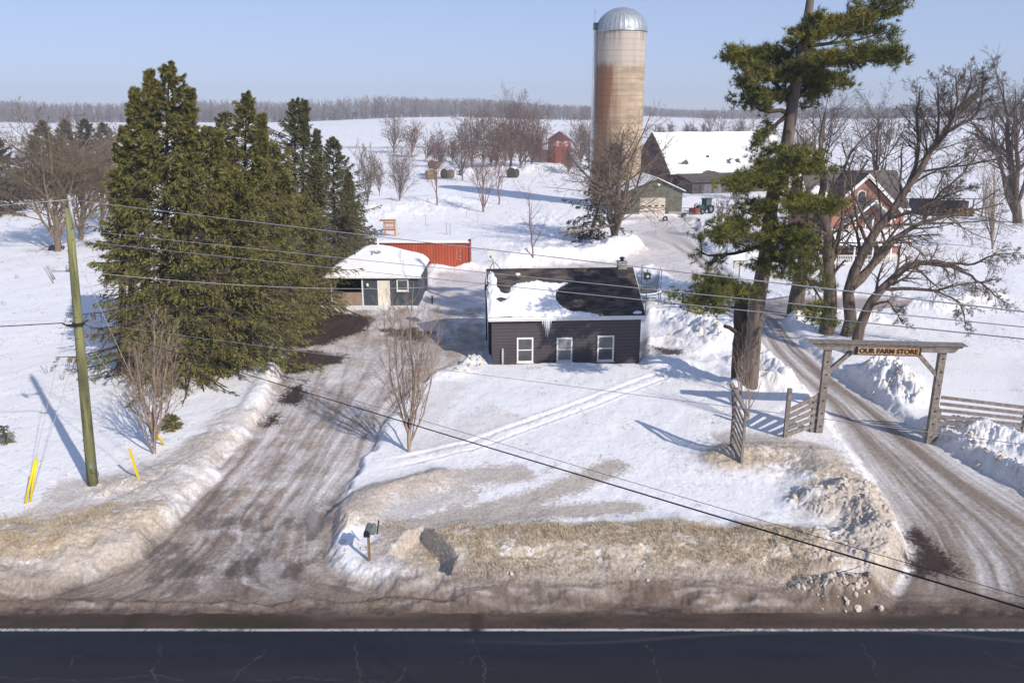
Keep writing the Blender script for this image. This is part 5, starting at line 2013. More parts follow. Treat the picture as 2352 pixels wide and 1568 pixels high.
def red_hut():
    p = G(1284, 372)
    D = p.y
    s = (D * cp + CAM_H * sp) / FPX
    r = thing('red_hut', 'rusty red round-sided feed hut with a pyramid roof left of the silo', 'hut', p)
    Rr = 27 * s
    H = 52 * s
    k = 8
    mb = MB()
    a0 = rad(22.5)
    pts = [(math.cos(a0 + i * math.pi / 4) * Rr, math.sin(a0 + i * math.pi / 4) * Rr) for i in range(k)]
    mb.prism([(x, y, 0) for x, y in pts], (0, 0, -.5), (0, 0, H * .72))
    mb.build('wall', M_REDM, r)
    mb = MB()
    mb.prism([(x * 1.01, y * 1.01, 0) for x, y in pts], (0, 0, H * .72), (0, 0, H * .98))
    mb.build('upper_wall', mat('peeling_white_over_red', (.50, .42, .40), (.27, .075, .055), rough=.8, scale=1.4, lo=.45, hi=.6), r)
    mb = MB()
    rr = 1.12
    vs = [(x * rr, y * rr, H * .98) for x, y in pts] + [(0, 0, H * 1.36)]
    mb.add(vs, [(i, (i + 1) % k, k) for i in range(k)] + [tuple(range(k))[::-1]])
    mb.build('roof', mat('dark_red_roof', (.13, .05, .045), (.09, .035, .035), rough=.8), r)
    # lean-to on the left
    mb = MB()
    mb.box(-Rr * 2.3, -Rr * .3, -.4, -Rr * .95, Rr * .8, H * .55)
    mb.build('lean_to', M_OLDW, r)
    mb = MB()
    mb.prism([(-Rr * 2.4, -Rr * .4, H * .52), (-Rr * .9, -Rr * .4, H * .8), (-Rr * .9, -Rr * .4, H * .84), (-Rr * 2.4, -Rr * .4, H * .56)], (0, 0, 0), (0, Rr * 1.3, 0))
    mb.build('lean_to_roof', M_SNOW, r)


red_hut()


# ------------------------------------------------------------------ brick farmhouse
def farmhouse():
    D = 81.0
    loc = Vector((0, 0, 0))
    pl = atd(1905, 478, D)
    pr = atd(2062, 478, D)
    ap = atd(1984, 402, D)
    x0, x1 = pl.x, pr.x
    loc = Vector((x0, D, .1))
    Wg = x1 - x0
    E, A = pl.z - .1, ap.z - .1
    r = thing('brick_farmhouse', 'red brick farmhouse with a steep white trimmed gable and snowy veranda', 'house', loc)
    mx_ = Wg / 2
    mb = MB()
    mb.prism([(.35, 0, 0), (Wg - .35, 0, 0), (Wg - .35, 0, E + .2), (mx_, 0, A - .3), (.35, 0, E + .2)], (0, 0, 0), (0, 3.0, 0))
    xl, xr_ = atd(1868, 480, D + 2).x - x0, atd(2078, 480, D + 2).x - x0
    mb.box(xl, 2.0, 0, xr_, 9.4, E + .1)
    RZ = atd(1984, 394, D + 5.7).z - .1
    for xx in (xl, xr_ - .2):
        mb.prism([(xx, 2.0, E + .1), (xx, 9.4, E + .1), (xx, 5.7, RZ - .1)], (0, 0, 0), (.2, 0, 0))
    mb.build('wall', M_BRICK, r)
    # main roof
    k = (RZ - E) / 3.7
    mb = MB()
    for s in (-1, 1):
        ye = 5.7 + s * 4.15
        ze = RZ - 4.15 * k
        mb.prism([(xl - .4, ye, ze), (xl - .4, 5.7, RZ), (xl - .4, 5.7, RZ + .15), (xl - .4, ye, ze + .15)], (0, 0, 0), (xr_ - xl + .8, 0, 0))
    # gable roof toward the camera
    kg = (A - E) / mx_
    for s in (-1, 1):
        xe = mx_ + s * (mx_ + .35)
        ze = A - (mx_ + .35) * kg
        mb.prism([(xe, -.45, ze), (mx_, -.45, A), (mx_, -.45, A + .14), (xe, -.45, ze + .14)], (0, 0, 0), (0, 6.0, 0))
    mb.build('roof', M_BSH, r)
    for s in (-1, 1):
        mb = MB()
        xe = mx_ + s * (mx_ + .38)
        ze = A - (mx_ + .38) * kg
        mb.prism([(xe, -.49, ze - .22), (mx_, -.49, A - .22), (mx_, -.49, A + .17), (xe, -.49, ze + .17)], (0, 0, 0), (0, .035, 0))
        mb.build('barge_board', M_WHITE, r)
    mb = MB()
    mb.box(xl - .42, 1.5, RZ - 4.15 * k - .02, .2, 1.54, RZ - 4.15 * k + .2)
    mb.box(Wg - .2, 1.5, RZ - 4.15 * k - .02, xr_ + .42, 1.54, RZ - 4.15 * k + .2)
    mb.build('gutter', M_WHITE, r)
    # snow left in the left valley
    def fn(S, T):
        d = np.hypot((S - .1) / 1.1, (T - 2.6) / 1.3) + (fbm(S * 1.5, T * 1.5, 3, 7) - .5)
        return .2 * smooth(1.0, .6, d) - .03
    snow_sheet('valley_snow', fn, -1.6, 1.2, 40, 1.6, 5.5, 40, r, lambda S, T, Hh: np.stack([S, T, RZ - np.abs(T - 5.7) * k + .15 + Hh], -1))
    # attic arched window
    mb = MB()
    wz = A - 3.0
    n = 9
    arch = [(.38, 0), (.38, 1.1)] + [(.38 * math.cos(math.pi * i / n), 1.1 + .38 * math.sin(math.pi * i / n)) for i in range(1, n)] + [(-.38, 1.1), (-.38, 0)]
    mb.prism([(mx_ - .35 + x * 1.25, 0, wz + z * 1.08 - .08) for x, z in arch], (0, -.05, 0), (0, -.003, 0))
    aw = mb.build('arched_window', M_WHITE, r)
    mb = MB()
    mb.prism([(mx_ - .35 + x * .9, 0, wz + z * .95) for x, z in arch], (0, -.07, 0), (0, -.051, 0))
    mb.build('pane', M_GLASS, aw)
    # small dormer-like porch gable over the upper balcony
    q0, q1 = atd(1955, 497, D - 1).x - x0, atd(2050, 497, D - 1).x - x0
    qa = atd(2003, 462, D - 1).z - .1
    qe = atd(2003, 505, D - 1).z - .1
    qm = (q0 + q1) / 2
    mb = MB()
    for s in (-1, 1):
        xe = qm + s * (q1 - q0) / 2
        mb.prism([(xe, -1.6, qe), (qm, -1.6, qa), (qm, -1.6, qa + .16), (xe, -1.6, qe + .16)], (0, 0, 0), (0, 1.595, 0))
    mb.build('balcony_roof', mat('pale_green_trim', (.42, .48, .46), (.34, .40, .38), rough=.7), r)
    mb = MB()
    for s in (-1, 1):
        xe = qm + s * ((q1 - q0) / 2 + .05)
        mb.prism([(xe, -1.64, qe - .04), (qm, -1.64, qa - .04), (qm, -1.64, qa + .2), (xe, -1.64, qe + .2)], (0, 0, 0), (0, .035, 0))
    mb.build('balcony_barge_board', M_WHITE, r)
    for x in (q0 + .25, qm - .1, q1 - .35):
        mb = MB()
        mb.box(x, -1.5, 2.7, x + .12, -1.38, qe + .1)
        mb.build('balcony_post', M_WHITE, r)
    # upper windows and door
    for x, z, w_, h_ in ((q0 - .45, 2.95, .8, 1.5), (qm - .15, 2.75, .85, 1.8)):
        window(r, x, z, w_, h_, y=-.08, fr=.08)
    # veranda
    px0, px1 = atd(1878, 560, D - 3).x - x0, atd(2096, 560, D - 3).x - x0
    pz = atd(1984, 563, D - 3).z - .1
    zt = pz + .75
    mb = MB()
    mb.prism([(px0, -3, pz), (px0, -.02, zt), (px0, -.02, zt + .12), (px0, -3, pz + .12)], (0, 0, 0), (px1 - px0, 0, 0))
    mb.build('veranda_roof', M_BSH, r)
    mb = MB()
    mb.box(px0 - .02, -3.04, pz - .05, px1 + .02, -3.0, pz + .16)
    mb.build('veranda_fascia', M_WHITE, r)
    snow_sheet('veranda_snow', lambda S, T: .22 + .25 * fbm(S * .7, T, 3, 9) - .2 * (T < -2.97), px0, px1, 90, -2.99, -.05, 20, r,
               lambda S, T, Hh: np.stack([S, T, pz + (T + 3) / 3 * .75 + .12 + Hh], -1))
    n = 6
    for i in range(n):
        mb = MB()
        x = px0 + .1 + (px1 - px0 - .35) * i / (n - 1)
        mb.box(x, -2.95, 0, x + .13, -2.82, pz)
        mb.build('veranda_post', M_WHITE, r)
    mb = MB()
    mb.box(px0 + .1, -2.93, .95, px1 - .1, -2.87, 1.02)
    mb.box(px0 + .1, -2.93, .25, px1 - .1, -2.87, .31)
    x = px0 + .2
    while x < px1 - .2:
        mb.box(x, -2.915, .31, x + .05, -2.885, .95)
        x += .17
    mb.build('railing', M_WHITE, r)
    for x in (.6, 2.4, 4.6):
        window(r, x, .9, .95, 1.35, y=-.08, fr=.08)
    mb = MB()
    mb.box(Wg + .2 - 1.1, 1.93, 3.2, Wg + .2 - .2, 1.99, 4.7)
    mb.build('side_panel', M_GLASS, r)


farmhouse()


def back_shed():
    p = atd(2125, 478, 116)
    r = thing('lean_to_shed', 'low brown shed cluttered with firewood, half hidden by maple twigs on the right', 'shed', (p.x, 116, 0))
    s = (116 * cp + 4) / FPX
    mb = MB()
    L = 130 * s
    mb.box(0, 0, 0, 2.4, 5, 2.4)
    mb.box(2.4, 3.5, 0, L, 5, 2.1)
    mb.build('wall', M_OLDW, r)
    mb = MB()
    mb.prism([(-.3, -.4, 2.75), (-.3, 5.4, 2.2), (-.3, 5.4, 2.33), (-.3, -.4, 2.88)], (0, 0, 0), (L + .6, 0, 0))
    mb.build('roof', M_BSH, r)
    for i in range(5):
        mb = MB()
        mb.box(2.5 + i * 1.45, .0, 0, 2.65 + i * 1.45, .15, 2.7)
        mb.build('post', M_OLDW, r)
    # firewood
    rng = random.Random(4)
    mb = MB()
    for i in range(150):
        x, z = 2.9 + rng.random() * (L - 4), .1 + rng.random() * 1.2
        mb.tube([(x, .6, z), (x, 1.5, z)], .09, 6)
    r2 = mb.build('firewood_pile', mat('split_firewood', (.36, .24, .10), (.18, .11, .06), rough=.9, scale=3), None)
    r2.location = (p.x, 115.2, .1)
    tag(r2, 'pile of yellowish split logs stacked under the low brown shed', 'firewood')


back_shed()
# ------------------------------------------------------------------ utility pole
M_POLE = mat('green_treated_pole', (.24, .245, .105), (.10, .095, .05), rough=.85, scale=7, stretch=(1, 1, .08), bump=.7, bscale=12, detail=8)
M_YEL_ = mat('yellow_plastic', (.78, .60, .02), (.70, .52, .02), rough=.45)
M_CER = mat('grey_porcelain', (.42, .43, .45), (.32, .33, .35), rough=.3)
M_WIRE = mat('aluminium_wire', (.62, .60, .58), (.55, .53, .52), rough=.5, metal=.2)
M_BLK = mat('black_cable', (.015, .015, .017), (.012, .012, .013), rough=.6)


def pole():
    b = G(212, 1112)
    t = atd(157, 478, b.y)
    r = thing('utility_pole', 'leaning greenish wooden utility pole in front of the spruces', 'utility pole', b)
    off = tuple(b)
    mb = MB()
    mb.tube([b - Vector((0, 0, .4)), b + (t - b) * .35, b + (t - b) * .7, t], [.205, .18, .15, .12], 20)
    mb.build('pole_shaft', M_POLE, r, off)
    f = lambda v: b + (t - b) * ((1112 - v) / (1112 - 478))
    mb = MB()
    q = t + Vector((.14, -.05, -.7))
    mb.tube([q, q + Vector((-.03, 0, .95))], .05, 8)
    mb.lathe([(.03, 0), (.08, .04), (.05, .08), (.08, .12), (.05, .16), (.06, .2)], 10, (q.x - .03, q.y, q.z + .95), close=True)
    mb.build('top_insulator', M_CER, r, off)
    # cut-out fuse arm on the left
    a = f(612)
    mb = MB()
    mb.bar(a, a + Vector((-.75, -.1, .02)), .05)
    e = a + Vector((-.78, -.1, 0))
    mb.tube([e + Vector((-.1, 0, .22)), e + Vector((.08, 0, -.3))], .05, 8)
    mb.tube([e + Vector((-.22, 0, .16)), e + Vector((.02, 0, -.42))], .025, 6)
    mb.lathe([(.05, 0), (.07, .12), (.03, .22)], 8, tuple(a + Vector((-.16, -.1, .03))), close=True)
    mb.build('fuse_cutout', M_CER, r, off)
    # small brackets and belt with the black cable splice
    mb = MB()
    a = f(728)
    mb.lathe([(.20, -.06), (.215, 0), (.20, .06)], 16, tuple(a))
    mb.tube([a + Vector((-.55, -.1, .05)), a + Vector((-.35, -.18, -.02)), a + Vector((-.1, -.23, -.02)), a + Vector((.25, -.18, .03)), a + Vector((.45, -.1, .18))], [.02, .05, .06, .05, .02], 8)
    mb.build('cable_bracket', M_DKM, r, off)
    mb = MB()
    a = f(1060)
    mb.box(a.x + .05, a.y - .215, a.z - .12, a.x + .17, a.y - .175, a.z + .12)
    mb.build('tag_plate', M_METAL, r, off)
    mb = MB()
    a = f(1085)
    ring = [a + Vector((.22 + .13 * math.cos(w_), -.1, .05 + .13 * math.sin(w_))) for w_ in [i * math.pi / 8 for i in range(17)]]
    mb.tube([a + Vector((.1, -.19, .5)), a + Vector((.12, -.2, .1))] + ring, .012, 5)
    mb.build('ground_wire', M_DKM, r, off)
    # pole steps / knots
    mb = MB()
    rng = random.Random(2)
    for i in range(22):
        v = 520 + i * 24
        a = f(v)
        w_ = rng.uniform(-2.6, -.6)
        rr = .125 + .075 * (v - 478) / 630
        mb.tube([a + Vector((math.cos(w_) * rr, math.sin(w_) * rr, 0)), a + Vector((math.cos(w_) * (rr + .03), math.sin(w_) * (rr + .03), 0))], .018, 5)
    mb.build('bolts', M_DKM, r, off)
    return f


PF = pole()


def wire(name, label, p0, p1, sag, rr, m, group=None, n=28, cat='wire', k=4):
    p0, p1 = Vector(p0), Vector(p1)
    pts = []
    for i in range(n + 1):
        t = i / n
        p = p0.lerp(p1, t)
        p.z -= 4 * sag * t * (1 - t)
        pts.append(p)
    mb = MB()
    mb.tube(pts, rr, k)
    o = mb.build(name, m, None, tuple(p0))
    o.location = p0
    return tag(o, label, cat, group)


GW = 'overhead wires crossing from the pole'


def run(name, label, p0, e, rr, m, k=4):
    # the line goes on past the camera to a pole far behind it
    p0 = Vector(p0)
    wire(name, label, p0, p0 + (Vector(e) - p0) * 2.1, .10, rr, m, GW, k=k, n=40)


PT = PF(478)
run('power_line', 'topmost thin wire from the pole top across the spruces and the house roof', PT + Vector((.1, 0, .3)), atd(4150, 884, 4.5), .0075, M_WIRE)
run('power_line', 'upper of the two close wires crossing the dark house roof', PF(522) + Vector((.25, -.15, 0)), atd(4150, 893, 4.5), .006, M_WIRE)
run('power_line', 'lower of the two close wires crossing the dark house roof', PF(545) + Vector((.25, -.15, 0)), atd(4150, 923, 4.5), .006, M_WIRE)
run('power_line', 'thin faint wire passing low before the dark house front', PF(722) + Vector((.2, -.15, 0)), atd(4000, 1196, 4.5), .0045, M_WIRE)
run('telephone_cable', 'thick black cable sweeping down across the driveway to the lower right', PF(728) + Vector((.3, -.15, 0)), atd(3700, 1770, 4.5), .0105, M_BLK, k=6)
run('telephone_cable', 'thin cable running just above the thick black one', PF(716) + Vector((.25, -.15, 0)), atd(3700, 1735, 4.5), .0042, M_BLK)
wire('power_line', 'thin wire leaving the pole top to the left edge', PT + Vector((.1, 0, .3)), atd(-2500, 614, 31), .3, .009, M_WIRE, GW)
wire('telephone_cable', 'black cable reaching the pole from the left edge', PF(728) + Vector((-.5, -.1, .05)), atd(-2500, 814, 30), .35, .018, M_BLK, GW, k=6)
wire('power_line', 'thin wire just above the black cable at the left edge', PF(718) + Vector((-.15, -.1, .0)), atd(-2500, 734, 30), .3, .008, M_WIRE, GW)
hm = Vector((-1.5, 47.35, 4.7))
wire('service_wire', 'service wire from the pole through the spruces to the house gable', PF(612) + Vector((.1, 0, 0)), hm, .5, .0085, M_WIRE, GW)
wire('service_wire', 'short wire between the shed roof and the house gable', Vector((-8.2, 60.8, 2.2)), hm, .5, .009, M_WIRE, GW)

# guy wires with yellow guards
GG = 'guy wires holding the pole'


def guy(label, top, foot, group=GG):
    r = wire('guy_wire', label, top, foot, 0, .009, M_WIRE, group, 6)
    return r


def guard(label, foot, topd, L=1.55):
    d = (Vector(topd) - Vector(foot)).normalized()
    r = thing('guy_guard', label, 'wire guard', foot, 0, 'yellow guy wire guards')
    mb = MB()
    a, e = Vector(foot) - d * .15, Vector(foot) + d * L
    mb.tube([a, e], [.045, .05], 10)
    side = d.cross(Vector((0, 1, 0))).normalized()
    mb.build('guard_tube', M_YEL_, r, tuple(foot))
    return e


f1 = G(58, 1156)
guy('guy wire slanting from mid pole down to the left yellow guard', PF(640), f1)
f2 = f1 + Vector((.12, .1, 0))
guy('second guy wire slanting from the pole belt to the left yellow guard', PF(760), f2)
guard('left yellow guard of the pair leaning in the snow at the left edge', f1, PF(640), 1.75)
guard('right yellow guard of the pair leaning in the snow at the left edge', f2, PF(560), 1.75)
f3 = G(376, 1022)
guy('guy wire slanting right from the pole down behind the reddish bare tree', PF(560), f3)
f4 = G(366, 1010)
guy('guy wire slanting right from the pole belt behind the reddish bare tree', PF(745), f4)
guard('yellow guard standing behind the trunk of the reddish tipped tree', f3, PF(640), 1.1)
guard('thin yellow guard hidden partly by the trunk of the reddish tipped tree', f4, PF(600), 1.3)
f5 = G(320, 1097)
r = thing('marker_post', 'lone leaning yellow marker post between pole and reddish bare tree', 'marker post', f5)
mb = MB()
t5 = atd(298, 1032, f5.y - .1)
mb.bar(f5 - Vector((0, 0, .2)), t5, .085, .05, (0, 1, 0))
mb.build('post', M_YEL_, r, tuple(f5))
mb = MB()
mb.lathe([(.05, 0), (.03, .03)], 8, tuple(t5), close=True)
mb.build('cap', M_YEL_, r, tuple(f5))


# ------------------------------------------------------------------ mailbox
def mailbox():
    b = G(849, 1287)
    r = thing('mailbox', 'dark rural mailbox on a thin post beside the driveway mouth', 'mailbox', b)
    r.scale = (.85, .85, .88)
    H = 1.15
    mb = MB()
    mb.box(-.045, -.045, -.3, .045, .045, H)
    mb.bar((0, 0, H - .35), (.02, .45, H - .02), .05)
    mb.build('post', mat('orange_brown_post', (.26, .17, .11), (.18, .11, .075), rough=.8, scale=5), r)
    mb = MB()
    n = 10
    prof = [(-.11, 0), (.11, 0)] + [(.11 * math.cos(a), .15 + .11 * math.sin(a)) for a in [math.pi * i / n for i in range(n + 1)]]
    mb.prism([(x, -.3, H + z) for x, z in prof], (0, 0, 0), (0, .62, 0))
    bx = mb.build('box', mat('dull_grey_metal', (.16, .16, .18), (.10, .10, .115), rough=.5, scale=4), r)
    mb = MB()
    mb.prism([(x * 1.05, -.325, H + z * 1.03 - .003) for x, z in prof], (0, 0, 0), (0, .022, 0))
    mb.build('door', M_DKM, r)
    # newspaper tube at the side
    mb = MB()
    mb.prism([(.16 + x * .9, -.05, H - .05 + z) for x, z in prof], (0, 0, 0), (0, .45, 0))
    mb.bar((0, .1, H + .02), (.2, .1, H + .02), .04)
    mb.build('newspaper_tube', M_GREYD2, r)
    mb = MB()
    mb.bar((.27, .38, H - .25), (.36, .38, H + .33), .05, .02)
    mb.build('flag', M_DKM, r)


M_GREYD2 = mat('grey_green_plastic', (.20, .25, .25), (.14, .17, .17), rough=.6)
mailbox()


# ------------------------------------------------------------------ gate arch
def arch():
    pl = G(1880, 992)
    pr = G(2138, 980)
    pl.z -= .25
    pr.z -= .25
    r = thing('gate_arch', 'tall weathered timber gateway over the lane carrying the store sign', 'gateway', pl)
    off = tuple(pl)
    ztop = atd(1893, 793, pl.y).z
    lean = .0
    tops = []
    ps = []
    for p in (pl, pr):
        t = Vector((p.x, p.y, ztop))
        tops.append(t)
        mb = MB()
        mb.bar(p, t, .30, .22, (0, 1, 0))
        a = mb.build('post', M_WOOD, r, off)
        # bolts
        mb = MB()
        for z in np.arange(.6, ztop - p.z, .62):
            q = Vector((p.x + .02, p.y - .125, p.z + z))
            mb.tube([q, q + Vector((0, -.03, 0))], .035, 6)
        mb.build('bolts', M_DKM, a, off)
    ax = (tops[1] - tops[0]).normalized()
    L = (tops[1] - tops[0]).length
    ex = .75

    def beam(z0, z1, w_, e0, e1, y0, y1, name='beam', m=M_WOOD, par=r):
        """board with slanted ends"""
        mb = MB()
        a = tops[0] - ax * e0
        b_ = tops[1] + ax * e0
        a2 = tops[0] - ax * e1
        b2 = tops[1] + ax * e1
        nrm_ = Vector((-ax.y, ax.x, 0))
        mb.prism([Vector((a2.x, a2.y, z0)), Vector((b2.x, b2.y, z0)), Vector((b_.x, b_.y, z1)), Vector((a.x, a.y, z1))], nrm_ * y0, nrm_ * y1)
        return mb.build(name, m, par, off)
    z = ztop
    beam(z - .16, z + .06, .1, .62, .40, -.20, -.125)
    beam(z - .16, z + .06, .1, .62, .40, .125, .20)
    beam(z + .062, z + .17, .3, .78, .70, -.24, .24, 'top_beam')
    beam(z + .172, z + .20, .3, .92, .88, -.32, .32, 'cap_board')
    beam(z - .36, z - .162, .1, -1.0, -1.0, -.19, -.125, 'lower_beam')
    # braces
    mb = MB()
    c0, c1 = tops
    mb.bar(c0 + Vector((.10, 0, -1.25)), c0 + ax * 1.05 + Vector((0, 0, -.25)), .17, .16, (0, 1, 0))
    mb.build('brace', M_WOOD, r, off)
    mb = MB()
    mb.bar(c1 + Vector((-.10, 0, -1.25)), c1 - ax * 1.05 + Vector((0, 0, -.25)), .17, .16, (0, 1, 0))
    mb.build('brace', M_WOOD, r, off)
    for p, s in ((pl, -1), (pr, 1)):
        mb = MB()
        mb.bar(p + Vector((s * .28, .1, 0)), p + Vector((s * .28, .1, 1.75)), .2, .2, (0, 1, 0))
        mb.bar(p + Vector((s * .34, .1, 1.70)), p + Vector((s * .12, .05, 2.1)), .14, .14, (0, 1, 0))
        mb.build('side_post', M_WOOD, r, off)
    # sign board
    s0 = atd(1962, 793, pl.y + .2)
    s1 = atd(2108, 789, pr.y + .1)
    nrm_ = Vector((-ax.y, ax.x, 0))
    cz = ztop - .13
    f0 = tops[0] + ax * ((s0 - tops[0]).dot(ax))
    f1 = tops[0] + ax * ((s1 - tops[0]).dot(ax))
    f0.z = f1.z = cz
    hh = .15
    mb = MB()
    up = Vector((0, 0, hh))
    mb.prism([f0 - up, f1 - up, f1 + up, f0 + up], -nrm_ * .27, -nrm_ * .215)
    sb = mb.build('sign_board', mat('pale_wood_sign', (.50, .38, .25), (.36, .24, .13), rough=.7, scale=5, stretch=(1, 1, 4)), r, off)
    for e in (f0 - ax * .05, f1 + ax * .05):
        mb = MB()
        mb.prism([e - up * 1.1 - ax * .03, e - up * 1.1 + ax * .03, e + up * 1.1 + ax * .03, e + up * 1.1 - ax * .03], -nrm_ * .28, -nrm_ * .205)
        mb.build('sign_bracket', M_DKM, sb, off)
    mid = (f0 + f1) / 2
    wtxt = (f1 - f0).length
    ang = math.atan2(ax.y, ax.x)
    o = text_obj('lettering', 'OUR FARM STORE', .30, .012, mat('brown_black_letters', (.035, .018, .012), (.02, .012, .01), rough=.6), sb,
                 Vector(mid - nrm_ * .283) - Vector(off), (math.pi / 2, 0, ang), bold=.008)
    bb = max(v.co.x for v in o.data.vertices) - min(v.co.x for v in o.data.vertices)
    o.scale = ((wtxt - .1) / bb, 1.0, 1)
    # carved orange edge, an offset copy behind the letters
    o2 = text_obj('letter_relief', 'OUR FARM STORE', .30, .004, mat('orange_letter_edge', (.55, .25, .07), (.45, .18, .05), rough=.6), sb,
                  Vector(mid - nrm_ * .272 + ax * .02 - Vector((0, 0, .015))) - Vector(off), (math.pi / 2, 0, ang), bold=.016)
    o2.scale = o.scale
    return pl, pr, ax


PL, PR, AX = arch()


# ------------------------------------------------------------------ fences
def rail_fence(name, label, a, b, n, z0, z1, h, th=.05, posts=(), yo=0.0, closed=()):
    a, b = Vector(a), Vector(b)
    r = thing(name, label, 'fence', a)
    off = tuple(a)
    for i in range(n):
        f = i / (n - 1)
        za, zb = z0[0] + (z0[1] - z0[0]) * f, z1[0] + (z1[1] - z1[0]) * f
        mb = MB()
        mb.bar(Vector((a.x, a.y + yo, za)), Vector((b.x, b.y + yo, zb)), th, h, (0, 0, 1))
        mb.build('rail', M_WOOD, r, off)
    for (p, zt, w_) in posts:
        mb = MB()
        mb.bar(Vector((p.x, p.y, p.z - .3)), Vector((p.x, p.y, zt)), w_, w_, (0, 1, 0))
        mb.build('post', M_WOOD, r, off)
    return r


# right fence
e = G(2350, 1003)
D1, D2 = PR.y + .15, e.y
rail_fence('rail_fence', 'grey board fence running right from the gateway', Vector((PR.x + .35, D1, 0)), Vector((e.x + 2.5, D2 - .3, 0)), 5,
           (atd(2158, 912, D1).z, atd(2158, 975, D1).z + .1), (atd(2350, 948, D2).z, atd(2350, 1003, D2).z + .15), .15,
           posts=((Vector((e.x, D2 + .05, e.z)), atd(2345, 916, D2).z, .2),))
# left slanted fence
q = G(1803, 1004)
rail_fence('rail_fence', 'slanting board fence panel on the left side of the gateway', Vector((q.x, q.y, 0)), Vector((PL.x - .05, PL.y + .1, 0)), 5,
           (atd(1812, 944, q.y).z, atd(1812, 1000, q.y).z), (atd(1880, 908, PL.y).z, atd(1880, 975, PL.y).z), .185,
           posts=((q, atd(1811, 892, q.y).z, .17),))


def small_gate():
    a = G(1680, 1024)
    b = G(1696, 1036)
    b.y = a.y - 1.15
    b.x = (1700 - CX) / FPX * (b.y * cp + CAM_H * sp)
    b.z = hz(b.x, b.y)
    r = thing('side_gate', 'narrow slatted gate panel standing open beside the snow mound', 'gate', a)
    off = tuple(a)
    ta = atd(1684, 890, a.y).z
    tb = atd(1712, 948, b.y).z
    A0, A1 = Vector((a.x, a.y, a.z - .2)), Vector((a.x, a.y, ta))
    B0, B1 = Vector((b.x, b.y, b.z - .1)), Vector((b.x, b.y, tb))
    mb = MB()
    mb.bar(A0, A1, .14, .14, (0, 1, 0))
    mb.build('post', M_WOOD, r, off)
    mb = MB()
    mb.bar(B0, B1, .10, .10, (0, 1, 0))
    mb.build('post', M_WOOD, r, off)
    mb = MB()
    mb.bar(A1 + Vector((-.12, .35, .05)), B1 + Vector((.03, -.12, .02)), .16, .12)
    mb.build('top_rail', M_WOOD, r, off)
    mb = MB()
    mb.bar(A0 + Vector((0, 0, .35)), B0 + Vector((0, 0, .2)), .08, .1)
    mb.build('bottom_rail', M_WOOD, r, off)
    n = 6
    for i in range(n):
        f = (i + .5) / n
        pa = A0.lerp(A1, .22 + .62 * f)
        pb = B0.lerp(B1, .12 + .74 * f)
        mb = MB()
        mb.bar(pa, pb, .04, .13)
        mb.build('slat', M_WOOD, r, off)
    mb = MB()
    mb.bar(A0.lerp(A1, .95) + Vector((-.05, .3, 0)), A0.lerp(A1, .4), .09)
    mb.build('brace', M_WOOD, r, off)


small_gate()
b_ = G(1838, 995)


# ------------------------------------------------------------------ trampoline
def trampoline():
    c = Vector((10.05, 61.9, .45))
    r = thing('trampoline', 'blue framed trampoline with a sagging net behind the dark house', 'trampoline', c)
    Rr, h, H = 1.85, .62, 2.35
    mf = mat('blue_grey_tube', (.16, .22, .30), (.11, .15, .21), rough=.4, metal=.3)
    mb = MB()
    n = 40
    ring = [(Rr * math.cos(a), Rr * math.sin(a), h) for a in [2 * math.pi * i / n for i in range(n + 1)]]
    mb.tube(ring, .05, 6, cap=False)
    mb.build('frame_ring', mf, r)
    mb = MB()
    mb.lathe([(0.01, h - .03), (Rr * .82, h - .02), (Rr * .84, h - .05), (.01, h - .06)], 32)
    mb.build('mat', M_DKM, r)
    mb = MB()
    mb.lathe([(Rr * .80, h + .05), (Rr * .92, h + .09), (Rr * .99, h + .05), (Rr * .80, h + .02)], 32)
    mb.build('pad', M_SNOW, r)
    mp = []
    for i in range(6):
        a = 2 * math.pi * (i + .25) / 6
        x, y = Rr * 1.03 * math.cos(a), Rr * 1.03 * math.sin(a)
        mb = MB()
        mb.tube([(x, y, -.5), (x, y, H - .2), (x * .93, y * .93, H)], .03, 6)
        mb.build('pole', mf, r)
        mp.append((x, y))
    # net hangs in swags
    m, nt, b = new_mat('black_safety_net')
    b.inputs['Base Color'].default_value = (.03, .04, .05, 1)
    b.inputs['Alpha'].default_value = .42
    P, F = [], []
    seg = 12
    for i in range(6):
        x0, y0 = mp[i]
        x1, y1 = mp[(i + 1) % 6]
        for s in range(seg + 1):
            t = s / seg
            sag = 4 * t * (1 - t)
            for j in range(5):
                f = j / 4
                z = h + (H - .15 - .75 * sag - h) * f
                kx = 1 - .10 * sag * math.sin(f * math.pi) - .06 * math.sin(f * math.pi)
                P.append(((x0 + (x1 - x0) * t) * .93 * kx, (y0 + (y1 - y0) * t) * .93 * kx, z))
    for i in range(6):
        for s in range(seg):
            for j in range(4):
                k0 = (i * (seg + 1) + s) * 5 + j
                F.append((k0, k0 + 5, k0 + 6, k0 + 1))
    mb = MB()
    mb.add(P, F, True)
    mb.build('net', m, r, recalc=False)


trampoline()


def speaker():
    p = atd(1484, 690, 56.5)
    r = thing('yard_light', 'dark box lamp on a thin pole between house and trampoline', 'lamp post', (p.x, 56.5, .1))
    zt = atd(1484, 633, 56.5).z
    mb = MB()
    mb.tube([(0, 0, 0), (0, 0, zt + .35)], .035, 8)
    mb.build('pole', mat('blue_painted_pole', (.07, .10, .16), (.05, .07, .11), rough=.5), r)
    mb = MB()
    mb.box(-.24, -.2, zt - .35, .22, .15, zt + .1)
    mb.build('housing', M_DKM, r)
    mb = MB()
    mb.lathe([(.11, 0), (.09, .01)], 12, (0, 0, 0), close=True)
    o = mb.build('lens', M_GREYD, r)
    o.rotation_euler = (math.pi / 2, 0, 0)
    o.location = (0, -.205, zt - .12)


speaker()


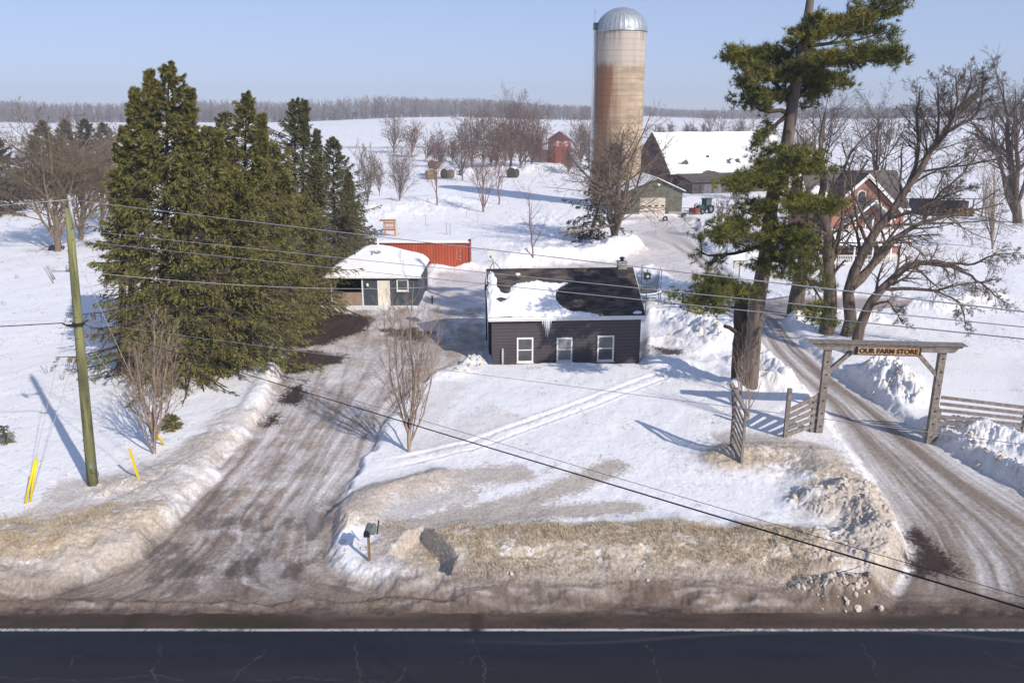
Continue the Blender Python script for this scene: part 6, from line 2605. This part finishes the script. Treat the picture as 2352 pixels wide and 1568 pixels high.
# ------------------------------------------------------------------ wooden playset
def playset():
    b = G(895, 543)
    r = thing('wooden_playset', 'orange wooden play tower with a teal slide half buried in snow', 'playset', b)
    r.scale = (.70, .70, .72)
    mo = mat('orange_stained_wood', (.48, .21, .07), (.36, .15, .05), rough=.7, scale=4)
    H = 2.5
    x0, x1, y0, y1 = -.95, .85, 0, 1.3
    for i, (x, y) in enumerate(((x0, y0), (x1, y0), (x0, y1), (x1, y1))):
        mb = MB()
        mb.box(x - .06, y - .06, -.4, x + .06, y + .06, H)
        mb.build('post', mo, r)
    mb = MB()
    mb.box(x0 - .75, y0 - .1, H, x1 + .12, y1 + .1, H + .10)
    mb.box(x0 - .75, y0 - .1, H + .101, x1 + .12, y1 + .1, H + .16)
    mb.build('roof_beam', mo, r)
    mb = MB()
    mb.box(x0, y0, .95, x1, y1, 1.05)
    mb.build('platform', mo, r)
    for yy in (y0 - .03, y1):
        for i in range(8):
            x = x0 + .15 + i * .21
            mb = MB()
            mb.box(x, yy, 1.05, x + .08, yy + .03, 2.15)
            mb.build('slat', mo, r)
        mb = MB()
        mb.box(x0, yy - .032, 2.1, x1, yy - .002, 2.22)
        mb.box(x0, yy - .032, 1.32, x1, yy - .002, 1.42)
        mb.build('rail', mo, r)
    mb = MB()
    n = 8
    P = []
    for i in range(n + 1):
        t = i / n
        x = x0 - .1 - 1.1 * t
        z = 1.1 - 1.15 * t + .12 * t * t
        P += [(x, -.1, z + .18), (x, -.08, z), (x, .42, z), (x, .44, z + .18)]
    F = []
    for i in range(n):
        for j in range(3):
            F.append((i * 4 + j, i * 4 + j + 1, i * 4 + 5 + j, i * 4 + 4 + j))
    mb.add(P, F, True)
    mb.add([(p[0], p[1], p[2] - .03) for p in P], F, True)
    mb.build('slide', mat('teal_plastic', (.02, .16, .20), (.015, .11, .14), rough=.4), r, recalc=False)
    mb = MB()
    mb.bar((x1 + .1, -.1, H), (x1 + .55, -.3, -.1), .08)
    mb.bar((x1 + .1, y1, H), (x1 + .55, y1 + .2, -.1), .08)
    mb.build('ladder', mat('pale_yellow_ladder', (.55, .52, .30), (.45, .42, .25), rough=.7), r)


playset()


# ------------------------------------------------------------------ hay bales, tractor, debris
M_HAY = mat('old_hay', (.34, .26, .15), (.19, .14, .085), rough=.95, scale=3, bump=.8, bscale=14, bdist=.08)
M_HAYD = mat('dark_wet_hay', (.10, .085, .06), (.05, .045, .035), rough=.95, scale=3, bump=.8, bscale=14, bdist=.08)


def bale(label, u, v, rr, L, rz, m, zoff=0.0, snow=True):
    p = G(u, v)
    r = thing('round_bale', label, 'hay bale', p + Vector((0, 0, rr * .8 + zoff)), rz, 'round bales in the orchard')
    mb = MB()
    k = 24
    pr = []
    for (x, q) in ((-L / 2, .75), (-L / 2 + .05, .96), (-L / 4, 1.0), (L / 4, 1.0), (L / 2 - .05, .96), (L / 2, .75)):
        pr.append([(x, rr * q * math.cos(a) * (1 + .03 * math.sin(5 * a + x)), rr * q * math.sin(a)) for a in [2 * math.pi * i / k for i in range(k)]])
    vs = [p_ for ring in pr for p_ in ring]
    fs = [(a * k + i, a * k + (i + 1) % k, (a + 1) * k + (i + 1) % k, (a + 1) * k + i) for a in range(5) for i in range(k)]
    fs += [tuple(range(k))[::-1], tuple(range(5 * k, 6 * k))]
    mb.add(vs, fs, True)
    mb.build('bale_body', m, r)
    if snow:
        mb = MB()
        P, F = [], []
        for i in range(9):
            for j in range(9):
                a = math.pi / 2 + (i - 4) / 4 * .7
                x = (j - 4) / 4 * L * .48
                d = rr + .10 * max(0, 1 - ((i - 4) / 4) ** 4) * max(0, 1 - ((j - 4) / 4) ** 4) - .01
                P.append((x, d * math.cos(a), d * math.sin(a)))
        for i in range(8):
            for j in range(8):
                F.append((i * 9 + j, i * 9 + j + 1, (i + 1) * 9 + j + 1, (i + 1) * 9 + j))
        mb.add(P, F, True)
        mb.build('snow_cap', M_SNOW, r, recalc=False)


bale('tan round bale lying on top of the bale heap', 997, 404, 1.15, 2.0, rad(70), M_HAY, 1.8)
bale('brown round bale at the front of the bale heap', 990, 411, 1.2, 2.0, rad(110), M_HAY, 0)
bale('round bale with its flat end showing, right side of the heap', 1028, 409, 1.2, 2.4, rad(50), M_HAY, 0)
bale('lone dark round bale in the snow right of the small orchard trees', 1178, 408, 1.3, 2.0, rad(65), M_HAYD, 0)
p = G(1058, 392)
r = thing('plastic_barrel', 'blue barrel in the snow behind the hay bales', 'barrel', p)
mb = MB()
mb.lathe([(.4, 0), (.44, .1), (.44, .5), (.46, .55), (.44, .6), (.44, 1.1), (.4, 1.2)], 16, close=True)
mb.build('drum', mat('blue_plastic', (.03, .07, .18), (.02, .05, .13), rough=.4), r)
mb = MB()
mb.lathe([(.34, 1.2), (.34, 1.24)], 12, close=True)
mb.build('lid', M_DKM, r)


def tractor():
    p = G(1617, 490)
    r = thing('tractor', 'green cabbed tractor with an orange machine in front, parked beyond the garage', 'tractor', p, rad(215))
    r.scale = (.82, .82, .82)
    mg = mat('tractor_green', (.03, .085, .06), (.02, .06, .045), rough=.4)
    mr = mat('orange_machine_paint', (.30, .06, .03), (.12, .04, .03), rough=.5)
    s = 1.0
    mb = MB()
    mb.box(.2, -.35, .75, 1.9, .35, 1.35)
    mb.box(.3, -.30, 1.35, 1.7, .30, 1.55)
    mb.build('bonnet', mg, r)
    mb = MB()
    mb.box(-1.3, -.6, .8, .2, .6, 1.3)
    for x in (-1.2, .1):
        for y in (-.55, .5):
            mb.box(x, y, 1.3, x + .07, y + .06, 2.5)
    mb.box(-1.35, -.68, 2.5, .3, .68, 2.66)
    cab = mb.build('cab', mg, r)
    mb = MB()
    mb.box(-1.16, -.52, 1.32, .12, .52, 2.48)
    mb.build('glass', M_GLASS, cab)
    for (x, rr, w_) in ((-.75, .78, .4), (1.4, .5, .28)):
        for y in (-.85, .85):
            mb = MB()
            mb.lathe([(rr * .55, -w_ / 2), (rr * .95, -w_ / 2), (rr, -w_ / 4), (rr, w_ / 4), (rr * .95, w_ / 2), (rr * .55, w_ / 2)], 24)
            o = mb.build('wheel', M_DKM, r)
            o.rotation_euler = (math.pi / 2, 0, 0)
            o.location = (x, y, rr)
            mb = MB()
            mb.lathe([(rr * .56, -.06), (.02, -.1)], 20)
            mb.lathe([(rr * .56, .06), (.02, .1)], 20)
            o2 = mb.build('rim', M_GREYD2, o)
    mb = MB()
    mb.box(2.0, -.8, .3, 3.1, .8, 1.1)
    mb.tube([(2.5, 0, 1.1), (2.5, 0, 1.7), (2.2, .3, 1.9)], .12, 8)
    mb.lathe([(.35, -.1), (.35, .1)], 14, (2.7, 0, .4), close=True)
    mb.build('snow_blower', mr, r)
    mb = MB()
    mb.tube([(1.5, .2, 1.5), (1.5, .2, 2.2)], .04, 6)
    mb.build('exhaust', M_DKM, r)


tractor()


def tyre(label, u, v, rr, tilt):
    p = G(u, v)
    r = thing('old_tyre', label, 'tyre', p + Vector((0, 0, rr * .6)), 0, 'old tyres by the green garage')
    mb = MB()
    n = 20
    mb.tube([(rr * .75 * math.cos(a), 0, rr * .75 * math.sin(a)) for a in [2 * math.pi * i / n for i in range(n + 1)]], rr * .28, 8, cap=False)
    o = mb.build('tread', M_DKM, r)
    r.rotation_euler = (tilt, 0, rad(20))
    mb = MB()
    mb.lathe([(.02, -.05), (rr * .5, -.04), (rr * .5, .04), (.02, .05)], 14)
    o = mb.build('hub', M_METAL, r)
    o.rotation_euler = (math.pi / 2, 0, 0)


tyre('black tyre leaning at the right corner of the green garage', 1528, 500, .42, 0)
tyre('tyre lying in the snow right of the green garage', 1570, 493, .40, .5)


# posts, sign, stakes
def stake(name, label, cat, u, v, vt, w_, m, group=None, cap=True):
    p = G(u, v)
    t = atd(u, vt, p.y)
    r = thing(name, label, cat, p, 0, group)
    mb = MB()
    mb.box(-w_ / 2, -w_ / 2, -.2, w_ / 2, w_ / 2, t.z - p.z)
    mb.build('shaft', m, r)
    if cap:
        mb = MB()
        mb.lathe([(w_ * .62, 0), (w_ * .3, .05)], 8, (0, 0, t.z - p.z), close=True)
        mb.build('top_cap', m, r)
    return r


stake('stake', 'short dark post in the snow right of the shed', 'post', 993, 698, 680, .12, M_DKM)
stake('stake', 'left one of the pair of thin stakes in the back garden', 'stake', 1026, 539, 512, .06, M_WOOD, 'garden stakes')
stake('stake', 'right one of the pair of thin stakes in the back garden', 'stake', 1034, 540, 513, .06, M_WOOD, 'garden stakes')
stake('stake', 'single thin stake left of the garden stake pair', 'stake', 978, 517, 492, .05, M_WOOD, 'garden stakes')
stake('stake', 'short stake above the garden stake pair toward the orchard', 'stake', 1072, 500, 485, .05, M_WOOD, 'garden stakes')
stake('stake', 'bent thin stake nearest the young orchard tree', 'stake', 1098, 520, 492, .04, M_WOOD, 'garden stakes')


def wire_cage():
    p = G(1030, 541)


def bird_table():
    p = G(1697, 640)
    r = thing('bird_feeder', 'pale box feeder on a post with a crossbar, left of the pine trunk', 'bird feeder', p)
    t = atd(1697, 598, p.y).z - p.z
    mb = MB()
    mb.box(-.05, -.05, -.2, .05, .05, t)
    mb.box(-.65, -.04, t - .12, .65, .04, t - .02)
    mb.bar((.03, 0, t - .55), (.35, 0, t - .12), .06)
    mb.build('post', M_WOOD, r)
    mb = MB()
    mb.box(-.55, -.15, t - .75, -.15, .15, t - .25)
    mb.prism([(-.62, -.2, t - .25), (-.08, -.2, t - .25), (-.35, -.2, t - .05)], (0, 0, 0), (0, .4, 0))
    mb.build('feeder_box', mat('cream_paint', (.62, .58, .48), (.5, .46, .38), rough=.6), r)


bird_table()

# fallen log, sled, pallets near left maple
p = G(125, 575)
r = thing('wheelbarrow', 'overturned black wheelbarrow at the foot of the left bare maple', 'wheelbarrow', p, rad(20))
mb = MB()
mb.prism([(-.6, -.35, .1), (.6, -.35, .1), (.35, -.35, .55), (-.35, -.35, .55)], (0, 0, 0), (0, .8, 0))
mb.build('tray', M_DKM, r)
mb = MB()
mb.bar((-.6, -.3, .15), (-1.4, -.25, .35), .05)
mb.bar((-.6, .4, .15), (-1.4, .35, .35), .05)
mb.build('handle', M_WOOD, r)
mb = MB()
mb.lathe([(.05, -.04), (.2, -.04), (.2, .04), (.05, .04)], 14)
o = mb.build('wheel', M_DKM, r)
o.location = (.85, 0, .3)
o.rotation_euler = (math.pi / 2, 0, 0)

# dry weeds and stalks: each clump its own thing
M_WEED = mat('dry_weed_stems', (.20, .15, .11), (.12, .09, .07), rough=.9)


def weed(label, u, v, h, n, sp_, seed, rmin=.006):
    p = G(u, v)
    rng = np.random.default_rng(seed)
    P, R = [], []
    for i in range(n):
        a = rng.random() * 6.28
        b0 = np.array([p.x + math.cos(a) * sp_ * .4 * rng.random(), p.y + math.sin(a) * sp_ * .4 * rng.random(), p.z - .05])
        e = b0 + np.array([math.cos(a) * sp_ * .5, math.sin(a) * sp_ * .5, h * (.6 + .5 * rng.random())])
        q, r_ = resample([b0, (b0 + e) / 2 + rng.normal(size=3) * .02, e], [rmin * 1.6, rmin * 1.3, rmin], 5)
        P.append(q)
        R.append(r_)
    P, R = np.array(P), np.array(R)
    off = np.array(tuple(p))
    C, CR = children(P, R, 4, .4, 1, 35, .3, .8, .05, .1, rng, rmin=rmin * .8)
    V1, F1 = tubes(P - off, R, 3)
    V2, F2 = tubes(C - off, CR, 3)
    me = np_mesh('weed', np.concatenate([V1, V2]), np.concatenate([F1, F2 + len(V1)]), 4, True)
    o = link_mesh('dry_weed', me, M_WEED)
    o.location = p
    return tag(o, label, 'weed', 'dry weeds poking through the snow')


for i, (u, v, h, n, s_, lb) in enumerate((
        (112, 855, .55, 9, .5, 'largest dry weed clump, in open snow left of the spruce shadow'),
        (143, 872, .4, 5, .2, 'small dry weed clump at the spruce shadow edge'),
        (125, 622, .5, 5, .3, 'faint weed stalks beside the pole fuse'),
        (36, 640, .4, 4, .3, 'weed stalks at the upper left snow field'),
        (8, 700, .5, 4, .3, 'weed stalks touching the left edge'),
        (150, 740, .35, 5, .3, 'weed tuft at the shadow top left of the pole'),
        (1160, 838, .35, 8, .5, 'dry stems at the left foot of the dark house wall'),
        (1182, 842, .4, 9, .5, 'dry stems under the left house window'),
        (1218, 846, .25, 5, .4, 'thin stems before the left house window'),
        (1412, 805, .5, 6, .3, 'stems at the right corner of the house wall'),
        (1486, 812, .5, 8, .3, 'dry weed by the right house corner and brown soil'),
        (1480, 848, .35, 9, .4, 'tan grass tuft in front of the right house corner'),
        (2120, 640, .5, 6, .4, 'weed stalks in the snow beyond the gateway beam'))):
    weed(lb, u, v, h, n, s_, 400 + i)

# dry grass showing through the roadside banks: uncountable
def grass():
    rng = np.random.default_rng(9)
    pts = []
    for (pl_, wd, n) in ((W([(1020, 1275), (1300, 1268), (1600, 1266), (1850, 1268)]), .55, 15000),
                         (W([(1030, 1325), (1300, 1325), (1600, 1322), (1840, 1330)]), .50, 13000),
                         (W([(-120, 1262), (0, 1262), (150, 1245), (260, 1225)]), 1.0, 9000),
                         (W([(-120, 1305), (0, 1300), (150, 1290)]), .6, 5000),
                         (W([(870, 1225), (960, 1262), (1010, 1290)]), .4, 900)):
        P = np.array(pl_)
        seg = rng.integers(0, len(P) - 1, n)
        t = rng.random(n)[:, None]
        q = P[seg] * (1 - t) + P[seg + 1] * t
        q = q + rng.normal(size=q.shape) * np.array([.15, wd])
        keep = fbm(q[:, 0] * 1.2, q[:, 1] * 2, 3, 501) > .40
        pts.append(q[keep])
    q = np.concatenate(pts)
    z = terrain(q[:, 0], q[:, 1])
    b_ = np.column_stack([q, z - .01])
    n = len(b_)
    d = norm(np.column_stack([rng.normal(size=n) * .55 - .15, rng.normal(size=n) * .45, .55 + rng.random(n) * .5]))
    sd = norm(np.cross(d, rng.normal(size=(n, 3))))
    ln = .05 + .14 * rng.random(n)
    V, F = tris_from(b_, d, sd, ln, np.full(n, .010))
    m = mat('straw_grass', (.58, .49, .36), (.36, .28, .18), rough=.9, scale=4)
    o = link_mesh('dry_grass', np_mesh('dry_grass', V, F, 3), m)
    tag(o, 'short straw coloured grass and grit in the roadside snow banks', kind='stuff')


grass()


# chunks of ploughed ice
def chunks():
    rng = random.Random(31)
    m = mat('dirty_ice_lump', (.66, .60, .53), (.46, .38, .30), rough=.7, scale=3, bump=.4)
    base = []
    for s in range(4):
        bm = bmesh.new()
        bmesh.ops.create_icosphere(bm, subdivisions=2, radius=1)
        rr = random.Random(s)
        for v in bm.verts:
            k = .62 + .55 * float(vn(v.co.x * 1.3 + s * 7, v.co.y * 1.3 + v.co.z * 1.7, s))
            v.co = Vector((v.co.x * 1.15, v.co.y, v.co.z * .8)) * k
        me = bpy.data.meshes.new('ice_lump')
        bm.to_mesh(me)
        bm.free()
        me.materials.append(m)
        base.append(me)
    spots = []
    def along(pts, n, wd, s0, s1):
        P = W(pts)
        for _ in range(n):
            i = rng.randrange(len(P) - 1)
            t = rng.random()
            spots.append((P[i][0] * (1 - t) + P[i + 1][0] * t + rng.gauss(0, wd), P[i][1] * (1 - t) + P[i + 1][1] * t + rng.gauss(0, wd * .7), s0 + (s1 - s0) * rng.random() ** 2))
    along([(1840, 1372), (1930, 1385), (2000, 1378)], 70, .32, .03, .13)
    along([(1870, 1330), (1960, 1300), (1980, 1200), (1900, 1170)], 80, .6, .03, .14)
    along([(2020, 895), (2090, 930)], 34, .7, .06, .18)
    along([(2150, 1000), (2250, 1060), (2340, 1110)], 40, .4, .06, .22)
    along([(1590, 780), (1660, 820)], 20, .7, .06, .2)
    along([(1700, 850), (1790, 890)], 20, .4, .05, .18)
    along([(1060, 838), (1110, 845), (1050, 875)], 22, .3, .05, .2)
    along([(1010, 1340), (1180, 1352), (1500, 1352)], 24, .25, .03, .08)
    along([(250, 1150), (330, 1140)], 12, .4, .05, .15)
    along([(800, 1270), (845, 1290)], 8, .2, .05, .12)
    places = ('tossed up at the plough bank by the lane corner', )
    for i, (x, y, s) in enumerate(spots):
        me = base[i % 4]
        o = bpy.data.objects.new('ice_lump', me)
        COL.objects.link(o)
        o.location = (x, y, hz(x, y) + s * .15)
        o.rotation_euler = (rng.random() * 6, rng.random() * 6, rng.random() * 6)
        o.scale = (s, s * rng.uniform(.7, 1.1), s * rng.uniform(.6, .9))
        tag(o, 'lump of dirty frozen snow on a ploughed bank', 'ice lump', 'frozen lumps on the ploughed banks')


chunks()
p = G(1936, 1350)
r = thing('fallen_twig', 'dark twig lying on the dirty snow pile at the lane corner', 'twig', p)
mb = MB()
mb.tube([(-.5, 0, .05), (0, .1, .12), (.55, .25, .2)], [.02, .015, .008], 5)
mb.build('stem', M_BARKD, r)
mb = MB()
mb.tube([(0, .1, .12), (.2, -.05, .18)], [.01, .005], 4)
mb.build('side_shoot', M_BARKD, r)


# ------------------------------------------------------------------ far woods
def far_woods():
    rng = np.random.default_rng(5)
    P, R = [], []
    n = 8000
    X = rng.uniform(-800, 900, n)
    rows = rng.random(n) ** 1.3
    Y = 870 + rows * 110 + (X > 140) * 230 + 60 * np.sin(X * .004)
    Hh = (17 + 5 * vn(X * .02, Y * .01, 3) + rng.random(n) * 3 + 3 * (fbm(X * .006, 0 * X, 2, 8)))
    Hh = Hh * (.78 + .44 * fbm(X * .012, Y * .01, 3, 12))
    Hh = Hh * np.interp(X, [-600, -150, 60, 180, 420, 560, 800], [.84, .78, .70, .50, .52, .74, .76])
    low = rng.random(n) < .25
    Hh = np.where(low, Hh * .45, Hh)
    Z = terrain(X, Y)
    k = 4
    t = np.linspace(0, 1, k)
    b_ = np.stack([X, Y, Z - .5], -1)
    lean = rng.normal(size=(n, 2)) * .5
    P = b_[:, None, :] + np.stack([lean[:, :1] * t, lean[:, 1:] * t, Hh[:, None] * t], -1)
    R = np.linspace(.24, .06, k)[None] * (.8 + .5 * rng.random((n, 1)))
    V, F = tubes(P, R, 3)
    C, CR = children(P, R, 9, .10, .98, 32, .38, .8, .10, .08, rng, n=3, rmin=.14, taper=.6)
    V2, F2 = tubes(C, CR, 3)
    C3, CR3 = children(C, CR, 3, .2, .98, 35, .55, .8, .05, .1, rng, n=2, rmin=.12, taper=.7)
    V3, F3 = tubes(C3, CR3, 3)
    VV = np.concatenate([V, V2, V3])
    FF = np.concatenate([F, F2 + len(V), F3 + len(V) + len(V2)])
    o = link_mesh('far_woods', np_mesh('far_woods', VV, FF, 4, True), mat('far_grey_wood', (.27, .235, .225), (.16, .135, .135), rough=.95, scale=.06))
    tag(o, 'band of bare grey woods along the horizon beyond the snowy fields', kind='stuff')


far_woods()
# small shrubs on the field edge beyond the barn
for i, (u, vt) in enumerate(((1512, 290), (1540, 284), (1578, 288), (1618, 286), (1592, 290), (1700, 285), (2040, 290), (2120, 285))):
    simple_tree('hedge_shrub', 'tiny dark shrub on the field edge line, number %s from the silo' % ('one two three four five six seven eight'.split()[i]),
                u, 312, u, vt, .12, M_FAR, 600 + i, LV_BUSH[:2], splay=6, rmin=.06, group='shrubs on the far field edge', cat='shrub', Dfix=330)

# ------------------------------------------------------------------ haze
def haze():
    mb = MB()
    mb.box(-2200, -40, -8, 2200, 1500, 60)
    m = bpy.data.materials.new('thin_winter_haze')
    m.use_nodes = True
    nt = m.node_tree
    nt.nodes.remove(nt.nodes['Principled BSDF'])
    pv = nt.nodes.new('ShaderNodeVolumePrincipled')
    pv.inputs['Color'].default_value = (.80, .85, .97, 1)
    pv.inputs['Density'].default_value = .00045
    pv.inputs['Anisotropy'].default_value = 0
    nt.links.new(pv.outputs[0], nt.nodes['Material Output'].inputs['Volume'])
    o = mb.build('haze', m)
    tag(o, 'thin bluish winter haze over the fields', kind='stuff')


haze()
